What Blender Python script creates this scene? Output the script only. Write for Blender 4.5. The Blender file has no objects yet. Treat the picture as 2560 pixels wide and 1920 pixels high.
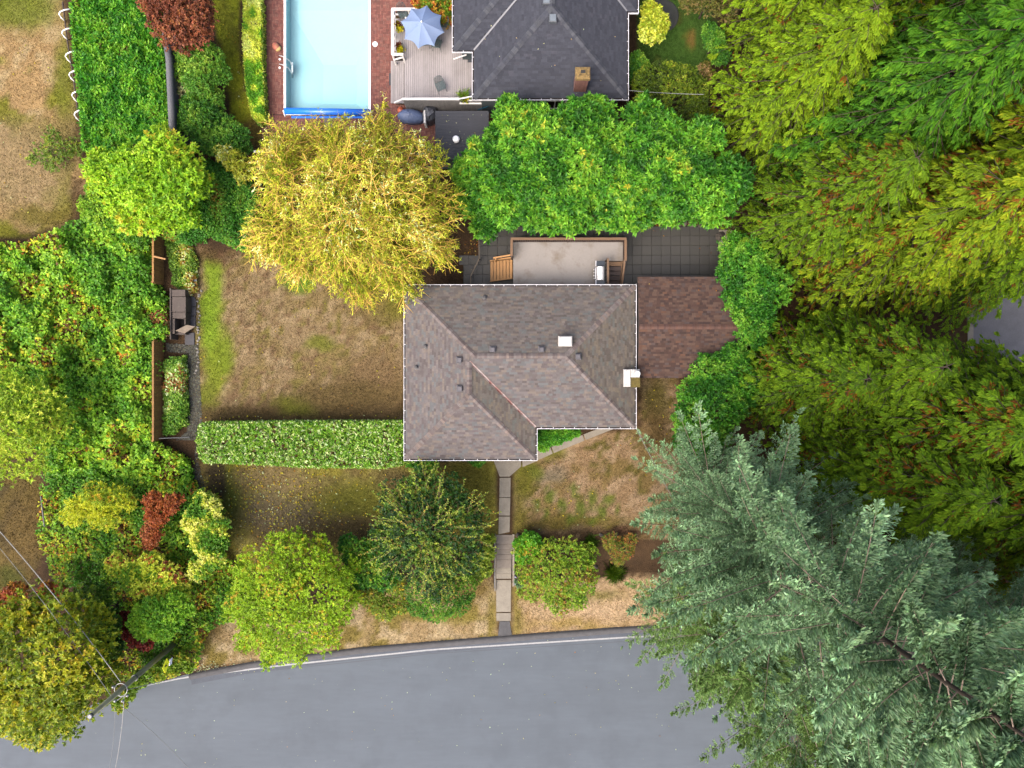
import bpy, math, random
import numpy as np
from mathutils import Matrix, Vector

# ------------------------------------------------------------------ camera, sky, sun, exposure
H = 45.0                      # drone height above the lawn
F = 1280 / 0.72               # photo pixels per unit of tangent
SC = bpy.context.scene
COL = SC.collection
cam_d = bpy.data.cameras.new('camera')
cam_d.sensor_fit = 'HORIZONTAL'
cam_d.angle = 2 * math.atan(0.72)
cam_d.clip_end = 2000
cam = bpy.data.objects.new('camera', cam_d)
cam.location = (0, 0, H)
COL.objects.link(cam)
SC.camera = cam
SUN_EL, SUN_AZ = 52, 222      # degrees; azimuth clockwise from +y (image up)
world = bpy.data.worlds.new('World')
SC.world = world
world.use_nodes = True
wn = world.node_tree
sky = wn.nodes.new('ShaderNodeTexSky')
sky.sky_type = 'NISHITA'
sky.sun_disc = False
sky.sun_elevation = math.radians(SUN_EL)
sky.sun_rotation = math.radians(SUN_AZ)
sky.air_density = 0.65
sky.dust_density = 6.0
sky.ozone_density = 0.3
bg = wn.nodes['Background']
bg.inputs['Strength'].default_value = 0.15
wn.links.new(sky.outputs[0], bg.inputs['Color'])
sun_d = bpy.data.lights.new('sun', 'SUN')
sun_d.energy = 0.9
sun_d.angle = math.radians(75)
sun_d.color = (1.0, 0.93, 0.82)
sun = bpy.data.objects.new('sun', sun_d)
_az, _el = math.radians(SUN_AZ), math.radians(SUN_EL)
_sd = Vector((math.sin(_az) * math.cos(_el), math.cos(_az) * math.cos(_el), math.sin(_el)))
sun.rotation_euler = _sd.to_track_quat('Z', 'Y').to_euler()
sun.location = (0, 0, 60)
COL.objects.link(sun)
SC.view_settings.view_transform = 'Standard'
SC.view_settings.look = 'None'
SC.view_settings.gamma = 1
SC.view_settings.use_curve_mapping = False
SC.view_settings.exposure = 2.2
SC.render.engine = 'CYCLES'
SC.cycles.max_bounces = 8
SC.cycles.diffuse_bounces = 7
SC.cycles.transparent_max_bounces = 8
SC.cycles.caustics_reflective = False
SC.cycles.caustics_refractive = False

# ------------------------------------------------------------------ helpers
KEXP = 5.6                   # brightness of a flat surface in the picture / its albedo
def lin(c):
    c = np.asarray(c, float) / 255.0
    return np.where(c <= 0.04045, c / 12.92, ((c + 0.055) / 1.055) ** 2.4)
def A(r, g, b, k=1.0):
    """albedo of a surface that shows as sRGB r,g,b under the photo's light"""
    return tuple(float(x) for x in np.clip(lin((r, g, b)) * k / KEXP, 0.004, 0.9))
def smooth(a, b, x):
    t = np.clip((x - a) / (b - a), 0, 1)
    return t * t * (3 - 2 * t)
def gz(y):
    """the plot steps down to the road"""
    return -1.1 * smooth(-9.6, -12.1, y)
def P(u, v, z=0.0):
    return Vector(((u - 1280) / F * (H - z), (960 - v) / F * (H - z), z))
def PG(u, v, dz=0.0):
    z = 0.0
    for _ in range(4):
        z = float(gz((960 - v) / F * (H - z)))
    return P(u, v, z + dz)
def S(px, z=0.0):
    return px / F * (H - z)

def _hash(ix, iy, seed):
    n = (ix * 374761393 + iy * 668265263 + seed * 1442695041) & 0xFFFFFFFF
    n = ((n ^ (n >> 13)) * 1274126177) & 0xFFFFFFFF
    return ((n ^ (n >> 16)) & 0xFFFF) / 65535.0
def vnoise(x, y, scale, seed=0):
    x = np.asarray(x, float) / scale + 1000; y = np.asarray(y, float) / scale + 1000
    ix = np.floor(x).astype(np.int64); iy = np.floor(y).astype(np.int64)
    fx = x - ix; fy = y - iy
    fx = fx * fx * (3 - 2 * fx); fy = fy * fy * (3 - 2 * fy)
    a = _hash(ix, iy, seed); b = _hash(ix + 1, iy, seed); c = _hash(ix, iy + 1, seed); d = _hash(ix + 1, iy + 1, seed)
    return (a * (1 - fx) + b * fx) * (1 - fy) + (c * (1 - fx) + d * fx) * fy
def fbm(x, y, scale, seed=0, o=3):
    t = 0; w = 0
    for i in range(o):
        k = 0.5 ** i
        t = t + k * vnoise(x, y, scale * k, seed + i * 17); w += k
    return t / w

def tag(o, label=None, cat=None, group=None, kind=None):
    if label: o['label'] = label
    if cat: o['category'] = cat
    if group: o['group'] = group
    if kind: o['kind'] = kind
    return o
def thing(name, label, cat, loc=(0, 0, 0), rz=0.0, group=None):
    o = bpy.data.objects.new(name, None)
    o.empty_display_size = 0.2
    COL.objects.link(o)
    o.location = loc
    o.rotation_euler = (0, 0, rz)
    return tag(o, label, cat, group)
def link(name, me, parent=None, world=True):
    """world=True: the mesh is in world coordinates although it has a parent"""
    o = bpy.data.objects.new(name, me)
    COL.objects.link(o)
    if parent is not None:
        o.parent = parent
        if world:
            m = Matrix.Identity(4); q = parent
            while q is not None:
                m = q.matrix_basis @ m if q is parent else q.matrix_basis @ m
                q = q.parent
            o.matrix_basis = m.inverted()
    return o
def copy_tree(o, parent=None):
    c = o.copy(); COL.objects.link(c)
    if parent is not None: c.parent = parent
    for ch in o.children: copy_tree(ch, c)
    return c

class MB:
    """collects plain shapes, then links them as ONE mesh object"""
    def __init__(s): s.v = []; s.f = []; s.c = []
    def add(s, vs, fs, col=None):
        n = len(s.v)
        s.v += [tuple(p) for p in vs]
        s.f += [tuple(i + n for i in f) for f in fs]
        s.c += [col or (1, 1, 1)] * len(vs)
        return s
    def box(s, a, b, col=None, m=None):
        x0, y0, z0 = a; x1, y1, z1 = b
        vs = [Vector(p) for p in ((x0,y0,z0),(x1,y0,z0),(x1,y1,z0),(x0,y1,z0),(x0,y0,z1),(x1,y0,z1),(x1,y1,z1),(x0,y1,z1))]
        if m is not None: vs = [m @ p for p in vs]
        return s.add(vs, [(3,2,1,0),(4,5,6,7),(0,1,5,4),(1,2,6,5),(2,3,7,6),(3,0,4,7)], col)
    def bevbox(s, a, b, w=0.01, col=None, m=None):
        x0, y0, z0 = a; x1, y1, z1 = b
        vs = [(x0,y0,z0),(x1,y0,z0),(x1,y1,z0),(x0,y1,z0),(x0,y0,z1-w),(x1,y0,z1-w),(x1,y1,z1-w),(x0,y1,z1-w),
              (x0+w,y0+w,z1),(x1-w,y0+w,z1),(x1-w,y1-w,z1),(x0+w,y1-w,z1)]
        vs = [Vector(p) for p in vs]
        if m is not None: vs = [m @ p for p in vs]
        fs = [(3,2,1,0),(8,9,10,11)]
        for i in range(4):
            j = (i + 1) % 4
            fs += [(i, j, 4 + j, 4 + i), (4 + i, 4 + j, 8 + j, 8 + i)]
        return s.add(vs, fs, col)
    def prism(s, poly, z0, z1, col=None):
        """poly: list of (x,y) ; z0,z1 numbers or lists"""
        n = len(poly)
        za = z0 if isinstance(z0, (list, tuple)) else [z0] * n
        zb = z1 if isinstance(z1, (list, tuple)) else [z1] * n
        ar = sum(poly[i][0] * poly[(i+1) % n][1] - poly[(i+1) % n][0] * poly[i][1] for i in range(n))
        if ar < 0: poly = poly[::-1]; za = za[::-1]; zb = zb[::-1]
        vs = [(p[0], p[1], za[i]) for i, p in enumerate(poly)] + [(p[0], p[1], zb[i]) for i, p in enumerate(poly)]
        fs = [tuple(range(n - 1, -1, -1)), tuple(range(n, 2 * n))]
        fs += [(i, (i+1) % n, n + (i+1) % n, n + i) for i in range(n)]
        return s.add(vs, fs, col)
    def beam(s, p, q, w, h, col=None, up=(0, 0, 1)):
        """a bar from p to q, w wide, h deep"""
        p = Vector(p); q = Vector(q); d = (q - p).normalized(); u = Vector(up)
        if abs(d.dot(u)) > 0.98: u = Vector((0, 1, 0))
        r = d.cross(u).normalized(); u = r.cross(d)
        vs = [e + r * (a * w / 2) + u * (b * h / 2) for e in (p, q) for a, b in ((-1,-1),(1,-1),(1,1),(-1,1))]
        return s.add(vs, [(0,1,2,3),(7,6,5,4),(4,5,1,0),(5,6,2,1),(6,7,3,2),(7,4,0,3)], col)
    def tube(s, pts, r, n=8, col=None, cap=True):
        pts = [Vector(p) for p in pts]
        k0 = len(s.v); m = len(pts)
        rs = r if isinstance(r, (list, tuple)) else [r] * m
        for i, p in enumerate(pts):
            d = (pts[min(i+1, m-1)] - pts[max(i-1, 0)])
            d = d.normalized() if d.length > 1e-9 else Vector((0, 0, 1))
            u = Vector((0, 0, 1)) if abs(d.z) < 0.9 else Vector((1, 0, 0))
            a = d.cross(u).normalized(); b = d.cross(a)
            for k in range(n):
                t = 2 * math.pi * k / n
                s.v.append(tuple(p + (a * math.cos(t) + b * math.sin(t)) * rs[i])); s.c.append(col or (1, 1, 1))
        for i in range(m - 1):
            for k in range(n):
                k2 = (k + 1) % n
                s.f.append((k0 + i*n + k, k0 + i*n + k2, k0 + (i+1)*n + k2, k0 + (i+1)*n + k))
        if cap:
            s.f.append(tuple(k0 + k for k in range(n - 1, -1, -1)))
            s.f.append(tuple(k0 + (m-1)*n + k for k in range(n)))
        return s
    def lathe(s, prof, c=(0, 0, 0), n=16, col=None, m=None, sx=1.0, sy=1.0):
        k0 = len(s.v)
        for r, z in prof:
            for k in range(n):
                t = 2 * math.pi * k / n
                p = Vector((c[0] + r * sx * math.cos(t), c[1] + r * sy * math.sin(t), c[2] + z))
                if m is not None: p = m @ p
                s.v.append(tuple(p)); s.c.append(col or (1, 1, 1))
        for i in range(len(prof) - 1):
            for k in range(n):
                k2 = (k + 1) % n
                s.f.append((k0 + i*n + k, k0 + i*n + k2, k0 + (i+1)*n + k2, k0 + (i+1)*n + k))
        s.f.append(tuple(k0 + k for k in range(n - 1, -1, -1)))
        s.f.append(tuple(k0 + (len(prof)-1)*n + k for k in range(n)))
        return s
    def mesh(s, name, mat, smooth_=False, cols=False):
        me = bpy.data.meshes.new(name)
        me.from_pydata(s.v, [], s.f)
        if mat: me.materials.append(mat)
        if cols:
            at = me.color_attributes.new('Col', 'FLOAT_COLOR', 'POINT')
            a = np.ones((len(s.v), 4), np.float32); a[:, :3] = np.array(s.c, np.float32)
            at.data.foreach_set('color', a.ravel())
        if smooth_:
            me.polygons.foreach_set('use_smooth', [True] * len(me.polygons))
        me.update()
        return me
    def build(s, name, mat, parent=None, smooth_=False, cols=False, world=True):
        return link(name, s.mesh(name, mat, smooth_, cols), parent, world)

# ------------------------------------------------------------------ materials
def mat(name, color=(0.5, 0.5, 0.5), rough=0.7, var=0.12, scale=6.0, bump=0.0, bscale=40.0, metal=0.0, spec=0.5,
        attr=False, tint=None, stain=None, rnd=None, stretch=None, coat=0.0):
    m = bpy.data.materials.new(name); m.use_nodes = True
    nt = m.node_tree; N = nt.nodes; L = nt.links
    b = N['Principled BSDF']
    b.inputs['Roughness'].default_value = rough
    b.inputs['Metallic'].default_value = metal
    b.inputs['Specular IOR Level'].default_value = spec
    if coat: b.inputs['Coat Weight'].default_value = coat
    tc = N.new('ShaderNodeTexCoord')
    vec = tc.outputs['Object']
    if stretch:
        mp = N.new('ShaderNodeMapping'); mp.inputs['Scale'].default_value = stretch
        L.new(vec, mp.inputs['Vector']); vec = mp.outputs['Vector']
    if attr:
        at = N.new('ShaderNodeAttribute'); at.attribute_name = 'Col'; src = at.outputs['Color']
    else:
        rgb = N.new('ShaderNodeRGB'); rgb.outputs[0].default_value = (*color, 1); src = rgb.outputs[0]
    def mul(src, fac_socket, lo, hi):
        mr = N.new('ShaderNodeMapRange'); mr.inputs['From Min'].default_value = 0.3; mr.inputs['From Max'].default_value = 0.7
        mr.inputs['To Min'].default_value = lo; mr.inputs['To Max'].default_value = hi
        L.new(fac_socket, mr.inputs['Value'])
        vm = N.new('ShaderNodeVectorMath'); vm.operation = 'SCALE'
        L.new(src, vm.inputs[0]); L.new(mr.outputs[0], vm.inputs['Scale'])
        return vm.outputs[0]
    if rnd:                                   # each object of its own tone
        oi = N.new('ShaderNodeObjectInfo')
        vm = N.new('ShaderNodeMapRange'); vm.inputs['To Min'].default_value = 1 - rnd; vm.inputs['To Max'].default_value = 1 + rnd
        L.new(oi.outputs['Random'], vm.inputs['Value'])
        sc = N.new('ShaderNodeVectorMath'); sc.operation = 'SCALE'
        L.new(src, sc.inputs[0]); L.new(vm.outputs[0], sc.inputs['Scale']); src = sc.outputs[0]
    if var:
        for k, (f, w) in enumerate(((1.0, var), (7.0, var * 0.8))):
            n = N.new('ShaderNodeTexNoise'); n.inputs['Scale'].default_value = scale * f; n.inputs['Detail'].default_value = 4
            L.new(vec, n.inputs['Vector'])
            src = mul(src, n.outputs['Fac'], 1 - w, 1 + w)
    if tint:                                  # second colour in patches: (rgb, scale, lo, hi, amount)
        c, s_, lo, hi, amt = tint
        n = N.new('ShaderNodeTexNoise'); n.inputs['Scale'].default_value = s_; n.inputs['Detail'].default_value = 6
        n.inputs['Roughness'].default_value = 0.65
        L.new(tc.outputs['Object'], n.inputs['Vector'])
        mr = N.new('ShaderNodeMapRange'); mr.inputs['From Min'].default_value = lo; mr.inputs['From Max'].default_value = hi
        mr.inputs['To Max'].default_value = amt
        L.new(n.outputs['Fac'], mr.inputs['Value'])
        mx = N.new('ShaderNodeMix'); mx.data_type = 'RGBA'
        L.new(mr.outputs[0], mx.inputs['Factor']); L.new(src, mx.inputs['A']); mx.inputs['B'].default_value = (*c, 1)
        src = mx.outputs['Result']
    L.new(src, b.inputs['Base Color'])
    if bump:
        n = N.new('ShaderNodeTexNoise'); n.inputs['Scale'].default_value = bscale; n.inputs['Detail'].default_value = 5
        L.new(vec, n.inputs['Vector'])
        bp = N.new('ShaderNodeBump'); bp.inputs['Strength'].default_value = 1.0; bp.inputs['Distance'].default_value = bump
        L.new(n.outputs['Fac'], bp.inputs['Height']); L.new(bp.outputs[0], b.inputs['Normal'])
    return m
def leaf_mat(name, trans=0.3, rough=0.5, spec=0.35, vary=0.0):
    m = bpy.data.materials.new(name); m.use_nodes = True
    nt = m.node_tree; N = nt.nodes; L = nt.links
    b = N['Principled BSDF']
    b.inputs['Roughness'].default_value = rough; b.inputs['Specular IOR Level'].default_value = spec
    at = N.new('ShaderNodeAttribute'); at.attribute_name = 'Col'
    oi = N.new('ShaderNodeObjectInfo'); mr = N.new('ShaderNodeMapRange'); mr.inputs['To Min'].default_value = 1 - vary; mr.inputs['To Max'].default_value = 1 + vary
    L.new(oi.outputs['Random'], mr.inputs['Value'])
    sc = N.new('ShaderNodeVectorMath'); sc.operation = 'SCALE'; L.new(at.outputs['Color'], sc.inputs[0]); L.new(mr.outputs[0], sc.inputs['Scale'])
    L.new(sc.outputs[0], b.inputs['Base Color'])
    vm = N.new('ShaderNodeVectorMath'); vm.operation = 'MULTIPLY'; vm.inputs[1].default_value = (1.12, 1.15, .6)   # light through a leaf is yellower
    L.new(sc.outputs[0], vm.inputs[0])
    t = N.new('ShaderNodeBsdfTranslucent'); L.new(vm.outputs[0], t.inputs['Color'])
    mx = N.new('ShaderNodeMixShader'); mx.inputs[0].default_value = trans
    L.new(b.outputs[0], mx.inputs[1]); L.new(t.outputs[0], mx.inputs[2])
    L.new(mx.outputs[0], N['Material Output'].inputs['Surface'])
    return m
M = {}
M['leaf'] = leaf_mat('leaf', 0.40, 0.5, 0.2)
M['leaf_matt'] = leaf_mat('matt leaf', 0.40, 0.75, 0.2)
M['needle'] = leaf_mat('needle', 0.28, 0.7, 0.08, 0.12)
M['bark'] = mat('bark', A(105, 85, 65), 0.9, 0.3, 5, 0.02, 20)
M['willow_bark'] = mat('yellow twig bark', A(228, 184, 70, 2.2), 0.6, 0.15, 4)
M['twig'] = mat('pale twig', A(190, 168, 148, 1.7), 0.8, 0.2, 8)
M['green_twig'] = mat('olive twig', A(165, 150, 85), 0.8, 0.2, 8)

# ------------------------------------------------------------------ leaves in numpy
def norm(a): return a / np.maximum(np.linalg.norm(a, axis=-1, keepdims=True), 1e-9)
def leaf_mesh(name, base, d, up, Ln, W, col, fold=0.12, droop=0.0, material=None, parent=None, wide=0.45):
    """one folded diamond (two triangles) per leaf"""
    n = len(base)
    d = norm(d); side = norm(np.cross(d, up)); nr = np.cross(side, d)
    Ln = np.broadcast_to(np.asarray(Ln, float), (n,))[:, None]; W = np.broadcast_to(np.asarray(W, float), (n,))[:, None]
    tip = base + d * Ln; tip[:, 2:3] -= droop * Ln
    mid = base + d * Ln * wide + nr * (fold * W)
    v = np.empty((n, 4, 3), np.float32)
    v[:, 0] = base; v[:, 1] = mid + side * W / 2; v[:, 2] = tip; v[:, 3] = mid - side * W / 2
    off = np.array(parent.location, np.float32) if parent is not None else 0
    v -= off
    idx = (np.arange(n, dtype=np.int32) * 4)[:, None] + np.array([0, 1, 2, 0, 2, 3], np.int32)
    me = bpy.data.meshes.new(name)
    me.vertices.add(n * 4); me.vertices.foreach_set('co', v.ravel())
    me.loops.add(n * 6); me.loops.foreach_set('vertex_index', idx.ravel())
    me.polygons.add(n * 2); me.polygons.foreach_set('loop_start', np.arange(0, n * 6, 3, dtype=np.int32))
    me.polygons.foreach_set('loop_total', np.full(n * 2, 3, np.int32))
    at = me.color_attributes.new('Col', 'FLOAT_COLOR', 'POINT')
    c = np.ones((n, 4, 4), np.float32); c[:, :, :3] = np.clip(col, 0.003, 0.9)[:, None, :]
    at.data.foreach_set('color', c.ravel())
    me.materials.append(material or M['leaf'])
    me.update(); me.validate()
    o = bpy.data.objects.new(name, me); COL.objects.link(o)
    if parent is not None: o.parent = parent
    return o
LEAFK = 3.1                  # leaves are partly self-shaded, so their own colour is a little brighter than it looks
LEAF_TINT = np.array([1.0, 1.0, 0.68])
def pal_pick(pal, val, rng, jit=0.16, k=LEAFK, tint=LEAF_TINT):
    """pal: [((r,g,b) as seen, weight)], val in 0..1 chooses along it"""
    cs = np.array([A(*c, k=k) for c, w in pal]) * tint
    cs[:, 0] *= 1.65 - .80 * smooth(.10, .80, cs[:, 0] / cs[:, 1])       # greens a little warmer, yellows a little greener
    w = np.array([w for c, w in pal], float); cw = np.cumsum(w) / w.sum()
    i = np.minimum(np.searchsorted(cw, np.clip(val, 0, 0.9999)), len(pal) - 1)
    col = cs[i]
    n = len(col)
    col = col * (1 + rng.normal(0, jit, (n, 1)))
    col = col * (1 + rng.normal(0, jit * 0.4, (n, 3)))
    return np.clip(col, 0.004, 0.85)
def rank_noise(x, y, scale, seed, rng, mix=0.6):
    n = fbm(x, y, scale, seed)
    n = (np.argsort(np.argsort(n)) + 0.5) / len(n)
    v = mix * n + (1 - mix) * rng.random(len(n))
    return (np.argsort(np.argsort(v)) + 0.5) / len(v)
def lumps3(lumps):
    """(u, v, r_px, z[, squash]) -> centres, radii"""
    c = []; r = []
    for l in lumps:
        sq = l[4] if len(l) > 4 else 0.75
        p = P(l[0], l[1], l[3]); rr = S(l[2], l[3])
        c.append(p); r.append((rr, rr, rr * sq))
    return np.array(c, float), np.array(r, float)
def crown_points(lumps, n, rng, depth=0.3, low=-0.35, rough=0.18):
    c, r = lumps3(lumps)
    w = r[:, 0] * r[:, 1]; w /= w.sum()
    li = rng.choice(len(c), n, p=w)
    d = rng.normal(size=(n, 3)); d[:, 2] = np.abs(d[:, 2]) * np.where(rng.random(n) < 0.82, 1, -1); d = norm(d)
    d[:, 2] = np.maximum(d[:, 2], low); d = norm(d)
    # lumpy surface
    k = 1 + rough * (vnoise(d[:, 0] * 2 + li * 7.3, d[:, 1] * 2 + d[:, 2] * 1.7, 0.5, 3) - 0.5) * 2
    dep = 1 - depth * rng.random(n) ** 1.6
    p = c[li] + d * r[li] * (k * dep)[:, None]
    keep = np.ones(n, bool)
    for j in range(len(c)):
        q = np.linalg.norm((p - c[j]) / r[j], axis=1)
        keep &= ~((q < 0.66) & (li != j))
    keep &= p[:, 2] > gz(p[:, 1]) + 0.05
    return p[keep], d[keep], li[keep]
def rosettes(p, d, k, Ln, rng, spread=0.9, up_bias=0.35, stem=0.12):
    """k leaves round each shoot"""
    n = len(p)
    sd = norm(d + np.array([0, 0, up_bias]) + rng.normal(0, 0.35, (n, 3)))
    rd = norm(rng.normal(size=(n, k, 3)))
    ld = norm(sd[:, None, :] * (1 - spread * 0.5) + rd * spread)
    b = p[:, None, :] - sd[:, None, :] * (rng.random((n, k, 1)) * stem)
    upv = norm(sd[:, None, :] * .7 + np.array([0, 0, 1.1]) + 0.25 * rng.normal(size=(n, k, 3)))
    return b.reshape(-1, 3), ld.reshape(-1, 3), upv.reshape(-1, 3)
def limbs(parent, base, lumps, rt, rng, material, name='branches', trunk=True, top=None):
    c, r = lumps3(lumps)
    base = Vector(base)
    top = Vector(top) if top else Vector((base.x, base.y, base.z + 0.55 * (float(c[:, 2].max()) - base.z)))
    if trunk:
        t = MB(); m_ = (base + top) / 2 + Vector((rng.normal(0, 0.08), rng.normal(0, 0.08), 0))
        t.tube([base - Vector((0, 0, 0.1)), base + (m_ - base) * 0.3, m_, top], [rt * 1.35, rt, rt * 0.85, rt * 0.65], 9)
        t.build('trunk', material, parent, True)
    b = MB()
    st = base + (top - base) * 0.6
    for i in range(len(c)):
        e = Vector(c[i]); mid = st + (e - st) * 0.5 + Vector((rng.normal(0, .15), rng.normal(0, .15), 0.15))
        b.tube([st, mid, e], [rt * 0.5, rt * 0.33, rt * 0.14], 6)
        for q in range(5):
            dd = Vector(norm(rng.normal(size=3) + np.array([0, 0, 0.4])))
            f_ = e + Vector((dd.x * r[i][0], dd.y * r[i][1], dd.z * r[i][2])) * 0.85
            s_ = mid + (e - mid) * rng.random()
            b.tube([s_, (s_ + f_) / 2 + Vector(rng.normal(0, .06, 3)), f_], [rt * 0.16, rt * 0.1, rt * 0.05], 4)
    b.build(name, material, parent, True)
def plant(name, label, cat, lumps, n, k, Ln, W, pal, seed, base=None, rt=0.06, spread=0.9, group=None, depth=0.3, low=-0.35,
          up_bias=0.35, rough=0.18, nscale=1.0, mixn=0.55, droop=0.08, material=None, bark=None, inner=0.35, jit=0.16, trunk=True, stem=0.12, fold=0.12, wide=0.45, bright=1.0):
    """a shrub or broad-leaved tree: trunk, branches, crown"""
    rng = np.random.default_rng(seed)
    if base is None:
        u = float(np.mean([l[0] for l in lumps])); v = float(np.mean([l[1] for l in lumps]))
        zc = float(np.mean([l[3] for l in lumps])); q = P(u, v, zc); base = Vector((q.x, q.y, float(gz(q.y))))
    else:
        base = PG(*base)
    n = int(n * .70); Ln *= 1.10; W *= 1.12; inner *= .8
    t = thing(name, label, cat, base, 0, group)
    limbs(t, base, lumps, rt, rng, bark or M['bark'], trunk=trunk)
    p, d, li = crown_points(lumps, n, rng, depth, low, rough)
    b, ld, up = rosettes(p, d, k, Ln, rng, spread, up_bias, stem)
    val = np.repeat(rank_noise(p[:, 0] + p[:, 2], p[:, 1] - p[:, 2] * .5, nscale, seed, rng, mixn), k)
    col = pal_pick(pal, val, rng, jit)
    L_ = Ln * rng.uniform(0.65, 1.2, len(b)); W_ = W * rng.uniform(0.7, 1.2, len(b))
    if inner:                                  # larger old leaves inside the crown
        m = int(n * inner)
        p2, d2, l2 = crown_points(lumps, m, rng, 0.15, -0.5, rough)
        c, r = lumps3(lumps)
        p2 = c[l2] + (p2 - c[l2]) * rng.uniform(0.45, 0.8, (len(p2), 1))
        b2, ld2, up2 = rosettes(p2, d2, 3, Ln, rng, 1.1, 0.2, 0.2)
        v2 = rng.random(len(b2))
        b = np.concatenate([b, b2]); ld = np.concatenate([ld, ld2]); up = np.concatenate([up, up2])
        col = np.concatenate([col, pal_pick(pal, v2, rng, jit)])
        L_ = np.concatenate([L_, Ln * 1.5 * rng.uniform(0.8, 1.2, len(b2))]); W_ = np.concatenate([W_, W * 1.7 * rng.uniform(0.8, 1.2, len(b2))])
    col = col * bright
    leaf_mesh('crown', b, ld, up, L_, W_, col, fold, droop, material or M['leaf'], t, wide)
    return t
def in_poly(u, v, poly):
    u = np.asarray(u); v = np.asarray(v); r = np.zeros(u.shape, bool)
    n = len(poly)
    for i in range(n):
        x1, y1 = poly[i]; x2, y2 = poly[(i + 1) % n]
        if y1 == y2: continue
        c = ((y1 > v) != (y2 > v)) & (u < (x2 - x1) * (v - y1) / (y2 - y1) + x1)
        r ^= c
    return r
def edge_dist(u, v, poly):
    u = np.asarray(u, float); v = np.asarray(v, float); d = np.full(u.shape, 1e9)
    n = len(poly)
    for i in range(n):
        x1, y1 = poly[i]; x2, y2 = poly[(i + 1) % n]
        dx, dy = x2 - x1, y2 - y1; q = dx * dx + dy * dy + 1e-9
        t = np.clip(((u - x1) * dx + (v - y1) * dy) / q, 0, 1)
        d = np.minimum(d, np.hypot(u - x1 - t * dx, v - y1 - t * dy))
    return d
def poly_points(poly, n, rng):
    xs = [p[0] for p in poly]; ys = [p[1] for p in poly]
    u = rng.uniform(min(xs), max(xs), n * 3); v = rng.uniform(min(ys), max(ys), n * 3)
    k = in_poly(u, v, poly)
    return u[k][:n], v[k][:n]
def cover(name, poly, n, k, Ln, W, pal, seed, z0=0.4, amp=1.0, nscale_px=70, tilt=0.5, depth=0.5, rag=14, material=None, parent=None,
          mixn=0.6, palscale=60, shoot=None, edge=25, jit=0.16, stem=0.05, droop=0.05, gapcut=0.0, wide=0.45, bright=1.25):
    """leaves over an area with an uneven top: ivy, brambles, hedge tops. poly in photo pixels"""
    rng = np.random.default_rng(seed)
    u, v = poly_points(poly, n, rng)
    ed = edge_dist(u, v, poly)
    kp = ed > rag * fbm(u, v, 18, seed + 5)
    if gapcut: kp &= fbm(u, v, 55, seed + 9) > gapcut
    u, v, ed = u[kp], v[kp], ed[kp]
    h = z0 * (0.35 + 0.65 * smooth(0, edge, ed)) + amp * (fbm(u, v, nscale_px, seed, 4) - 0.35)
    h = np.maximum(h, 0.06)
    zz = np.maximum(h - depth * rng.random(len(u)) ** 1.7, 0.03)
    x = (u - 1280) / F * (H - h); y = (960 - v) / F * (H - h)
    p = np.stack([x, y, zz + gz(y)], 1)
    if shoot is None: d = norm(rng.normal(0, tilt, (len(p), 3)) + np.array([0, 0, 1.0]))
    else: d = norm(rng.normal(0, tilt, (len(p), 3)) + np.array(shoot))
    b, ld, up = rosettes(p, d, k, Ln, rng, 1.15, 0.2, stem)
    val = np.repeat(rank_noise(u, v, palscale, seed + 2, rng, mixn), k)
    col = pal_pick(pal, val, rng, jit)
    col = col * bright
    return leaf_mesh(name, b, ld, up, Ln * rng.uniform(0.65, 1.25, len(b)), W * rng.uniform(0.7, 1.2, len(b)), col, 0.1, droop, material or M['leaf'], parent, wide)

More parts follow.
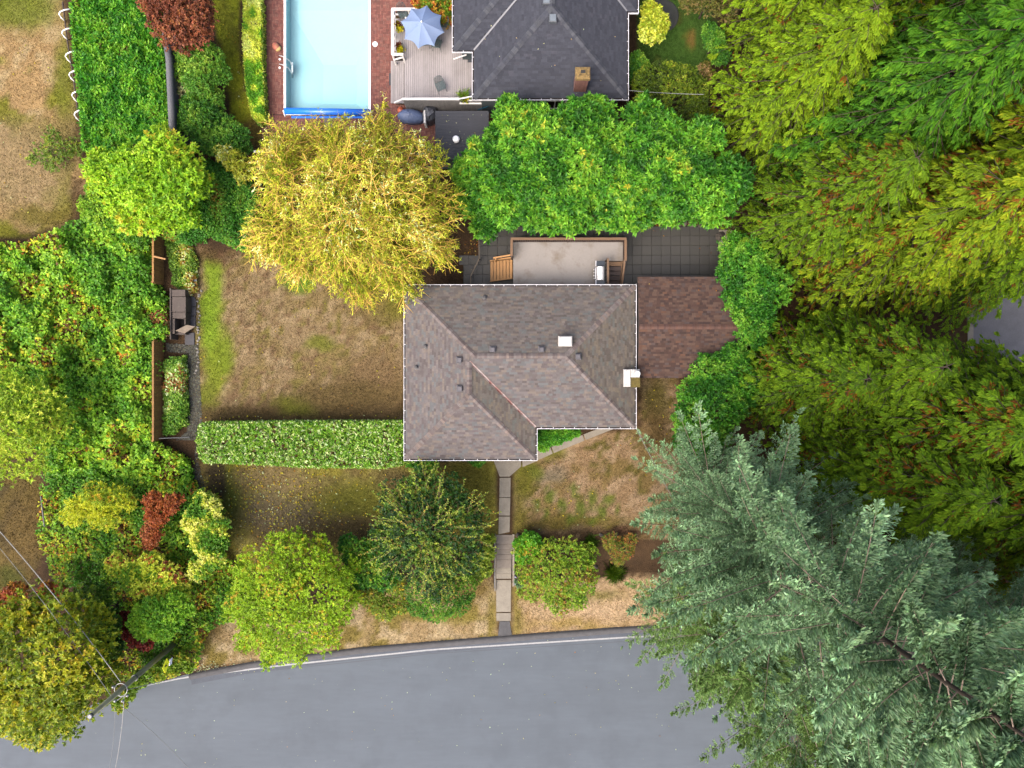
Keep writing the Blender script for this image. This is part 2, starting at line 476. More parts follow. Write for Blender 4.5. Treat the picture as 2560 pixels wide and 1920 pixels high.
# ------------------------------------------------------------------ ground, road, paths
def struct(o, label): return tag(o, label, kind='structure')
POOL = (P(714, 0, 0).x, P(923, 0, 0).x, P(0, 284, 0).y, P(0, -330, 0).y)      # x0 x1 y0 y1
LAWNS = [
    # polygon, base colour, [(colour, noise scale px, threshold, softness)], blobs [(u, v, ru, rv, colour)]
    ([(-700,-700),(150,-700),(158,0),(190,250),(200,380),(226,470),(214,528),(150,566),(60,592),(-700,610)],
     (192,150,100), [((138,132,42), 75, .50, .12), ((205,170,125), 40, .60, .08)],
     [(40,20,120,60,(122,130,30)),(165,200,35,120,(128,130,40)),(110,360,90,60,(140,125,45)),(30,420,160,120,(178,145,105)),(130,540,120,30,(135,118,40)),(200,500,30,60,(105,75,45))]),
    ([(520,-300),(606,-300),(598,120),(612,220),(645,300),(660,370),(610,350),(575,270),(560,160),(535,60)],
     (168,170,30), [((140,138,34), 40, .54, .1)], [(625,330,40,40,(140,110,45)),(560,200,22,100,(160,164,28)),(560,20,14,90,(150,148,30))]),
    ([(478,600),(520,622),(650,640),(1010,640),(1012,1064),(486,1064),(488,900)],
     (170,138,102), [((154,126,78), 60, .50, .22), ((182,150,114), 20, .58, .12), ((142,124,62), 18, .64, .08), ((144,110,78), 10, .62, .08)],
     [(532,700,26,110,(140,165,22)),(524,840,30,120,(140,168,20)),(540,930,34,70,(140,150,28)),(520,1000,30,50,(125,130,30)),(560,880,30,60,(135,150,40)),
      (745,705,42,32,(110,150,30)),(600,1040,200,28,(105,82,45)),(850,1030,220,36,(112,86,48)),(740,1010,60,25,(122,125,40)),(960,760,50,50,(140,120,55)),  # brown bands above the clipped hedge put its shade into the lawn colour
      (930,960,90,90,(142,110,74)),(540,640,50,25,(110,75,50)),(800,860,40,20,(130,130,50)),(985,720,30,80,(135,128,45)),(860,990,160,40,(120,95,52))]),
    ([(494,1150),(1010,1150),(1240,1150),(1246,1345),(1000,1420),(560,1440),(520,1340)],
     (158,144,56), [((134,112,60), 55, .52, .14), ((160,144,78), 30, .58, .10)],
     [(570,1230,30,110,(116,120,28)),(690,1200,110,45,(150,124,82)),(700,1290,120,60,(122,104,82)),(930,1250,140,60,(120,116,30)),(870,1330,140,40,(114,90,54)),
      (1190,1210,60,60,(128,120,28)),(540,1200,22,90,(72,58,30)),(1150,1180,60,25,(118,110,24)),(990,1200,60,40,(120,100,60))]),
    ([(1280,1170),(1330,1150),(1440,1092),(1600,1070),(1600,940),(1695,940),(1720,1250),(1700,1345),(1284,1345)],
     (172,134,100), [((150,120,70), 45, .55, .12), ((186,150,120), 26, .58, .08), ((120,105,45), 20, .68, .05)],
     [(1310,1200,30,60,(128,122,32)),(1390,1130,30,25,(125,120,40)),(1300,1300,24,60,(132,120,40)),(1440,1305,150,20,(132,112,40)),(1640,1000,40,70,(112,98,24)),(1640,1080,36,60,(120,92,48)),
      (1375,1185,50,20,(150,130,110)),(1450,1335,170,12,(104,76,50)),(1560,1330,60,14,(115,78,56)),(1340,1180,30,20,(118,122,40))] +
     [(1440 + dx, 1255 + dy, r1, r2, (104,118,28)) for dx, dy, r1, r2 in ((-60,-20,14,22),(-30,10,12,24),(0,-25,12,20),(10,20,14,26),(40,-10,13,28),(62,25,12,22),(-75,22,12,16),(80,-5,12,20),(-10,45,16,14),(35,50,14,14),(-100,0,10,14),(105,18,8,14))]),
    ([(470,1470),(700,1560),(900,1480),(1230,1440),(1246,1500),(1246,1596),(900,1625),(640,1652),(480,1672),(476,1560)],
     (196,160,118), [((158,134,62), 45, .50, .12), ((210,178,142), 30, .60, .10)],
     [(1180,1470,60,40,(150,120,60)),(1120,1545,110,16,(160,140,60)),(520,1540,50,60,(142,112,44)),(1230,1540,16,60,(150,128,50))]),
    ([(1279,1450),(1560,1440),(1640,1440),(1780,1460),(1780,1575),(1279,1596)],
     (212,172,136), [((196,156,112), 40, .55, .12)],
     [(1320,1480,60,22,(150,132,48)),(1292,1530,14,60,(150,128,50)),(1440,1490,120,14,(150,134,70)),(1290,1570,20,20,(165,140,70)),(1420,1562,120,10,(196,160,90)),(1500,1520,60,20,(222,182,150))]),
    ([(1590,-60),(1750,-60),(1790,60),(1770,200),(1600,215)],
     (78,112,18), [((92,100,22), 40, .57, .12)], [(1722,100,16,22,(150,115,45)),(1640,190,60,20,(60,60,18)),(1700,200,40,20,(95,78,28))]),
    ([(-700,1190),(100,1190),(112,1380),(60,1500),(-700,1520)],
     (122,98,44), [((96,78,44), 40, .5, .12)], [(25,1440,40,30,(96,96,24)),(60,1330,50,90,(128,100,50))]),
]
def ground_color(u, v, seed=0):
    u = np.asarray(u, float); v = np.asarray(v, float)
    n = len(u)
    col = np.empty((n, 3)); col[:] = A(104, 80, 54)
    k = fbm(u, v, 30, 5)[:, None]
    col = col * (0.7 + 0.6 * k)
    wu = u + 30 * (fbm(u, v, 40, 11) - .5) + 14 * (fbm(u, v, 12, 13) - .5); wv = v + 30 * (fbm(u, v, 40, 21) - .5) + 14 * (fbm(u, v, 12, 23) - .5)
    for li, (poly, base, noises, blobs) in enumerate(LAWNS):
        xs = [p[0] for p in poly]; ys = [p[1] for p in poly]
        sel = np.where((u > min(xs) - 20) & (u < max(xs) + 20) & (v > min(ys) - 20) & (v < max(ys) + 20))[0]
        if not len(sel): continue
        a, b = u[sel], v[sel]
        ins = in_poly(a, b, poly); ed = edge_dist(a, b, poly) * np.where(ins, 1, -1)
        w = smooth(-3, 5, ed + 6 * (fbm(a, b, 10, 31) - .5))
        c = np.empty((len(sel), 3)); c[:] = A(*base)
        for j, (cc, s, th, sf) in enumerate(noises):
            q = smooth(th - sf / 2, th + sf / 2, fbm(a, b, s, 100 + li * 10 + j, 4))[:, None]
            c = c * (1 - q) + np.array(A(*cc)) * q
        a2, b2 = wu[sel], wv[sel]
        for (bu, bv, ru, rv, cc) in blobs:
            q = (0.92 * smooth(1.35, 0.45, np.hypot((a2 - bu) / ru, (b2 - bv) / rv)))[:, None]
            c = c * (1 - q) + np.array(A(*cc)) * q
        ds = (.14 * smooth(1.0, 1.5, c[:, 0] / c[:, 1]))[:, None]
        c = c * (1 - ds) + c.mean(1, keepdims=True) * ds * np.array([1.0, 1.0, .95])
        c = c * np.array([.97, 1.04, .92])
        c *= 1.55 * (0.86 + 0.28 * fbm(a, b, 7, 71))[:, None]
        col[sel] = col[sel] * (1 - w[:, None]) + c * w[:, None]
    return col
def px_of(x, y, z): return 1280 + x * F / (H - z), 960 - y * F / (H - z)
xs = np.concatenate([[-500, -250, -120, -70], np.arange(-44, 44.01, 0.28), [70, 120, 250, 500]])
ys = np.concatenate([[-500, -250, -120, -60], np.arange(-34, 34.01, 0.28), [60, 120, 250, 500]])
X, Y = np.meshgrid(xs, ys); nx, ny = len(xs), len(ys)
Zg = gz(Y) + 0.05 * (fbm(X, Y, 2.5, 77) - 0.5) * (np.abs(Y) < 35)
inpool = (X > POOL[0] - .35) & (X < POOL[1] + .35) & (Y > POOL[2] - .35) & (Y < POOL[3] + .35)
Zg = np.where(inpool, -3.6, Zg)
me = bpy.data.meshes.new('ground')
me.vertices.add(nx * ny); me.vertices.foreach_set('co', np.stack([X, Y, Zg], -1).astype(np.float32).ravel())
i = np.arange((ny - 1) * nx).reshape(ny - 1, nx)[:, :-1].ravel().astype(np.int32)
q = np.stack([i, i + 1, i + 1 + nx, i + nx], 1)
me.loops.add(q.size); me.loops.foreach_set('vertex_index', q.ravel())
me.polygons.add(len(q)); me.polygons.foreach_set('loop_start', np.arange(0, q.size, 4, dtype=np.int32)); me.polygons.foreach_set('loop_total', np.full(len(q), 4, np.int32))
me.polygons.foreach_set('use_smooth', np.ones(len(q), bool))
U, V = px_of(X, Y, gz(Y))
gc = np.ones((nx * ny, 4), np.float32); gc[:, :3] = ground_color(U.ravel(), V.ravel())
at = me.color_attributes.new('Col', 'FLOAT_COLOR', 'POINT'); at.data.foreach_set('color', gc.ravel())
M['ground'] = mat('ground', rough=0.95, var=0.20, scale=3.0, bump=0.05, bscale=14, attr=True, spec=0.15)
me.materials.append(M['ground']); me.update(); me.validate()
struct(link('ground', me), 'dry autumn lawns and bare soil of the garden plots')

# grass blades on the lawns, fallen leaves
rng = np.random.default_rng(5)
bu, bv = [], []
for poly, *_ in LAWNS:
    cl = [(min(max(p[0], -60), 2620), min(max(p[1], -60), 1980)) for p in poly]
    ar = abs(sum(cl[k][0] * cl[(k+1) % len(cl)][1] - cl[(k+1) % len(cl)][0] * cl[k][1] for k in range(len(cl)))) / 2
    u_, v_ = poly_points(cl, int(ar * 0.10), rng); bu.append(u_); bv.append(v_)
bu = np.concatenate(bu); bv = np.concatenate(bv)
y_ = (960 - bv) / F * (H - 0); z_ = gz(y_); y_ = (960 - bv) / F * (H - z_); x_ = (bu - 1280) / F * (H - z_)
ok_ = ~(((bu > 1226) & (bu < 1306) & (bv > 1130) & (bv < 1200)) | ((bu > 1235) & (bu < 1290) & (bv > 1180) & (bv < 1600)) | in_poly(bu, bv, [(1300,1135),(1400,1100),(1530,1050),(1575,1062),(1470,1108),(1340,1160),(1300,1172)]))
bu, bv, x_, y_, z_ = bu[ok_], bv[ok_], x_[ok_], y_[ok_], z_[ok_]
p_ = np.stack([x_, y_, z_ + 0.005], 1)
d_ = norm(rng.normal(0, 0.9, (len(p_), 3)) * np.array([1, 1, 0]) + np.array([0, 0, 0.55]))
gcol = ground_color(bu, bv) * (rng.uniform(1.0, 1.75, (len(p_), 1))) * (1 + rng.normal(0, .05, (len(p_), 3)))
tag(leaf_mesh('grass', p_, d_, rng.normal(size=p_.shape), rng.uniform(0.06, 0.14, len(p_)), 0.042, gcol, 0.1, 0.1, M['leaf_matt']), 'short patchy grass blades on the lawns', 'grass', kind='stuff')
def litter(name, areas, label, pal, seed, size=(0.05, 0.10), lift=0.03, zf=None):
    rng = np.random.default_rng(seed); uu = []; vv = []
    for poly, n, spread in areas:
        if spread:                                   # (u, v) centre and gaussian spread
            uu.append(rng.normal(poly[0], spread[0], n)); vv.append(rng.normal(poly[1], spread[1], n))
        else:
            a, b = poly_points(poly, n, rng); uu.append(a); vv.append(b)
    u = np.concatenate(uu); v = np.concatenate(vv)
    z = np.zeros(len(u)) if zf is None else np.full(len(u), zf)
    if zf is None:
        for _ in range(3): z = gz((960 - v) / F * (H - z))
    x = (u - 1280) / F * (H - z); y = (960 - v) / F * (H - z)
    p = np.stack([x, y, z + lift + 0.02 * rng.random(len(u))], 1)
    d = norm(rng.normal(size=p.shape) * np.array([1, 1, 0.25])); up = norm(rng.normal(0, .4, p.shape) + np.array([0, 0, 1]))
    L_ = rng.uniform(*size, len(p))
    return tag(leaf_mesh(name, p, d, up, L_, L_ * rng.uniform(.45, .8, len(p)), pal_pick(pal, rng.random(len(p)), rng, .15, 1.8, np.array([1.0, 1.0, .7])), .15, 0, M['leaf_matt']), label, 'fallen leaves', kind='stuff')
YEL = [((240,205,60), 5), ((245,225,120), 3), ((245,240,215), 1.5), ((225,150,60), 1)]
litter('fallen_leaves', [((700,1265), 520, (85,65)), ((620,1220), 200, (70,60)), ([(500,1170),(1000,1170),(950,1400),(540,1400)], 260, None), ([(500,1040),(1005,1035),(1005,1056),(500,1056)], 40, None),
    ([(480,900),(1000,640),(1000,1050),(500,1050)], 40, None), ([(560,60),(600,60),(640,330),(600,330)], 40, None), ([(0,100),(170,100),(190,520),(0,560)], 40, None),
    ([(1285,1180),(1580,1080),(1640,1330),(1290,1330)], 45, None), ([(1610,960),(1690,960),(1690,1200),(1610,1200)], 40, None)], 'yellow fallen leaves scattered over the lawns', YEL, 31, (.08, .15), .06)
litter('fallen_leaves', [([(1260,548),(1800,548),(1800,578),(1260,585)], 420, None), ([(1165,600),(1200,600),(1180,700),(1160,700)], 60, None), ([(1190,570),(1260,570),(1260,600),(1190,600)], 40, None),
    ([(1190,590),(1800,585),(1800,695),(1190,695)], 70, None)], 'orange brown leaf litter along the edge of the dark patio',
    [((200,120,50), 4), ((225,170,70), 2), ((140,80,45), 3), ((235,210,150), 1)], 32, (0.07, 0.16), 0.05)
litter('fallen_leaves', [([(300,1750),(560,1690),(1560,1610),(1760,1900),(100,1915),(20,1880)], 170, None), ((520,1672), 200, (45,7)), ([(480,1655),(1500,1580),(1500,1592),(480,1690)], 60, None)],
    'pale petals and leaves strewn on the road', [((240,238,235), 5), ((235,215,190), 2), ((215,150,110), 1)], 33, (0.07, 0.13), 0.02)

# road
EDGE = [(-900,2050),(-300,1920),(0,1838),(160,1790),(300,1738),(400,1706),(480,1684),(640,1654),(900,1620),(1245,1592),(1540,1570),(1800,1556),(2100,1545),(2500,1535),(3600,1520)]
def edge_y(u): return np.interp(u, [e[0] for e in EDGE], [e[1] for e in EDGE])
M['asphalt'] = mat('asphalt', A(131,144,158), 0.85, 0.06, 0.5, 0.006, 60, spec=0.35, tint=(A(118,130,143), 0.5, .48, .7, .7), stretch=(.25, 1.6, 1))
M['old_asphalt'] = mat('old asphalt', A(124,124,128), 0.9, 0.15, 3, 0.012, 40, spec=0.3)
M['gutter_asphalt'] = mat('gutter asphalt', A(126,135,149), 0.9, 0.10, 2, 0.01, 40, spec=0.3)
us = np.linspace(-900, 3600, 120)
top = [PG(u, edge_y(u) - 2) for u in us]
rb = MB()
rb.add([(p.x, p.y, -1.07) for p in top] + [(p.x, -70, -1.07) for p in top], [(i, i + len(top), i + 1 + len(top), i + 1) for i in range(len(top) - 1)])
struct(rb.build('road', M['asphalt']), 'smooth blue grey asphalt road below the garden')
def ribbon(name, off, w, z, material, u0, u1, n=90, h=0.0, parent=None):
    b = MB(); us_ = np.linspace(u0, u1, n); k = (H + 1.07)
    c = [P(u, edge_y(u) + off, -1.07) for u in us_]
    vs = []
    for i, p in enumerate(c):
        t = (c[min(i + 1, n - 1)] - c[max(i - 1, 0)]).normalized(); r = Vector((t.y, -t.x, 0))
        a = p - r * w / 2; e = p + r * w / 2
        if h: vs += [(a.x, a.y, z - .05), (a.x * .8 + e.x * .2, a.y * .8 + e.y * .2, z + h), (a.x * .45 + e.x * .55, a.y * .45 + e.y * .55, z + h), (e.x, e.y, z)]
        else: vs += [(a.x, a.y, z), (e.x, e.y, z)]
    m_ = 4 if h else 2
    b.add(vs, [(i * m_ + j, i * m_ + j + 1, (i + 1) * m_ + j + 1, (i + 1) * m_ + j) for i in range(n - 1) for j in range(m_ - 1)])
    return b.build(name, material, parent, True)
def line_y(u): return np.interp(u, [320, 464, 700, 1080, 1586, 3600], [1722, 1693, 1664, 1624, 1592, 1530])
struct(ribbon('kerb', 6, 0.42, -1.06, M['old_asphalt'], 474, 3600, h=0.10), 'low dark asphalt kerb along the verge')
struct(ribbon('gutter', 19, 0.42, -1.062, M['gutter_asphalt'], 478, 3600), 'darker asphalt gutter strip between kerb and white line')
M['road_paint'] = mat('road paint', A(225,228,232), 0.7, 0.12, 6, tint=(A(150,155,165), 9, .55, .7, .7))
_e = edge_y
edge_y = line_y
struct(ribbon('road_marking', 0, 0.10, -1.058, M['road_paint'], 330, 3600), 'white painted edge line of the road')
edge_y = _e
M['tar'] = mat('tar seam', A(96,104,118), .8, .1, 4)
edge_y = line_y
struct(ribbon('road_seam', 10, 0.03, -1.0655, M['tar'], 600, 1700), 'dark tar seam running just below the white edge line')
edge_y = _e
# side drive at the right
M['drive'] = mat('driveway asphalt', A(150,150,156), 0.9, 0.1, 1.5, 0.01, 60)
db = MB(); db.prism([P(*c)[:2] for c in ((2432,700),(2900,700),(2900,1010),(2432,1010))], -0.05, 0.05)
struct(db.build('driveway', M['drive']), 'pale grey driveway showing between the cypress crowns')
M['concrete'] = mat('concrete', A(200,190,172), 0.9, 0.10, 2, 0.004, 50, rnd=0.06, tint=(A(150,140,124), 3, .5, .75, .5))
M['wet_concrete'] = mat('damp concrete', A(168,156,144), 0.85, 0.15, 3, 0.004, 50, rnd=0.06)
eb = MB(); eb.prism([P(*c)[:2] for c in ((2418,700),(2432,700),(2432,1010),(2418,1010))], -.05, 0.065)
struct(eb.build('driveway_edging', M['concrete']), 'concrete edging beside the pale driveway')

# front path: slabs of the path are parts of it
path = thing('path', None, None, PG(1262, 1260)); struct(path, 'concrete slab path from the house to the street steps')
def slab(pts, parent, dz=0.03, material=None, name='slab', th=0.12):
    q = [PG(*p) for p in pts]
    c = sum((p for p in q), Vector()) / len(q)
    q = [c + (p - c) * 0.985 for p in q]
    b = MB(); b.prism([(p.x, p.y) for p in q], [p.z - th for p in q], [p.z + dz for p in q])
    return b.build(name, material or M['concrete'], parent)
for pts in ([(1229,1140),(1303,1140),(1303,1166),(1274,1192),(1249,1192),(1240,1168)], [(1249,1194),(1277,1194),(1276,1243),(1248,1243)], [(1248,1244),(1276,1244),(1275,1289),(1247,1289)],
            [(1247,1291),(1275,1291),(1274,1330),(1246,1336)], [(1305,1140),(1343,1140),(1343,1152),(1306,1168)], [(1343,1128),(1376,1118),(1382,1134),(1343,1151)],
            [(1378,1117),(1456,1087),(1462,1101),(1384,1133)], [(1458,1086),(1520,1062),(1560,1062),(1464,1100)]):
    slab(pts, path)
steps = thing('steps', None, None, PG(1260, 1390)); struct(steps, 'flight of concrete steps down to the verge')
sv = [1337, 1360, 1374, 1386, 1398, 1420, 1434, 1447]
for i in range(7):
    z = 0.02 - 1.07 * (i / 7.0)
    p0 = P(1240.5, sv[i], z); p1 = P(1281 - i * 0.5, sv[i + 1], z)
    b = MB(); b.bevbox((p0.x, p1.y, z - 0.4), (p1.x, p0.y, z), 0.015)
    b.build('step', M['wet_concrete'] if i < 5 else M['concrete'], steps)
    # small gap line between treads comes from the drop itself
for (u, w, a, e, name) in ((1283.5, 5, 1336, 1466, 'wall'), (1237.6, 3.5, 1336, 1478, 'wall')):
    n = 14; b = MB(); vs = []
    for j in range(n + 1):
        vv = a + (e - a) * j / n; p = PG(u, vv); z = min(0.08, max(p.z + .16, 0.08 - 1.0 * smooth(1380, 1440, vv) if u > 1260 else p.z + .2))
        p = P(u, vv, z); w_ = S(w, 0) / 2
        vs += [(p.x - w_, p.y, -1.5), (p.x + w_, p.y, -1.5), (p.x + w_, p.y, z), (p.x - w_, p.y, z)]
    fs = [(0, 1, 2, 3), (n*4 + 3, n*4 + 2, n*4 + 1, n*4)]
    for j in range(n):
        for k in range(4): fs.append((j*4 + k, (j+1)*4 + k, (j+1)*4 + (k+1) % 4, j*4 + (k+1) % 4))
    b.add(vs, fs); b.build(name, M['concrete'], steps)
for pts in ([(1240,1449),(1278,1449),(1277,1530),(1240.5,1530)], [(1240.5,1532),(1277,1532),(1277,1552),(1241,1552)]): slab(pts, path, 0.04)
b = MB(); q = [PG(*p) for p in ((1249,1553),(1274,1553),(1280,1589),(1245,1590))]
b.prism([(p.x, p.y) for p in q], [p.z - .1 for p in q], [p.z + .035 for p in q]); b.build('apron', M['old_asphalt'], path)
rail = thing('handrail', 'thin grey metal handrail down the left of the concrete steps', 'handrail', PG(1238, 1400))
b = MB(); pts = [P(1237, 1340, .85), P(1237, 1368, .80), P(1236, 1440, .0), P(1236, 1470, -.12)]
b.tube(pts, 0.022, 6); M['grey_metal'] = mat('grey metal', A(140,145,155), 0.45, 0.1, 6, metal=0.5); b.build('rail', M['grey_metal'], rail)
for p in (pts[0], pts[1], pts[2]):
    b = MB(); b.tube([p, (p.x, p.y, gz(p.y))], 0.018, 6); b.build('post', M['grey_metal'], rail)
for (u, v) in ((1289, 1439), (1289, 1456)):
    t = thing('garden_light', 'small glass ball light beside the steps, ' + ('upper one' if v < 1450 else 'lower one'), 'garden light', PG(u, v), 0, 'glass ball lights by the steps')
    b = MB(); p = PG(u, v); b.tube([p, p + Vector((0, 0, .25))], 0.012, 6); b.build('stake', M['grey_metal'], t)
    b = MB(); b.lathe([(0.01, -.085), (.06, -.06), (.085, 0), (.06, .06), (.01, .085)], p + Vector((0, 0, .33)), 12); b.build('globe', mat('pale glass', A(200,215,235), 0.1, 0.05, 3), t, True)

# dark patio behind the house
patio = thing('patio', None, None, P(1500, 640)); struct(patio, 'dark slab patio behind the house')
M['grout'] = mat('grout', A(62,60,56), 0.95, 0.2, 4)
M['paver'] = mat('paver', A(82,80,76), 0.6, 0.16, 2.2, 0.004, 30, rnd=0.16, spec=0.45, tint=(A(70,68,50), 1.2, .45, .65, .6))
b = MB()
for a, e in (((1200,566),(1810,720)), ((1158,652),(1200,720))):
    p0 = P(*a); p1 = P(*e); b.box((p0.x, p1.y, -0.08), (p1.x, p0.y, 0.062))
b.build('bed', M['grout'], patio)
rng = np.random.default_rng(8); pvm = []
for k in range(5):
    pb = MB(); s_ = 0.297; j_ = [rng.normal(0, .006) for _ in range(4)]
    pb.bevbox((-s_, -s_, -0.05), (s_, s_, 0), 0.008); pvm.append(pb.mesh('paver', M['paver']))
def put(name, me, loc, parent, rz=0.0, sc=(1, 1, 1)):
    o = link(name, me, parent, False)
    o.location = Vector(loc) - (parent.location if parent else Vector()); o.rotation_euler = (0, 0, rz); o.scale = sc
    return o
for r in range(6):
    for c in range(27):
        u = 1160 + 24.0 * c + (11 if r > 3 and c < 5 else 0); v = 579 + 23.9 * r
        if u < 1195 and v < 650: continue
        if v < 590 and u < 1240: continue
        p = P(u, v); zz = 0.095 + rng.normal(0, .004)
        put('paver', pvm[rng.integers(5)], (p.x, p.y, zz), patio, rng.normal(0, .006))
lid = thing('drain_cover', 'square grey concrete drain cover set in the back of the patio', 'drain cover', P(1768, 560))
b = MB(); p0 = P(1757, 572); p1 = P(1780, 549); b.bevbox((p0.x, p0.y, 0), (p1.x, p1.y, .17), .02); b.build('cover', mat('grey cast concrete', A(108,106,98), .9, .15, 6), lid)
M['rock'] = mat('rock', A(118,108,96), 0.9, 0.25, 4, 0.03, 9, rnd=.25)
def rock_mesh(seed, rx, ry, rz):
    r = np.random.default_rng(seed); b = MB()
    prof = [(0.55, -1), (0.95, -.4), (1.0, .1), (.78, .6), (.35, .92), (.05, 1.0)]
    b.lathe(prof, n=9)
    b.v = [tuple(np.array(p) * np.array([rx, ry, rz]) * (1 + r.normal(0, .10))) for p in b.v]
    return b.mesh('rock', M['rock'])
rk = [rock_mesh(s, .26, .2, .16) for s in range(5)]
rocks = [(1694,560,1.1,'flat grey rock at the back edge of the dark patio'),(1712,558,.8,'small dark rock between two larger ones behind the patio'),(1730,560,1.0,'brown rounded rock nearest the drain cover behind the patio'),(1750,564,.6,'little stone touching the drain cover'),
         (1295,1339,.7,'pale stone at the top of the steps wall'),(1318,1338,.7,'pale stone in the bed above the azalea'),(1340,1344,.6,'grey stone half buried above the azalea'),(1503,1338,.6,'pale stone above the grass tuft in the front bed'),(1540,1336,.7,'grey stone in the front bed near the spruce'),
         (1490,1417,.6,'white stone beside the azalea on its right side'),(1800,590,1.3,'large dull rock at the right edge of the patio under laurel')]
for i, (u, v, s, lb) in enumerate(rocks):
    o = put('rock', rk[i % 5], PG(u, v, .06), None, i * 1.3, (s, s, s)); tag(o, lb, 'rock', 'garden rocks')
b = MB(); b.prism([P(*c)[:2] for c in ((1793,575),(1830,575),(1830,600),(1808,622),(1812,645),(1800,660),(1797,620))], 0.0, 0.07)
struct(b.build('stone_border', M['concrete']), 'curved concrete border at the right end of the patio')
hr = thing('handrail', 'bent weathered wooden handrail left of the orange steps', 'handrail', P(1184, 700))
b = MB(); M['old_wood'] = mat('weathered wood', A(140,125,108), .85, .2, 4, rnd=.1)
hp = [P(1197, 600, .8), P(1198, 646, .8), P(1177, 690, .8), P(1176, 712, .8)]
for a, e in zip(hp[:-1], hp[1:]): b.beam(a, e, .07, .07)
b.build('rail', M['old_wood'], hr)
for p in hp:
    b = MB(); b.beam(p, (p.x, p.y, 0), .06, .06); b.build('post', M['old_wood'], hr)

# ------------------------------------------------------------------ roofs with shingles
class Hip:
    def __init__(s, x0, x1, y0, y1, ze, pitch, gable=()):
        s.x0, s.x1, s.y0, s.y1, s.ze, s.k, s.g = x0, x1, y0, y1, ze, pitch, gable
        s.half = min(x1 - x0, y1 - y0) / 2
    def t(s, x, y):
        d = [y - s.y0, s.y1 - y]
        if 'W' not in s.g: d.append(x - s.x0)
        if 'E' not in s.g: d.append(s.x1 - x)
        return min(d)
    def h(s, x, y):
        if not (s.x0 - 1e-6 <= x <= s.x1 + 1e-6 and s.y0 - 1e-6 <= y <= s.y1 + 1e-6): return -9
        return s.ze + s.k * s.t(x, y)
    def planes(s):
        for side in 'SNWE':
            if side in s.g: continue
            Ls = (s.x1 - s.x0) if side in 'SN' else (s.y1 - s.y0)
            ends = ('W' in s.g, 'E' in s.g) if side in 'SN' else (False, False)
            yield side, Ls, ends
    def pt(s, side, a, t):
        x, y = {'S': (s.x0 + a, s.y0 + t), 'N': (s.x0 + a, s.y1 - t), 'W': (s.x0 + t, s.y0 + a), 'E': (s.x1 - t, s.y0 + a)}[side]
        return x, y, s.ze + s.k * t
def roof_solid(bodies, mat_, parent, drop=0.03):
    b = MB()
    for q, s in enumerate(bodies):
        d = drop + 0.006 * q; hf = s.half; zr = s.ze + s.k * hf - d; e = s.ze - d
        if (s.x1 - s.x0) >= (s.y1 - s.y0):
            ym = (s.y0 + s.y1) / 2; r0 = (s.x0 + (0 if 'W' in s.g else hf), ym, zr); r1 = (s.x1 - (0 if 'E' in s.g else hf), ym, zr)
            vs = [(s.x0, s.y0, e), (s.x1, s.y0, e), (s.x1, s.y1, e), (s.x0, s.y1, e), r0, r1]
            fs = [(0, 1, 5, 4), (1, 2, 5), (2, 3, 4, 5), (3, 0, 4)]
        else:
            xm = (s.x0 + s.x1) / 2; r0 = (xm, s.y0 + hf, zr); r1 = (xm, s.y1 - hf, zr)
            vs = [(s.x0, s.y0, e), (s.x1, s.y0, e), (s.x1, s.y1, e), (s.x0, s.y1, e), r0, r1]
            fs = [(0, 1, 4), (1, 2, 5, 4), (2, 3, 5), (3, 0, 4, 5)]
        vs += [(v[0], v[1], e - .16) for v in vs[:4]]
        fs += [(0, 6, 7, 1), (1, 7, 8, 2), (2, 8, 9, 3), (3, 9, 6, 0), (9, 8, 7, 6)]
        b.add(vs, fs)
    return b.build('roof', mat_, parent)
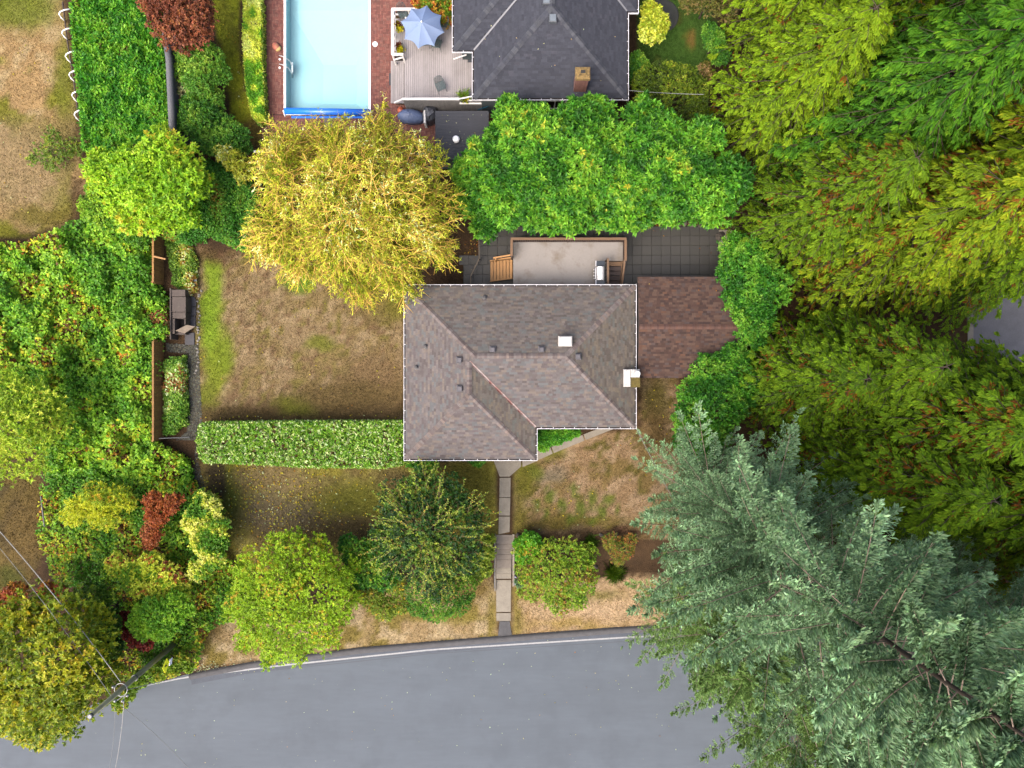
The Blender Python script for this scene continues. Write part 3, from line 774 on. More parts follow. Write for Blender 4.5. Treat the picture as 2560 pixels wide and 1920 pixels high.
def shingle_roof(house, bodies, deck_mat, sh_mat, pal, seed, dt=0.125, wid=(0.15, 0.34), n_ind=300, clip=None, thick=(0.006, 0.016), moss_tone=None):
    rng = np.random.default_rng(seed)
    roof = roof_solid(bodies, deck_mat, house)
    cs = [np.array(A(*c)) for c, w in pal]; wt = np.array([w for c, w in pal], float); wt /= wt.sum()
    variants = []
    for c in cs:
        for f in (0.9, 1.08):
            m_ = MB(); m_.add([(0, 0, .013), (1, 0, .013), (1, 1, .003), (0, 1, .003), (0, 0, -.012), (1, 0, -.012), (1, 1, -.012), (0, 1, -.012)],
                              [(0, 1, 2, 3), (4, 5, 1, 0), (5, 6, 2, 1), (7, 4, 0, 3)], tuple(c * f))
            variants.append(m_.mesh('shingle', sh_mat, cols=True))
    stuff = MB(); cand = []
    for qi, s in enumerate(bodies):
        for side, Ls, ends in s.planes():
            rows = int(s.half / dt)
            for r in range(rows + 1):
                t0 = r * dt; t1 = min(t0 + dt + 0.015, s.half)
                if t1 - t0 < 0.02: continue
                lo = 0 if ends[0] else 1; hi = 0 if ends[1] else 1
                a = -rng.random() * .3
                while a < Ls:
                    w = rng.uniform(*wid); e = a + w
                    A0, A1 = max(a, lo * t0), min(e, Ls - hi * t0); B0, B1 = max(a, lo * t1), min(e, Ls - hi * t1)
                    a2 = a; a = e
                    if A1 - A0 < 0.02: continue
                    if B1 < B0: B0 = B1 = min(max((A0 + A1) / 2, lo * t1), Ls - hi * t1)
                    mx, my, mz = s.pt(side, (A0 + A1) / 2, (t0 + t1) / 2)
                    skip = False
                    for qj, o in enumerate(bodies):
                        if qj == qi: continue
                        hh = o.h(mx, my)
                        if hh > mz + 1e-3 or (abs(hh - mz) <= 1e-3 and ((qj > qi) if side == 'W' else (qj < qi))): skip = True
                    if skip or (clip and not clip(mx, my)): continue
                    ci = rng.choice(len(cs), p=wt); f = rng.uniform(.92, 1.08)
                    c = cs[ci] * f
                    if moss_tone is not None: c = moss_tone(mx, my, side, c, rng)  # callback shifts the shingle colour by roof side
                    full = abs(A0 - a2) < 1e-6 and abs(A1 - e) < 1e-6 and abs(B0 - a2) < 1e-6 and abs(B1 - e) < 1e-6
                    if full and side == 'S': cand.append((s, side, a2, e, t0, t1, ci, mx, my, tuple(c)))
                    else: add_tab(stuff, s, side, A0, A1, B0, B1, t0, t1, rng.uniform(*thick), tuple(c))
    cand.sort(key=lambda q: math.hypot(q[7], q[8]))
    for j, (s, side, a2, e, t0, t1, ci, mx, my, c) in enumerate(cand):
        if j >= n_ind: add_tab(stuff, s, side, a2, e, a2, e, t0, t1, rng.uniform(*thick), c); continue
        o = link('shingle', variants[ci * 2 + int(rng.integers(2))], roof, False)
        p0 = Vector(s.pt(side, a2, t0)); ex = Vector(s.pt(side, e, t0)) - p0; ey = Vector(s.pt(side, a2, t1)) - p0
        n = ex.cross(ey).normalized()
        mtx = Matrix(((ex.x, ey.x, n.x, p0.x), (ex.y, ey.y, n.y, p0.y), (ex.z, ey.z, n.z, p0.z), (0, 0, 0, 1)))
        o.matrix_basis = mtx
    tag(stuff.build('shingles', sh_mat, roof, cols=True), kind='stuff')
    return roof
def add_tab(b, s, side, A0, A1, B0, B1, t0, t1, th, c):
    v = [Vector(s.pt(side, A0, t0)), Vector(s.pt(side, A1, t0)), Vector(s.pt(side, B1, t1)), Vector(s.pt(side, B0, t1))]
    if side in 'NW': v = [v[1], v[0], v[3], v[2]]
    up = Vector((0, 0, 1))
    vs = [v[0] + up * th, v[1] + up * th, v[2] + up * .002, v[3] + up * .002, v[0] - up * .02, v[1] - up * .02]
    b.add(vs, [(0, 1, 2, 3), (4, 5, 1, 0), (4, 0, 3), (5, 2, 1)], c)
def caps(roof, house, p, q, sh_mat, cols, rng, step=0.14, w=0.15):
    """ridge and hip caps: bent shingles overlapping up the line from p to q"""
    p = Vector(p); q = Vector(q); d = (q - p); L_ = d.length; d.normalize(); side = d.cross(Vector((0, 0, 1))).normalized()
    n = int(L_ / step); flat = abs(d.z) < .02
    for i in range(n):
        a = p + d * (i * step); e = p + d * (i * step + step * 1.35)
        th = .05 + rng.uniform(0, .008); dr = (0.055 if not flat else 0.05)
        c = tuple(np.array(A(*cols[rng.integers(len(cols))])) * rng.uniform(.85, 1.15)); b = MB(); u = Vector((0, 0, 1))
        b.add([a - side * w + u * (th - dr), a + u * (th + .012), a + side * w + u * (th - dr), e + side * w + u * (th - dr - .015), e + u * (th - .004), e - side * w + u * (th - dr - .015),
               a - side * w + u * (th - dr - .03), a + u * (th - .02), a + side * w + u * (th - dr - .03)],
              [(1, 0, 5, 4), (2, 1, 4, 3), (0, 1, 7, 6), (1, 2, 8, 7)], c)
        b.build('ridge_cap', sh_mat, roof, cols=True)
def gutter(house, pts, z, white, dark, rng, step=0.62, close=True, inset=0.11):
    """eaves gutter along an outline given in plan (counter-clockwise), outer lip on the outline"""
    n = len(pts); lip = MB(); ch = MB(); hg = MB()
    rngn = n if close else n - 1
    def off(i, d):
        p = Vector((*pts[i], 0)); a = Vector((*pts[i - 1], 0)) if (close or i > 0) else None; c = Vector((*pts[(i + 1) % n], 0)) if (close or i < n - 1) else None
        d1 = (p - a).normalized() if a is not None else (c - p).normalized(); d2 = (c - p).normalized() if c is not None else d1
        n1 = Vector((-d1.y, d1.x, 0)); n2 = Vector((-d2.y, d2.x, 0)); m_ = (n1 + n2); m_ = m_ / max(m_.dot(n1), .3)
        return p + m_ * d
    for i in range(rngn):
        j = (i + 1) % n
        o0, o1 = off(i, 0), off(j, 0); a0, a1 = off(i, .027), off(j, .027); b0, b1 = off(i, inset), off(j, inset)
        lip.add([(o0.x, o0.y, z - .12), (o1.x, o1.y, z - .12), (o1.x, o1.y, z), (o0.x, o0.y, z), (a0.x, a0.y, z), (a1.x, a1.y, z), (a1.x, a1.y, z - .1), (a0.x, a0.y, z - .1)],
                [(0, 1, 2, 3), (3, 2, 5, 4), (4, 5, 6, 7)])
        ch.add([(a0.x, a0.y, z - .07), (a1.x, a1.y, z - .07), (b1.x, b1.y, z - .07), (b0.x, b0.y, z - .07)], [(0, 1, 2, 3)])
        d = (a1 - a0); L_ = d.length; d.normalize(); nn = Vector((-d.y, d.x, 0)); k = int(L_ / step)
        for q in range(1, k + 1):
            c = a0 + d * (q - .5) * L_ / k + d * rng.normal(0, .05)
            m_ = Matrix(((d.x, nn.x, 0, c.x), (d.y, nn.y, 0, c.y), (0, 0, 1, z), (0, 0, 0, 1)))
            hg.box((-.014, -.002, -.02), (.014, inset * .8, -.004), m=m_)
    lip.build('gutter', white, house); ch.build('gutter_channel', dark, house); tag(hg.build('gutter_hangers', white, house), kind='stuff')
M['white_paint'] = mat('white paint', (.5, .5, .51), .45, .08, 3, tint=(A(165,160,150), 2.5, .55, .75, .5))
M['gutter_white'] = mat('gutter white', (0.38, 0.38, 0.40), .5, .12, 3, tint=(A(150,142,138), 1.2, .54, .70, .7))
M['gutter_dark'] = mat('gutter debris', A(62,50,48), .9, .3, 5)
M['shingle'] = mat('shingle', rough=.9, var=.10, scale=9, bump=.004, bscale=80, attr=True, spec=.25)
M['roof_felt'] = mat('roof felt', A(70,64,64), .95, .1, 5)
M['stucco'] = mat('stucco', A(215,205,190), .9, .08, 2, .004, 60)

# ---- the house
ZE = 2.75
def pxy(u, v, z): q = P(u, v, z); return q.x, q.y
hx0, hyT = pxy(1009, 711, ZE); hx1, hyB = pxy(1591.5, 1072.5, ZE); hxw, hyF = pxy(1343.5, 1152, ZE)
house = thing('house', 'low house with a brown grey shingle hip roof in the middle of the plot', 'house', ((hx0 + hx1) / 2, (hyT + hyB) / 2, 0))
g_ = .11
HB = [Hip(hx0 + g_, hx1 - g_, hyB + g_, hyT - g_, ZE, 0.30), Hip(hx0 + g_, hxw - g_, hyF + g_, hyT - g_, ZE, 0.30)]
PAL_H = [((154,146,146), 4), ((146,138,136), 4), ((164,151,142), 3), ((134,124,123), 2.5), ((145,147,149), 3), ((168,156,152), 1.5), ((140,129,130), 2)]
def tone_h(x, y, side, c, rng):  # east and north slopes get a darker, less blue shingle tone
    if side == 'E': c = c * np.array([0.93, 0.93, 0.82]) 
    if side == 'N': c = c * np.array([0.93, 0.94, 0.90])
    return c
roof = shingle_roof(house, HB, M['roof_felt'], M['shingle'], PAL_H, 3, moss_tone=tone_h)
rng = np.random.default_rng(4)
capc = [(160,148,146), (176,158,150), (146,132,130), (168,158,156)]
a_, b_ = HB
zr = a_.ze + a_.k * a_.half; zrb = b_.ze + b_.k * b_.half; ym = (a_.y0 + a_.y1) / 2; xb = (b_.x0 + b_.x1) / 2
R0 = (a_.x0 + a_.half, ym, zr); R1 = (a_.x1 - a_.half, ym, zr); RB = (xb, b_.y0 + b_.half, zrb)
yv = a_.y0 + b_.half
for p, q in (((a_.x0, a_.y1, ZE), R0), ((a_.x1, a_.y1, ZE), R1), ((a_.x1, a_.y0, ZE), R1), (R0, R1), ((b_.x0, b_.y0, ZE), RB), ((b_.x1, b_.y0, ZE), RB), (RB, (xb, yv, zrb))):
    caps(roof, house, p, q, M['shingle'], capc, rng)
# valley flashing, rusty
M['rust_white'] = mat('rusty flashing', A(200,180,175), .6, .2, 4, tint=(A(150,62,40), 1.8, .44, .58, .95))
b = MB(); v0 = Vector((b_.x1, a_.y0, ZE)); v1 = Vector((xb, yv, zrb)); dv = (v1 - v0).normalized(); sv_ = Vector((dv.y, -dv.x, 0)).normalized()
for sgn in (-1, 1):
    e = sv_ * .075 * sgn; b.add([v0 + Vector((0, 0, .022)), v1 + Vector((0, 0, .022)), v1 + e + Vector((0, 0, .05)), v0 + e + Vector((0, 0, .05))], [(0, 1, 2, 3) if sgn < 0 else (3, 2, 1, 0)])
b.build('valley_flashing', M['rust_white'], roof)
gutter(house, [(hx0, hyF), (hxw, hyF), (hxw, hyB), (hx1, hyB), (hx1, hyT), (hx0, hyT)], ZE - .01, M['gutter_white'], M['gutter_dark'], rng)
b = MB(); i_ = .55
b.prism([(hx0 + i_, hyF + i_), (hxw - i_, hyF + i_), (hxw - i_, hyB + i_), (hx1 - i_, hyB + i_), (hx1 - i_, hyT - i_), (hx0 + i_, hyT - i_)], -.1, ZE - .2)
b.build('wall', M['stucco'], house)
M['dark_glass'] = mat('window glass', A(40,48,56), .08, .0, 1, spec=.8)
def window(parent, c, w, h, face, fm=None):
    """face: unit vector the window looks along"""
    c = Vector(c); f = Vector(face); r = Vector((-f.y, f.x, 0))
    m_ = Matrix(((r.x, f.x, 0, c.x), (r.y, f.y, 0, c.y), (0, 0, 1, c.z), (0, 0, 0, 1)))
    b = MB()
    for x0, x1, z0, z1 in ((-w/2, w/2, h/2 - .07, h/2), (-w/2, w/2, -h/2, -h/2 + .07), (-w/2, -w/2 + .07, -h/2 + .07, h/2 - .07), (w/2 - .07, w/2, -h/2 + .07, h/2 - .07), (-.03, .03, -h/2 + .07, h/2 - .07)):
        b.box((x0, 0.003, z0), (x1, .06, z1), m=m_)
    o = b.build('window', fm or M['white_paint'], parent)
    g = MB(); g.box((-w/2 + .06, .004, -h/2 + .06), (w/2 - .06, .03, h/2 - .06), m=m_); g.build('pane', M['dark_glass'], o)
    return o
for x in (hx0 + 2.3, hx0 + 5.2): window(house, (x, hyF + i_, 1.5), 1.6, 1.1, (0, -1, 0))
for x in (hxw + 1.5, hxw + 4.0): window(house, (x, hyB + i_, 1.5), 1.4, 1.1, (0, -1, 0))
window(house, (hx0 + i_, hyB + 1.5, 1.5), 1.6, 1.1, (-1, 0, 0))
d_ = MB(); d_.box((xb + 2.2, hyF + i_ - .05, .05), (xb + 3.15, hyF + i_ - .003, 2.1)); dr_ = d_.build('door', mat('dark red door', A(110,52,44), .5), house)
d_ = MB(); d_.lathe([(.02, 0), (.035, .03), (.02, .06)], n=8, m=Matrix.Translation((xb + 3.05, hyF + i_ - .05, 1.05)) @ Matrix.Rotation(math.pi / 2, 4, 'X')); d_.build('handle', M['grey_metal'], dr_)
# vents on the roof
M['vent'] = mat('vent metal', A(135,132,140), .5, .12, 8, metal=.3)
def roof_z(x, y, bodies): return max(s.h(x, y) for s in bodies)
def on_roof(u, v, bodies, z=3.6):
    for _ in range(5):
        q = P(u, v, z); z = roof_z(q.x, q.y, bodies)
    return P(u, v, z)
for (u, v) in ((1232,874),(1354,874),(1149,900),(1150,971),(1445,891)):
    p = on_roof(u, v, HB); b = MB()
    b.bevbox((p.x - .2, p.y - .2, p.z - .12), (p.x + .2, p.y + .2, p.z + .04), .01); 
    b.bevbox((p.x - .15, p.y - .16, p.z + .04), (p.x + .15, p.y + .15, p.z + .22), .045)
    b.build('roof_vent', M['vent'], roof)
for (u, v) in ((1212,744),(1065,866),(1042,918)):
    p = on_roof(u, v, HB); b = MB(); b.tube([p - Vector((0, 0, .1)), p + Vector((0, 0, .3))], .05, 10); b.lathe([(.16, -.02), (.15, .03), (.06, .06)], p, 12); b.build('vent_pipe', mat('dark pipe', A(70,68,72), .6), roof)
M['white_brick'] = mat('white painted brick', (.22, .217, .21), .7, .10, 5, .012, 18, tint=(A(120,90,62), 4.5, .60, .68, .9))
p = on_roof(1412, 854, HB); ch = MB(); w_, h_ = S(31, p.z) / 2, S(22, p.z) / 2
ch.bevbox((p.x - w_, p.y - h_, p.z - .6), (p.x + w_, p.y + h_, p.z + .42), .03); co = ch.build('chimney', M['white_brick'], roof)
c2 = MB(); c2.bevbox((p.x - w_ - .04, p.y - h_ - .04, p.z + .32), (p.x + w_ + .04, p.y + h_ + .04, p.z + .46), .05); c2.build('cap', M['white_brick'], roof)
# outside chimney on the right wall: white shaft, mossy slab, clay pot
M['moss_tone'] = mat('moss_tone', A(142,124,20), .95, .2, 6, .03, 30)
b = MB(); p0 = P(1559.5, 967, 3.2); p1 = P(1599, 923, 3.2); xm = P(1577, 0, 3.2).x; yq = P(0, 943.5, 3.2).y
b.bevbox((p0.x, p0.y, 2.4), (xm, p1.y, 3.2), .03); cho = b.build('chimney', M['white_brick'], roof)
b = MB(); b.bevbox((xm, yq, 0), (p1.x, p1.y, 3.32), .03); b.build('chimney_stack', M['white_brick'], roof)
b = MB(); b.bevbox((xm + .02, p0.y - .03, 0), (p1.x + .04, yq - .003, 3.22), .02); b.build('chimney_shoulder', M['moss_tone'], roof)
q = P(1593, 934, 3.5); b = MB(); b.lathe([(.15, -.25), (.15, .12), (.17, .16), (.13, .2)], q, 16); b.build('chimney_pot', M['white_paint'], roof, True)
# ---- garage with brown shingles
ZG = 2.5
gx0, gyT = pxy(1594, 692, ZG); gx1, gyB = pxy(1850, 945, ZG)
garage = thing('garage', 'low garage with a brown shingle gable roof against the right end of the house', 'garage', ((gx0 + gx1) / 2, (gyT + gyB) / 2, 0))
GB = [Hip(gx0, gx1, gyB, gyT, ZG, .17, gable=('W', 'E'))]
PAL_G = [((124,96,84), 4), ((112,84,74), 3), ((136,108,94), 3), ((98,76,70), 2.5), ((118,100,96), 1.5), ((140,102,82), 1)]
groof = shingle_roof(garage, GB, mat('brown felt', A(62,44,40), .95, .1, 5), M['shingle'], PAL_G, 6, dt=.13, wid=(.17, .30))
caps(groof, garage, (gx0 + .05, (gyT + gyB) / 2, ZG + .17 * GB[0].half), (gx1, (gyT + gyB) / 2, ZG + .17 * GB[0].half), M['shingle'], [(150,116,104), (136,104,96), (146,108,94)], rng)
b = MB(); b.box((gx0 + .02, gyB + .3, -.1), (gx1 - .2, gyT - .3, ZG - .2)); b.build('wall', M['stucco'], garage)
litter('fallen_leaves', [([(1600,700),(1790,700),(1790,800),(1600,940)], 26, None)], 'small orange leaves lying on the brown garage roof', [((205,130,60), 3), ((225,180,110), 1)], 37, (.07, .13), .02, ZG + .12)

# ---- back deck
ZD = 1.05
M['deck_vinyl'] = mat('deck membrane', A(216,208,202), .75, .05, 1.2, tint=(A(165,145,118), .8, .50, .68, .7))
M['brown_wood'] = mat('brown stained wood', A(158,118,80, 1.1), .75, .16, 4, rnd=.15, stretch=(1, 6, 1))
M['dark_wood'] = mat('dark stained wood', A(98,70,60), .7, .18, 4, rnd=.15)
M['new_wood'] = mat('fresh cedar', A(226,166,94, 1.3), .7, .16, 5, rnd=.14, stretch=(9, 1, 1))
x0, yT = pxy(1283, 603, ZD); x1, yB = pxy(1557, 735, ZD)
xs0 = P(1519, 0, ZD).x; ys0 = P(0, 652, ZD).y
deck = thing('deck', 'raised back deck with pale membrane floor and brown wooden railing', 'deck', (x0, yT, 0))
b = MB(); b.prism([(x0, yB), (xs0, yB), (xs0, ys0), (x1, ys0), (x1, yT), (x0, yT)], ZD - .18, ZD); b.build('floor', M['deck_vinyl'], deck)
b = MB(); b.prism([(x0 + .06, yB), (xs0 - .06, yB), (xs0 - .06, ys0 + .05), (x1 - .06, ys0 + .05), (x1 - .06, yT - .06), (x0 + .06, yT - .06)], .1, ZD - .19); b.build('skirt', M['dark_wood'], deck)
ZR = ZD + .95
rT = P(0, 597, ZR).y; rL = P(1279, 0, ZR).x; rR = P(1564, 0, ZR).x; rLb = P(0, 640, ZR).y; rRb = P(0, 652, ZR).y
for a, e in (((rL - .05, rT), (rR + .05, rT)), ((rL, rT - .075), (rL, rLb)), ((rR, rT - .075), (rR, rRb))):
    b = MB(); b.beam((*a, ZR), (*e, ZR), .15, .04); b.build('rail_cap', M['brown_wood'], deck)
    b = MB(); b.beam((*a, ZD + .12), (*e, ZD + .12), .05, .07); b.build('bottom_rail', M['dark_wood'], deck)
bal = MB(); bal.box((-.02, -.02, ZD + .1), (.02, .02, ZR - .02)); balm = bal.mesh('baluster', M['dark_wood'])
for k in range(62):
    put('baluster', balm, (rL + .1 + k * (rR - rL - .2) / 61, rT - .02, 0), deck)
for k in range(11): put('baluster', balm, (rR - .01, rT - .12 - k * (rT - rRb - .12) / 11, 0), deck)
for k in range(8): put('baluster', balm, (rL + .01, rT - .12 - k * (rT - rLb - .12) / 8, 0), deck)
for (x, y) in ((rL, rT), (rR, rT), ((rL + rR) / 2, rT), (rL, rLb), (rR, rRb)):
    b = MB(); b.box((x - .045, y - .045, 0), (x + .045, y + .045, ZR - .021)); b.build('post', M['dark_wood'], deck)
# orange steps at the left end
st = thing('steps', 'short ramp-like flight of fresh orange cedar treads at the left end of the deck', 'steps', P(1254, 675))
n = 7
for k in range(n):
    f0 = k / n; zt = ZD - .12 - .7 * (1 - f0) * .55
    a = P(1226 + (1282 - 1226) * k / n, 653 - 5 * f0, zt); e = P(1226 + (1282 - 1226) * (k + 1) / n - 1.0, 702 - 6 * f0, zt)
    b = MB(); b.bevbox((a.x, e.y, zt - .04), (e.x, a.y, zt), .008); b.build('tread', M['new_wood'], st)
for (v, f_) in ((703, 0), (651, 1)):
    b = MB(); b.beam(P(1226, v + 1, .42), P(1282, v - 7 if v > 690 else v - 5, .85), .05, .22); b.build('stringer', M['new_wood'], st)
for a, e, w in (((1233, 645), (1280, 637), .09), ((1240, 649), (1280, 643), .05)):
    b = MB(); b.beam(P(*a, 1.35 if w > .06 else 1.0), P(*e, 1.75 if w > .06 else 1.4), w, .05); b.build('handrail', M['new_wood'], st)
b = MB(); q = P(1239, 648, 1.3); b.box((q.x - .045, q.y - .045, 0), (q.x + .045, q.y + .045, 1.36)); b.build('post', M['new_wood'], st)
# dark stairs at the right end
st = thing('steps', 'steep brown wooden stairs beside the barbecue at the right end of the deck', 'steps', P(1540, 690))
for k in range(5):
    zt = ZD - .17 * (k + 1) + .15; a = P(1521, 654 + 12 * k, zt); e = P(1554 - k, 665 + 12 * k, zt)
    b = MB(); b.bevbox((a.x, e.y, zt - .04), (e.x, a.y, zt), .008); b.build('tread', M['dark_wood'] if k else M['brown_wood'], st)
for (a, e, z0, z1, w) in (((1520, 646), (1520, 720), ZR, ZR - .05, .13), ((1562, 648), (1555, 712), ZR, 1.15, .11), ((1556, 652), (1550, 712), ZD + .4, .4, .06)):
    b = MB(); b.beam(P(*a, z0), P(*e, z1), w, .05); b.build('handrail', M['brown_wood'], st)
for k in range(8):
    q = P(1516, 650 + 8 * k, ZD + .5); b = MB(); b.box((q.x - .02, q.y - .02, ZD), (q.x + .02, q.y + .02, ZR - .05)); b.build('baluster', M['dark_wood'], st)
for (u, v, z) in ((1520, 647, ZR), (1562, 650, ZR), (1556, 706, 1.1)):
    q = P(u, v, z); b = MB(); b.box((q.x - .045, q.y - .045, 0), (q.x + .045, q.y + .045, z - .02)); b.build('post', M['brown_wood'], st)
# barbecue
bbq = thing('barbecue', 'gas barbecue with steel hood and dark side shelves on the deck', 'barbecue', P(1500, 682, ZD))
M['steel'] = mat('stainless steel', (.45, .45, .46), .35, .06, 5, metal=.4)
M['dark_plastic'] = mat('dark enamel', A(62,74,88), .4, .1, 6)
zb = ZD + .9
def R(u0, v0, u1, v1, z): a = P(u0, v0, z); e = P(u1, v1, z); return min(a.x, e.x), min(a.y, e.y), max(a.x, e.x), max(a.y, e.y)
x_0, y_0, x_1, y_1 = R(1492, 666, 1512, 699, zb + .2)
b = MB(); nseg = 8; vs = []
for j in range(nseg + 1):
    t = math.pi * j / nseg; xx = (x_0 + x_1) / 2 - (x_1 - x_0) / 2 * math.cos(t); zz = zb - .05 + .28 * math.sin(t)
    vs += [(xx, y_0, zz), (xx, y_1, zz)]
b.add(vs, [(2*j, 2*j + 2, 2*j + 3, 2*j + 1) for j in range(nseg)] + [tuple(2*j for j in range(nseg, -1, -1)), tuple(2*j + 1 for j in range(nseg + 1))])
hd = b.build('hood', M['steel'], bbq)
b = MB(); b.tube([(x_0 - .06, y_0 + .06, zb + .1), (x_0 - .06, y_1 - .06, zb + .1)], .018, 8); b.build('handle', M['steel'], hd)
b = MB(); b.box((x_0 + .17, (y_0 + y_1) / 2 - .06, zb + .2), (x_0 + .21, (y_0 + y_1) / 2 + .06, zb + .235)); b.build('thermometer', M['dark_plastic'], hd)
b = MB(); b.box((x_0, y_0, ZD + .25), (x_1, y_1, zb - .06)); b.build('cabinet', M['dark_plastic'], bbq)
b = MB(); b.box((x_0 - .1, y_0 + .02, zb - .25), (x_0 - .005, y_1 - .02, zb - .1)); b.build('control_panel', M['dark_plastic'], bbq)
for j in range(4):
    b = MB(); b.tube([(x_0 - .15, y_0 + .12 + j * .18, zb - .17), (x_0 - .1, y_0 + .12 + j * .18, zb - .17)], .025, 8); b.build('knob', M['steel'], bbq)
for (va, vb) in ((652, 665.5), (699.5, 716)):
    xa, ya, xc, yc = R(1489, va, 1512, vb, zb - .08); b = MB(); b.bevbox((xa, ya, zb - .14), (xc, yc, zb - .07), .015); b.build('side_shelf', M['dark_plastic'], bbq)
    b = MB(); b.box((xa, ya, zb - .139), (xa + .035, yc, zb - .05)); b.build('shelf_edge', M['steel'], bbq)
for xx in (x_0 + .05, x_1 - .05):
    for yy in (y_0 + .05, y_1 - .05):
        b = MB(); b.box((xx - .025, yy - .025, ZD), (xx + .025, yy + .025, ZD + .25)); b.build('leg', M['dark_plastic'], bbq)

# ------------------------------------------------------------------ pool and brick terrace
px0, px1, py0, py1 = POOL
terr = thing('terrace', None, None, P(690, 150)); struct(terr, 'red brick terrace round the swimming pool')
M['mortar'] = mat('mortar', A(120,72,60), .95, .2, 6)
M['brick'] = mat('brick paver', rough=.85, var=.14, scale=3, bump=.004, bscale=50, attr=True, tint=(A(120,96,70), .5, .55, .75, .6))
def rect(u0, v0, u1, v1, z=0.0): a = P(u0, v1, z); e = P(u1, v0, z); return a.x, a.y, e.x, e.y
TR = [rect(655, -60, 712, 286), rect(925, -60, 987, 320), rect(655, 286, 925, 345), rect(987, -60, 1045, 30), rect(987, 262, 1100, 440)]
b = MB()
for i, (a, c, d, e) in enumerate(TR): b.box((a, c, -.2), (d, e, .012 + .001 * i))
b.build('bed', M['mortar'], terr)
bc = [(196,118,100), (184,106,90), (204,132,112), (174,98,84), (190,126,110)]
bvar = []
for c in bc:
    m_ = MB(); m_.bevbox((-.096, -.046, -.02), (.096, .046, 0), .006, tuple(A(*c))); bvar.append(m_.mesh('brick', M['brick'], cols=True))
rng = np.random.default_rng(12); bst = MB(); cand = []
for i, (a, c, d, e) in enumerate(TR):
    ix = np.arange(a + .05, d - .03, .2); 
    for bi, x in enumerate(np.arange(a, d - .1, .205)):
        for bj, y in enumerate(np.arange(c, e - .1, .205)):
            for s_ in (0, 1):                         # basket weave pairs
                if (bi + bj) % 2: cx, cy, rz = x + .1025, y + .0515 + .1025 * s_, 0
                else: cx, cy, rz = x + .0515 + .1025 * s_, y + .1025, math.pi / 2
                cand.append((cx, cy, rz, i))
cand.sort(key=lambda q: abs(q[0] - px0 + .4) + abs(q[1] - (py0 + 2.2)) * .6)
for k, (cx, cy, rz, i) in enumerate(cand):
    z = .026 + .001 * i + rng.normal(0, .0015)
    if k < 300: put('brick', bvar[rng.integers(5)], (cx, cy, z), terr, rz)
    else:
        m_ = Matrix.Translation((cx, cy, z)) @ Matrix.Rotation(rz, 4, 'Z')
        bst.bevbox((-.096, -.046, -.02), (.096, .046, 0), .006, tuple(np.array(A(*bc[rng.integers(5)])) * rng.uniform(.85, 1.12)), m_)
tag(bst.build('bricks', M['brick'], terr, cols=True), kind='stuff')
pool = thing('swimming_pool', None, None, ((px0 + px1) / 2, py0, 0)); struct(pool, 'swimming pool with pale liner and clear light blue water')
M['liner'] = mat('pool liner', (0.30, 0.42, 0.455), .6, .02, 1)
hu0, hu1, hv0, hv1 = P(795, 0).x, P(880, 0).x, P(0, 240).y, P(0, 140).y
zs, zd = -1.0, -1.3
b = MB()
vs = [(px0, py0, 0), (px1, py0, 0), (px1, py1, 0), (px0, py1, 0),
      (px0, py0, zs), (px1, py0, zs), (px1, hv1 + 3.4, zs), (px0, hv1 + 3.4, zs), (px0, py1, zs), (px1, py1, zs),
      (hu0, hv0, zd), (hu1, hv0, zd), (hu1, hv1, zd), (hu0, hv1, zd)]
fs = [(0, 1, 5, 4), (1, 2, 9, 6, 5), (2, 3, 8, 9), (3, 0, 4, 7, 8), (7, 6, 9, 8), (10, 11, 12, 13), (4, 5, 11, 10), (5, 6, 12, 11), (6, 7, 13, 12), (7, 4, 10, 13)]
b.add(vs, [f[::-1] for f in fs])
b.build('liner', M['liner'], pool)
w = bpy.data.materials.new('pool water'); w.use_nodes = True; nt = w.node_tree
for n in list(nt.nodes): nt.nodes.remove(n)
o_ = nt.nodes.new('ShaderNodeOutputMaterial'); tr = nt.nodes.new('ShaderNodeBsdfTransparent'); gl = nt.nodes.new('ShaderNodeBsdfGlossy'); gl.inputs['Roughness'].default_value = .04
fr = nt.nodes.new('ShaderNodeFresnel'); fr.inputs['IOR'].default_value = 1.33; mx = nt.nodes.new('ShaderNodeMixShader')
tr.inputs['Color'].default_value = (.93, 1, 1, 1)
nz = nt.nodes.new('ShaderNodeTexNoise'); nz.inputs['Scale'].default_value = 3; bp = nt.nodes.new('ShaderNodeBump'); bp.inputs['Distance'].default_value = .01
tc = nt.nodes.new('ShaderNodeTexCoord'); nt.links.new(tc.outputs['Object'], nz.inputs['Vector']); nt.links.new(nz.outputs['Fac'], bp.inputs['Height']); nt.links.new(bp.outputs[0], gl.inputs['Normal'])
ab = nt.nodes.new('ShaderNodeVolumeAbsorption'); ab.inputs['Color'].default_value = (.25, .95, 1, 1); ab.inputs['Density'].default_value = .12
nt.links.new(fr.outputs[0], mx.inputs[0]); nt.links.new(tr.outputs[0], mx.inputs[1]); nt.links.new(gl.outputs[0], mx.inputs[2]); nt.links.new(mx.outputs[0], o_.inputs['Surface']); nt.links.new(ab.outputs[0], o_.inputs['Volume'])
b = MB(); b.box((px0 - .02, py0 - .02, -3.0), (px1 + .02, py1 + .02, -.13)); b.build('water', w, pool)
M['coping'] = mat('white coping', (.74, .76, .78), .5, .04, 3)
for a in ((px0 - .10, py0 - .1, px0 + .02, py1), (px1 - .02, py0 - .1, px1 + .10, py1), (px0 + .021, py0 - .1, px1 - .021, py0 + .03)):
    b = MB(); b.bevbox((a[0], a[1], -.14), (a[2], a[3], .06), .02); b.build('coping', M['coping'], pool)
b = MB(); q = P(861, 175, -2.2)
rng = np.random.default_rng(3)
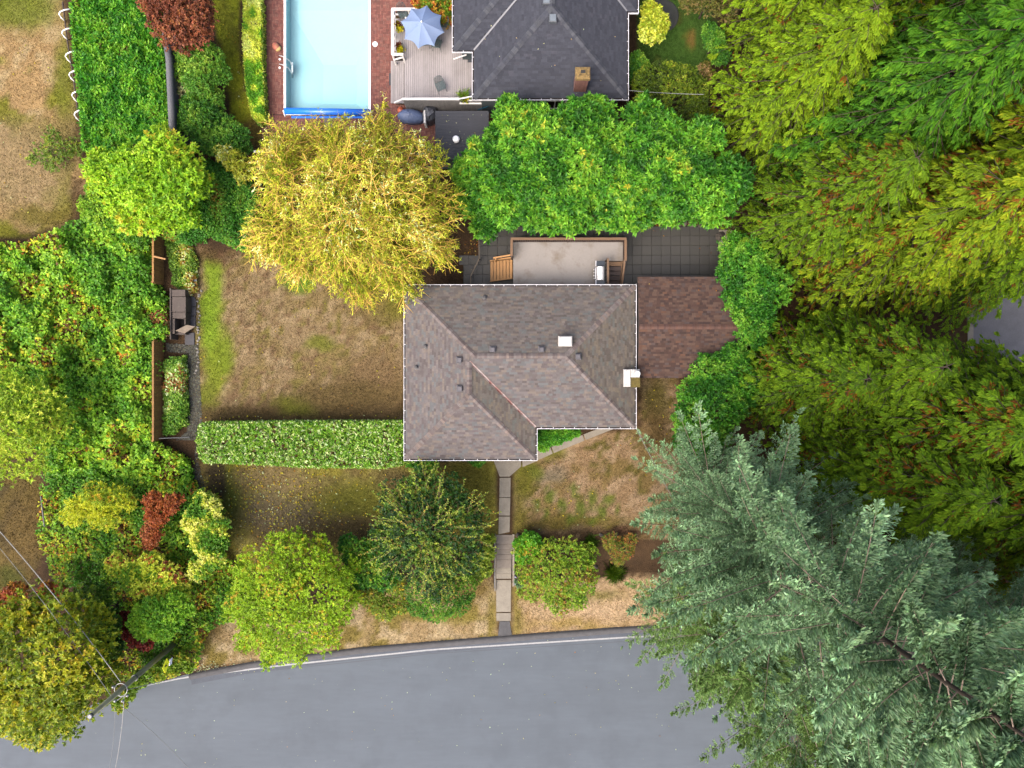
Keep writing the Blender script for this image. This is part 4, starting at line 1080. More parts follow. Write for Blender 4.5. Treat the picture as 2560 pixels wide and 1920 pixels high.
lm = leaf_mesh('pool_debris', np.array([[q.x + rng.normal(0, .22), q.y + rng.normal(0, .16), -2.0 + rng.random() * .1] for _ in range(60)]), rng.normal(size=(60, 3)) * np.array([1, 1, .1]), np.tile([0, 0, 1.0], (60, 1)), rng.uniform(.05, .14, 60), .07, np.tile(A(20, 120, 135), (60, 1)))
tag(lm, 'dark leaf debris sunk in the deep end of the pool', 'debris', kind='stuff')
roller = thing('cover_roller', 'long blue roller with rolled pool cover across the near end of the pool', 'pool roller', P(815, 279))
M['blue'] = mat('blue cover', (.008, .10, .45), .35, .1, 3, stretch=(1, 8, 8), spec=.6)
za = .42; ra, rb_ = P(712, 277.5, za), P(924, 281, za)
b = MB(); b.tube([ra, rb_], [.20, .20], 20); b.build('rolled_cover', M['blue'], roller, True)
b = MB(); b.box((ra.x + .3, ra.y - .32, .05), (rb_.x - .2, ra.y - .19, .08)); b.build('loose_flap', M['blue'], roller)
for p, s in ((ra, -1), (rb_, 1)):
    b = MB(); b.tube([p, p + Vector((s * .12, 0, 0))], .05, 8); b.beam(p + Vector((s * .1, 0, 0)), (p.x + s * .1, p.y - .2, .03), .05, .05); b.beam(p + Vector((s * .1, 0, 0)), (p.x + s * .1, p.y + .2, .03), .05, .05); b.build('stand', M['white_paint'], roller)
ladder = thing('pool_ladder', 'curved stainless ladder at the left side of the pool', 'pool ladder', P(700, 150))
def arc(u, v, dv):
    a = P(u, v, .02); return [a, P(u + 1, v, .45), P(u + 6, v + 1, .72), P(u + 14, v + 5, .8), P(u + 22, v + 9, .6), P(u + 28, v + 16, .25), P(u + 32, v + 26, -.4), P(u + 33, v + 34, -.9)]
for v in (139, 160): b = MB(); b.tube(arc(698, v, 0), .024, 8); b.build('rail', M['steel'], ladder, True)
for k in range(3): b = MB(); e = P(731, 176 + 3 * k, -.25 - .25 * k); b.box((e.x - .05, e.y - .1, e.z), (e.x + .05, e.y + .5, e.z + .03)); b.build('tread', M['steel'], ladder)
for i, (u, v) in enumerate(((700, 149), (700, 170))):
    b = MB(); b.lathe([(.07, .028), (.07, .05), (.04, .065)], P(u, v), 12); b.build('anchor_cap', M['white_paint'], ladder)
t = thing('skimmer_lid', 'round white skimmer lid on the bricks right of the pool', 'lid', P(938, 111))
b = MB(); b.lathe([(.165, .02), (.165, .05), (.14, .065), (.02, .07)], P(938, 111), 24); b.build('lid', M['white_paint'], t)
t = thing('pool_float', 'pink and yellow shell shaped cushion lying left of the pool', 'pool float', P(692, 117))
sh = Matrix.Translation(P(691, 117, .12)) @ Matrix.Rotation(-.95, 4, 'Z')
b = MB(); b.lathe([(.05, -.1), (.9, -.06), (1, .02), (.75, .10), (.3, .14), (.02, .15)], n=16, m=sh @ Matrix.Diagonal((.34, .22, 1, 1))); b.build('cushion', mat('pink fabric', A(226,130,108, 1.5), .8, .15, 5, .01, 20, tint=(A(238,196,120), 4, .5, .6, .9)), t, True)
sh = Matrix.Translation(P(696, 122, .14)) @ Matrix.Rotation(-.95, 4, 'Z')
b = MB(); b.lathe([(.05, -.1), (.9, -.06), (1, .02), (.7, .08), (.1, .1)], n=14, m=sh @ Matrix.Diagonal((.14, .2, 1, 1))); b.build('yellow_end', mat('yellow fabric', A(240,212,130, 1.5), .8, .1, 5), t, True)
t = thing('door_mat', 'dark grey mat on the bricks below the timber deck', 'mat', P(979, 200))
a = rect(973, 184, 988, 214); b = MB(); b.bevbox((a[0], a[1], .04), (a[2], a[3], .06), .005); b.build('mat', mat('rubber', A(92,96,106), .9, .1, 20), t)
b = MB(); a = rect(811, 286, 833, 330); b.box((a[0], a[1], .01), (a[2], a[3], .035)); b.build('slab', M['wet_concrete'], terr)

# ------------------------------------------------------------------ grey timber deck of the neighbours
ZN = 0.95
M['grey_board'] = mat('grey deck board', A(208,200,200, 1.4), .8, .10, 2, rnd=.09, stretch=(10, 1, 1), tint=(A(178,170,166, 1.3), .9, .5, .75, .6))
M['rail_white'] = mat('pale painted wood', (.38, .37, .36), .7, .08, 3)
M['grey_siding'] = mat('grey siding', A(180,176,174, 1.6), .85, .14, 2, rnd=.08, tint=(A(105,100,92), 2, .55, .75, .7))
nd = thing('deck', 'grey timber deck of long boards between the pool and the dark roofed house', 'deck', P(1090, 190))
u = 1011.0; bi = 0
while u < 1181:
    v0 = 46 if u < 1128 else 126
    a = rect(u, v0, u + 4.75, 247.5, ZN)
    b = MB(); b.bevbox((a[0], a[1], ZN - .035), (a[2], a[3], ZN), .004); b.build('plank', M['grey_board'], nd); u += 5.2; bi += 1
u = 985.0
while u < 1010.5:
    a = rect(u, 46, u + 4.75, 140, ZN); b = MB(); b.bevbox((a[0], a[1], ZN - .035), (a[2], a[3], ZN), .004); b.build('plank', M['grey_board'], nd); u += 5.2
b = MB(); a = rect(1011, 47, 1180, 246, ZN); b.box((a[0], a[1], .02), (a[2], a[3], ZN - .06)); a = rect(986, 47, 1010, 139, ZN); b.box((a[0], a[1], .02), (a[2] + .1, a[3] - .01, ZN - .065)); b.build('frame', M['gutter_dark'], nd)
for k in range(3):                                    # long steps down to the bricks, two boards each
    zz = ZN - .28 * (k + 1)
    for j in range(2):
        uu = 1010 - 11 * (k + 1) + 5.5 * j; a = rect(uu, 152, uu + 5.2, 258, zz); b = MB(); b.bevbox((a[0], a[1], zz - .035), (a[2], a[3], zz), .004); b.build('step_plank', M['grey_board'], nd)
ZW = 1.75
def rail_line(pts, z, parent, w=.12, h=.06, m_=None, name='rail_cap'):
    for a, e in zip(pts[:-1], pts[1:]):
        z0 = a[2] if len(a) > 2 else z; z1 = e[2] if len(e) > 2 else z
        b = MB(); b.beam(P(a[0], a[1], z0), P(e[0], e[1], z1), w, h); b.build(name, m_ or M['rail_white'], parent)
rail_line([(979, 23), (1045, 23)], ZW, nd, .15); rail_line([(981, 24), (981, 137)], ZW + .003, nd, .15); rail_line([(980, 136), (1008, 136)], ZW + .006, nd, .13)
rail_line([(986, 36), (1016, 36)], 1.3, nd, .1, m_=M['rail_white'], name='cross_rail'); rail_line([(1014, 24), (1014, 46)], 1.32, nd, .1, name='cross_rail'); rail_line([(987, 27), (987, 47)], 1.3, nd, .06, name='cross_rail')
rail_line([(988, 45), (988, 130)], 1.4, nd, .05, name='mid_rail')
for p in ((981, 24), (1020, 23), (981, 80), (981, 136), (1006, 136)):
    q = P(*p, ZW); b = MB(); b.box((q.x - .05, q.y - .05, .02), (q.x + .05, q.y + .05, ZW - .03)); b.build('post', M['rail_white'], nd)
rail_line([(984, 150), (1008, 143)], 1.2, nd, .09, name='rail_cap')
# railing and siding along the lower side
rail_line([(1006, 247.5), (1148, 247.5)], ZW, nd, .14); rail_line([(986, 257, .95), (1006, 248, ZW)], ZW, nd, .1); rail_line([(1148, 247.5, ZW - .004), (1180, 241, ZW + .01)], ZW, nd, .07)
yb = P(0, 249.5, ZW).y; ua = P(1007, 0, ZW).x; ub = P(1150, 0, ZW).x
k = int((ub - ua) / .105)
for j in range(k):
    x = ua + (ub - ua) * j / k; b = MB(); b.box((x + .004, yb - .02 + rng.normal(0, .002), .12), (x + (ub - ua) / k - .004, yb, ZW - .035)); b.build('siding_board', M['grey_siding'], nd)
b = MB(); b.box((ua, yb + .003, .1), (ub, yb + .03, ZW - .04)); b.build('siding_frame', M['gutter_dark'], nd)
# planter box at the right corner of it
pl = thing('planter_box', 'grey slatted planter box with grasses and yellow flowers at the corner of the dark roof', 'planter', P(1182, 262))
a = rect(1150, 250, 1208, 259, 1.35)
x0_, y0_, x1_, y1_ = a
for (q0, q1) in (((x0_ - .03, y0_ - .03), (x1_ + .03, y0_ + .06)), ((x0_ - .03, y1_ - .06), (x1_ + .03, y1_ + .03)), ((x0_ - .03, y0_ + .061), (x0_ + .05, y1_ - .061)), ((x1_ - .05, y0_ + .061), (x1_ + .03, y1_ - .061))):
    b = MB(); b.box((*q0, 1.30), (*q1, 1.36)); b.build('rim', M['rail_white'], pl)
b = MB(); b.box((x0_ + .04, y0_ + .04, .1), (x1_ - .04, y1_ - .04, 1.26)); b.build('soil', M['gutter_dark'], pl)
for j in range(14):
    x = x0_ + (x1_ - x0_) * j / 14; b = MB(); b.box((x + .008, y0_, .1), (x + (x1_ - x0_) / 14 - .008, y0_ + .035, 1.295)); b.build('siding_board', M['grey_siding'], pl)
def spiky(name, label, cat, c, n, Ln, W, pal, seed, up=.6, group=None, r=.08, droop=.35, part='leaves'):
    rng = np.random.default_rng(seed); t = thing(name, label, cat, c, 0, group) if label else None
    p = np.array(c) + rng.normal(0, r, (n, 3)) * np.array([1, 1, .1]); d = rng.normal(size=(n, 3)); d[:, 2] = np.abs(d[:, 2]) * .5 + up; d = norm(d)
    return t, leaf_mesh(part, p, d, np.tile([0, 0, 1.0], (n, 1)), Ln * rng.uniform(.6, 1.2, n), W, pal_pick(pal, rng.random(n), rng, .15), .1, droop, M['leaf'], t)
GR = [((110,165,60), 3), ((150,180,80), 2), ((190,190,140), 1)]
spiky('potted_grass', 'arching green and white grass in the grey planter box', 'plant', P(1158, 240, 1.4), 110, .55, .035, GR, 4, .5)
spiky('flower', 'small yellow flowers in the grey planter box', 'flowers', P(1163, 248, 1.4), 90, .2, .07, [((225,190,40), 3), ((180,160,40), 2), ((110,130,40), 2)], 5, .6)

# umbrella, chairs, table, pots
umb = thing('parasol', 'faded blue patio parasol with scalloped edge, open over the timber deck', 'parasol', P(1056, 68, ZN))
M['blue_cloth'] = mat('blue canvas', A(146,174,222, 1.5), .85, .04, 2, tint=(A(168,188,226, 1.5), .9, .4, .7, .6))
ap = P(1054, 54, 3.0); cr = [P(1067,13,2.35), P(1103,38,2.35), P(1111,81,2.35), P(1086,115,2.35), P(1046,122,2.35), P(1011,98,2.35), P(1002,54,2.35), P(1027,20,2.35)]
NS = 6
for k in range(8):
    a, c = cr[k], cr[(k + 1) % 8]; b = MB(); vs = []
    for i in range(NS + 1):
        f = i / NS; row = []
        for j in range(NS + 1):
            g = j / NS; e = a + (c - a) * g; e = e + (ap - e) * (.13 * 4 * g * (1 - g)) * f
            p = ap + (e - ap) * f; p.z += .16 * f * (1 - f) - .05 * 4 * g * (1 - g) * f
            vs.append(p)
    fs = []
    for i in range(NS):
        for j in range(NS):
            q = i * (NS + 1) + j
            if i == 0: fs.append((q, q + NS + 1, q + NS + 2)) if j >= 0 else None
            else: fs.append((q, q + NS + 1, q + NS + 2, q + 1))
    b.add(vs, fs); b.build('canopy_panel', M['blue_cloth'], umb, True)
b = MB()
for e in cr: b.tube([ap - Vector((0, 0, .06)), ap + (e - ap) * .5 + Vector((0, 0, .005)), e - Vector((0, 0, .03))], .012, 5)
b.build('ribs', M['white_paint'], umb)
b = MB(); b.tube([(ap.x, ap.y, ZN), (ap.x, ap.y, 3.0)], .022, 8); b.build('pole', M['white_paint'], umb)
b = MB(); b.lathe([(.05, -.02), (.045, .04), (.015, .09)], ap, 10); b.build('finial', M['white_paint'], umb)
M['green_metal'] = mat('green wire mesh', A(112,140,142), .55, .08, 10, metal=.2)
tb = thing('garden_table', 'round green metal table under the blue parasol', 'table', (ap.x, ap.y, ZN))
b = MB(); b.lathe([(.7, .70), (.72, .72), (.7, .74), (.04, .74)], (ap.x, ap.y - .05, ZN), 28); b.build('tabletop', M['green_metal'], tb)
for k in range(4):
    t_ = math.pi / 2 * k + .6; b = MB(); b.tube([(ap.x + .1 * math.cos(t_), ap.y + .1 * math.sin(t_), ZN + .7), (ap.x + .45 * math.cos(t_), ap.y + .45 * math.sin(t_), ZN)], .018, 6); b.build('leg', M['green_metal'], tb)
def make_chair(label, loc, rz):
    t = thing('garden_chair', label, 'chair', loc, rz, 'green metal mesh chairs on the timber deck')
    b = MB()
    for k in range(13): x = -.24 + .04 * k; b.box((x - .013, -.24, .42), (x + .013, .24, .432))
    for k in range(7): y = -.24 + .08 * k; b.box((-.25, y - .01, .412), (.25, y + .01, .419))
    b.tube([(-.25, -.25, .42), (.25, -.25, .42), (.25, .25, .42), (-.25, .25, .42), (-.25, -.25, .42)], .015, 6); b.build('seat', M['green_metal'], t, world=False)
    b = MB(); tl = lambda x, z: (x, .25 + (z - .42) * .35, z)
    pr = [tl(-.25, .42), tl(-.25, .75), tl(-.17, .88), tl(0, .93), tl(.17, .88), tl(.25, .75), tl(.25, .42)]
    b.tube(pr, .015, 6)
    for k in range(11): x = -.2 + .04 * k; b.tube([tl(x, .42), tl(x, .9 - abs(x) * .35)], .008, 4)
    for k in range(5): b.tube([tl(-.24, .48 + .08 * k), tl(.24, .48 + .08 * k)], .007, 4)
    b.build('backrest', M['green_metal'], t, world=False)
    for s in (-1, 1):
        b = MB(); b.tube([tl(s * .25, .68), (s * .29, .1, .66), (s * .29, -.22, .64), (s * .27, -.25, .42)], .016, 6); b.build('armrest', M['green_metal'], t, world=False)
        for y in (-.24, .24): b = MB(); b.tube([(s * .25, y, .42), (s * .27, y * 1.25, 0)], .014, 6); b.build('leg', M['green_metal'], t, world=False)
    return t
ch0 = make_chair('green mesh chair standing alone near the lower railing of the deck', P(1103, 222, ZN), math.radians(22))
for lb, (u, v), rz in (('green mesh chair pulled back from the lower right edge of the blue parasol', (1094, 117), 170), ('green mesh chair half hidden under the right edge of the blue parasol', (1107, 66), -85), ('green mesh chair tucked under the lower left of the blue parasol', (1062, 112), 190), ('green mesh chair at the top corner of the deck railing', (1010, 42), 20)):
    c = copy_tree(ch0); c.location = P(u, v, ZN); c.rotation_euler = (0, 0, math.radians(rz)); c['label'] = lb
t0 = None
for i, (u, v) in enumerate(((999, 74), (1000, 126))):
    lb = ('upper', 'lower')[i] + ' of two pots of yellow flowers and dark red leaves by the deck railing'
    t = thing('flower_pot', lb, 'flower pot', P(u, v, ZN), 0, 'flower pots by the deck railing')
    c = P(u, v, ZN); b = MB(); b.lathe([(.12, 0), (.17, .28), (.19, .30), (.16, .31)], c, 14); b.build('pot', mat('glazed pot', A(120,72,50), .5, .1, 5), t)
    rr = np.random.default_rng(40 + i)
    for nm, off, pal_, n_, L_ in (('flowers', (.06, -.18), [((242,215,20), 4), ((214,190,20), 2), ((170,160,40), 1)], 150, .13), ('foliage', (-.03, .1), [((128,58,48), 3), ((105,48,40), 2), ((150,80,60), 1)], 110, .26), ('flowers', (-.14, .2) if i == 0 else (.1, .0), [((235,210,40), 3), ((180,170,50), 2)], 50, .12)):
        p = np.array([c.x + off[0], c.y + off[1], ZN + .38]) + rr.normal(0, .07 if nm == 'foliage' else .10, (n_, 3)) * np.array([1, 1, .5]); d = norm(rr.normal(size=(n_, 3)) + np.array([0, 0, .7]))
        leaf_mesh(nm, p, d, rr.normal(size=(n_, 3)), L_ * rr.uniform(.7, 1.2, n_), L_ * (.6 if nm == 'flowers' else .2), pal_pick(pal_, rr.random(n_), rr, .12), .1, .1, M['leaf'], t)

# ------------------------------------------------------------------ dark roofed house behind
ZK = 3.0
M['slate'] = M['shingle']
nx0, nyB = pxy(1180, 250, ZK); nx1, nyE = pxy(1572, 33, ZK); nwx, nwy = pxy(1130, 130.5, ZK); nex, _q = pxy(1597, 0, ZK)
nyT = nyB + 22
nh = thing('house', 'house with a dark slate grey shingle roof and white gutters behind the laurel trees', 'house', ((nx0 + nx1) / 2, nyB + 4, 0))
g_ = .11
NB = [Hip(nx0 + g_, nx1 - g_, nyB + g_, nyT, ZK, .37), Hip(nwx + g_, (nx0 + nx1) / 2 + 4.3, nwy + g_, nwy + 8.2, ZK, .37), Hip((nx0 + nx1) / 2 - 4.3, nex - g_, nyE + g_, nyE + 8.2, ZK, .37)]
PAL_N = [((90,94,108), 4), ((86,90,104), 4), ((95,99,113), 3), ((82,86,100), 2), ((99,101,115), 1)]
clipN = lambda x, y: y < P(0, -110, 4).y
def tone_n(x, y, side, c, rng): return c
nroof = shingle_roof(nh, NB, mat('dark felt', A(46,48,56), .95, .1, 5), M['shingle'], PAL_N, 8, dt=.14, wid=(.22, .36), clip=clipN, thick=(.006, .012))
n_ = NB[0]; xm = (n_.x0 + n_.x1) / 2; zt = n_.ze + n_.k * n_.half; RA = (xm, n_.y0 + n_.half, zt)
nc = [(108,112,124), (100,104,118), (116,120,130)]
for p, q in (((n_.x0, n_.y0, ZK), RA), ((n_.x1, n_.y0, ZK), RA), (RA, (xm, n_.y0 + n_.half + 3, zt))): caps(nroof, nh, p, q, M['shingle'], nc, rng, .16, .17)
w_ = NB[1]; caps(nroof, nh, (w_.x0, w_.y0, ZK), (w_.x0 + w_.half * .98, w_.y0 + w_.half * .98, w_.ze + w_.k * w_.half * .98), M['shingle'], nc, rng, .16, .17)
for (sx, sy, dx) in ((n_.x0, w_.y0, 1), (n_.x1, NB[2].y0, -1)):
    b = MB(); p = Vector((sx, sy, ZK + .03)); q = Vector((sx + dx * 4.1, sy + 4.1, ZK + .03 + .37 * 4.1)); d = (q - p).normalized(); s = Vector((d.y, -d.x, 0)).normalized() * .05
    b.add([p - s + Vector((0,0,.012)), p + s + Vector((0,0,.012)), q + s + Vector((0,0,.012)), q - s + Vector((0,0,.012))], [(0, 1, 2, 3)]); b.build('valley_flashing', mat('pale flashing', A(176,178,186), .5, .1, 4), nroof)
gutter(nh, [(nwx, nyT), (nwx, nwy), (nx0, nwy), (nx0, nyB), (nx1, nyB), (nx1, nyE), (nex, nyE), (nex, nyT)], ZK - .01, M['gutter_white'], M['gutter_dark'], rng, close=False, step=.6)
M['teal_wall'] = mat('blue grey siding', A(96,116,122), .85, .08, 2)
b = MB(); i_ = .5; b.prism([(nwx + i_, nyT), (nwx + i_, nwy + i_), (nx0 + i_, nwy + i_), (nx0 + i_, nyB + i_ * .7), (nx1 - i_, nyB + i_ * .7), (nx1 - i_, nyE + i_), (nex - i_, nyE + i_), (nex - i_, nyT)], -.1, ZK - .2); b.build('wall', M['teal_wall'], nh)
for uu in (1312, 1388): window(nh, (P(uu, 0, 2).x, nyB + i_ * .7, 1.5), 1.35, 1.2, (0, -1, 0))
b = MB(); xx = P(1341, 0, 2).x; b.box((xx - .14, nyB + .12, 0), (xx + .14, nyB + .34, ZK - .17)); b.build('post', M['brown_wood'], nh)
for (u, v) in ((1382, 47), (1366, 2)):
    p = on_roof(u, v, NB, 4.5); b = MB(); m_ = Matrix.Translation(p) @ Matrix.Rotation(.0, 4, 'Z'); b.bevbox((-.22, -.24, -.3), (.22, .24, .14), .03, m=m_); sk = b.build('skylight', mat('skylight frame', A(120,128,138), .5, .1, 5), nroof)
    b = MB(); b.box((-.17, -.19, .142), (.17, .19, .155), m=m_); b.build('pane', mat('skylight pane', A(176,188,198), .15, .08, 3), nroof)
p = on_roof(1449, 230, NB); zt = 5.1
M['chim_brick'] = mat('chimney brick', A(168,112,100), .9, .15, 5, rnd=.1)
cw, cd = .36, .28; cy = p.y + .28; cx = p.x
b = MB(); b.box((cx - cw + .02, cy - cd + .02, p.z - .3), (cx + cw - .02, cy + cd - .02, zt - .25)); cho = b.build('chimney', mat('chimney mortar', A(150,112,102), .9, .1, 6), nroof)
nc_ = int((zt - .3 - p.z) / .085)
for r_ in range(nc_):
    z = p.z + .02 + .085 * r_
    for side in range(4):
        half = cw if side % 2 == 0 else cd; nb = 4 if side % 2 == 0 else 3
        for k in range(nb):
            a0 = -half + 2 * half * (k + (.0 if r_ % 2 else .12)) / nb + .006; a1 = min(-half + 2 * half * (k + 1 + (.0 if r_ % 2 else .12)) / nb - .006, half)
            b = MB()
            if side == 0: b.box((cx + a0, cy - cd, z), (cx + a1, cy - cd + .03, z + .072))
            elif side == 2: b.box((cx + a0, cy + cd - .03, z), (cx + a1, cy + cd, z + .072))
            elif side == 1: b.box((cx - cw, cy + a0, z), (cx - cw + .03, cy + a1, z + .072))
            else: b.box((cx + cw - .03, cy + a0, z), (cx + cw, cy + a1, z + .072))
            b.build('brick', M['chim_brick'], nroof)
M['ochre'] = mat('lichened mortar cap', A(196,160,88), .9, .2, 5, .02, 20, tint=(A(120,98,50), 7, .5, .62, .8))
b = MB(); b.bevbox((cx - cw - .06, cy - cd - .06, zt - .28), (cx + cw + .06, cy + cd + .06, zt), .06); b.build('chimney_cap', M['ochre'], nroof)
b = MB(); b.bevbox((cx - .18, cy - .14, zt - .02), (cx + .18, cy + .14, zt + .12), .02); b.build('chimney_flue', M['ochre'], nroof)
b = MB(); b.box((cx - .13, cy - .09, zt + .11), (cx + .13, cy + .09, zt + .124)); b.build('flue_opening', mat('soot', A(28,26,30), .9, .1, 5), nroof)
b = MB(); q = on_roof(1446, 243, NB); b.box((cx - .5, q.y - .05, q.z - .1), (cx + .45, q.y + .06, q.z + .06)); b.build('chimney_flashing', mat('blue flashing', A(90,112,138), .5, .1, 5), nroof)
litter('fallen_leaves', [([(1200,60),(1560,60),(1560,240),(1200,240)], 16, None)], 'few pale leaves lying on the dark slate roof', [((200,170,150), 2), ((225,215,205), 2)], 38, (.06, .14), .05, 4.05)

# dark flat shed roof
ZF = 2.25
shed = thing('shed', 'small shed with flat dark grey board roof and a white vent below the timber deck', 'shed', P(1150, 340))
M['shed_roof'] = mat('shed roofing', A(78,81,92), .8, .08, 1.5, rnd=.05, spec=.4)
v = 277.0
while v < 399:
    a = rect(1088, v, 1222, v + 7.5, ZF); b = MB(); b.bevbox((a[0], a[1], ZF - .05), (a[2], a[3], ZF), .006); b.build('roof_board', M['shed_roof'], shed); v += 7.65
a = rect(1089, 278, 1221, 398, ZF); b = MB(); b.box((a[0] + .1, a[1] + .1, 0), (a[2] - .1, a[3] - .1, ZF - .06)); b.build('wall', M['teal_wall'], shed)
p = P(1141, 352, ZF); b = MB(); b.tube([p - Vector((0, 0, .02)), p + Vector((0, 0, .3))], .15, 16); vv_ = b.build('vent', M['white_paint'], shed)
b = MB(); b.lathe([(.2, .3), (.21, .33), (.15, .42), (.04, .46)], p, 20); b.build('vent_cap', M['white_paint'], vv_)
litter('fallen_leaves', [([(1090,282),(1210,282),(1200,390),(1090,390)], 26, None)], 'pale leaves lying on the flat dark shed roof', [((225,215,205), 3), ((215,185,80), 1)], 39, (.05, .10), .02, ZF)
t = thing('covered_boat', 'blue grey tarpaulin draped over a long low object below the timber deck', 'covered boat', P(1030, 297))
M['tarp'] = mat('tarpaulin', A(118,138,182, 1.7), .55, .08, 3, .03, 5)
m_ = Matrix.Translation(P(1030, 296, 0)) @ Matrix.Rotation(-.08, 4, 'Z') @ Matrix.Diagonal((.86, .42, 1, 1))
b = MB(); b.lathe([(1.06, .03), (1.02, .3), (.96, .5), (.7, .68), (.35, .8), (.03, .84)], n=22, m=m_)
r9 = np.random.default_rng(2); b.v = [(x + r9.normal(0, .015), y + r9.normal(0, .015), z + r9.normal(0, .02)) for x, y, z in b.v]; b.build('tarpaulin', M['tarp'], t, True)
t = thing('covered_heap', 'grey plastic sheet over a heap beside the shed', 'covered heap', P(1078, 295))
m_ = Matrix.Translation(P(1077, 294, 0)) @ Matrix.Diagonal((.5, .52, 1, 1)); b = MB(); b.lathe([(1.0, .03), (.98, .5), (.9, .8), (.5, 1.0), (.03, 1.05)], n=12, m=m_); b.v = [(x + r9.normal(0, .03), y + r9.normal(0, .03), z + r9.normal(0, .03)) for x, y, z in b.v]
b.build('sheet', mat('grey sheet', A(104,108,120), .4, .12, 4, .03, 5), t)
b = MB(); q = P(1062, 291, .9); b.bevbox((q.x - .07, q.y - .42, .05), (q.x + .07, q.y + .4, .95), .05); b.build('lath', M['rail_white'], t)
t = thing('pumpkin', 'orange pumpkin by the lower corner of the timber deck', 'pumpkin', P(1002, 277))
b = MB(); prof = [(.03, 0), (.15, .03), (.2, .14), (.15, .25), (.03, .27)]; b.lathe(prof, P(1002, 277, .03), 24)
cpt = P(1002, 277); b.v = [(cpt.x + (x - cpt.x) * (1 + .07 * math.cos(8 * math.atan2(y - cpt.y, x - cpt.x))), cpt.y + (y - cpt.y) * (1 + .07 * math.cos(8 * math.atan2(y - cpt.y, x - cpt.x))), z) for x, y, z in b.v]
b.build('fruit', mat('pumpkin skin', A(236,110,56, 1.6), .5, .1, 6), t, True); b = MB(); b.tube([(cpt.x, cpt.y, .28), (cpt.x + .02, cpt.y, .36)], .02, 6); b.build('stalk', M['green_twig'], t)
t = thing('heat_pump', 'grey equipment box on the bricks left of the shed', 'equipment box', P(1070, 372))
a = rect(1057, 361, 1080, 383, .7); b = MB(); b.bevbox((a[0], a[1], .05), (a[2], a[3], .7), .03); b.build('housing', mat('grey plastic', A(132,138,146), .5, .1, 5), t)
b = MB(); b.bevbox((a[0] + .08, a[1] + .2, .69), (a[2] - .12, a[3] - .08, .76), .02); b.build('lid', mat('grey lid', A(112,122,138), .5, .1, 5), t)
b = MB(); b.beam(P(1040, 385, 1.1), P(1087, 385, 1.1), .09, .09); tag(b.build('fence_rail', M['rail_white']), 'white rail at the lower edge of the shed', 'rail')
b = MB(); b.beam(P(635, 379, 1.5), P(690, 381, 1.5), .12, .08); tag(b.build('fence_rail', M['rail_white']), 'white rail showing between the willow and the ivy', 'rail')
t = thing('garden_hose', 'turquoise hose hanging at the corner between planter box and dark roof', 'hose', P(1200, 272))
b = MB(); b.tube([P(1195, 274, 1.4), P(1215, 268, 1.2), P(1240, 258, 1.0)], .03, 6); b.build('hose', mat('turquoise plastic', A(20,140,180), .4, .05, 5), t)
b = MB(); b.lathe([(.25, 0), (.25, .3), (.1, .32)], P(1242, 256, 1.0), 10); b.build('reel', mat('turquoise reel', A(30,150,190), .4, .05, 5), t)
b = MB(); a = rect(1169, 134, 1180, 156, ZN); b.bevbox((a[0], a[1], ZN), (a[2], a[3], ZN + .03), .004); t = tag(b.build('door_mat', mat('slate mat', A(92,98,108), .9, .1, 20)), 'dark mat on the timber deck against the house corner', 'mat')
b = MB(); b.beam(P(1134, 148, 1.5), P(1166, 137, 1.9), .06, .06); tag(b.build('handrail', M['rail_white']), 'short pale handrail on the timber deck beside the house corner', 'handrail')

# ------------------------------------------------------------------ things along the left side
M['fence'] = mat('fence board', A(184,134,66, 1.7), .85, .16, 4, rnd=.16, stretch=(1, 6, 1), tint=(A(112,80,48), 2, .5, .7, .6))
xf = P(410, 0, 0).x
def fence(label, v0, v1):
    f = thing('fence', label, 'fence', (xf, P(0, (v0 + v1) / 2).y, 0), 0, 'board fence on the left boundary')
    y0, y1 = P(0, v1).y, P(0, v0).y; y = y0; r = np.random.default_rng(int(v0))
    m_ = MB(); m_.box((-.012, .004, .03), (.012, .136, 1.28)); me_ = m_.mesh('board', M['fence'])
    while y < y1:
        put('board', me_, (xf + r.normal(0, .006), y, r.normal(0, .012)), f); y += .142
    b = MB(); b.box((xf - .09, y0, 1.29), (xf + .02, y1, 1.33)); b.build('cap_rail', M['fence'], f)
    for z in (.3, 1.05): b = MB(); b.box((xf - .055, y0, z), (xf - .014, y1, z + .09)); b.build('rail', M['fence'], f)
    y = y0
    while y < y1 + .1: b = MB(); b.box((xf - .15, y - .05, 0), (xf - .056, y + .05, 1.27)); b.build('post', M['fence'], f); y += 2.4
    return f
fence('brown board fence above the compost boxes', 588, 712)
fence('brown board fence below the compost boxes, half buried in brambles', 856, 1098)
b = MB(); b.beam(P(384, 641, 1.5), P(414, 648, 1.45), .09, .07); tag(b.build('timber', M['new_wood']), 'loose pale timber lying across the fence above the compost boxes', 'timber')
b = MB(); b.beam(P(481, 702, .25), P(493, 701, .25), .12, .12); tag(b.build('timber', M['grey_metal']), 'pale grey offcut lying in the leafy bed above the compost boxes', 'offcut')
comp = thing('compost_box', 'row of grey weathered wooden compost boxes, one lid open', 'compost box', P(447, 780))
M['compost'] = mat('grey brown planks', A(112,96,86), .85, .2, 4, rnd=.12, stretch=(5, 1, 1), tint=(A(150,142,128), 2.5, .55, .7, .8))
ZB = .85
def cbox(u0, v0, u1, v1, z0, z1, name, m_=None, parent=None):
    a = rect(u0, v0, u1, v1, z1); b = MB(); b.bevbox((a[0], a[1], z0), (a[2], a[3], z1), .012); return b.build(name, m_ or M['compost'], parent or comp)
cbox(428, 724, 463, 741, .0, ZB, 'lid_plank'); cbox(430, 742, 464.5, 779.5, .0, ZB + .03, 'lid'); cbox(431, 780.5, 464, 796, 0, ZB - .02, 'lid_plank')
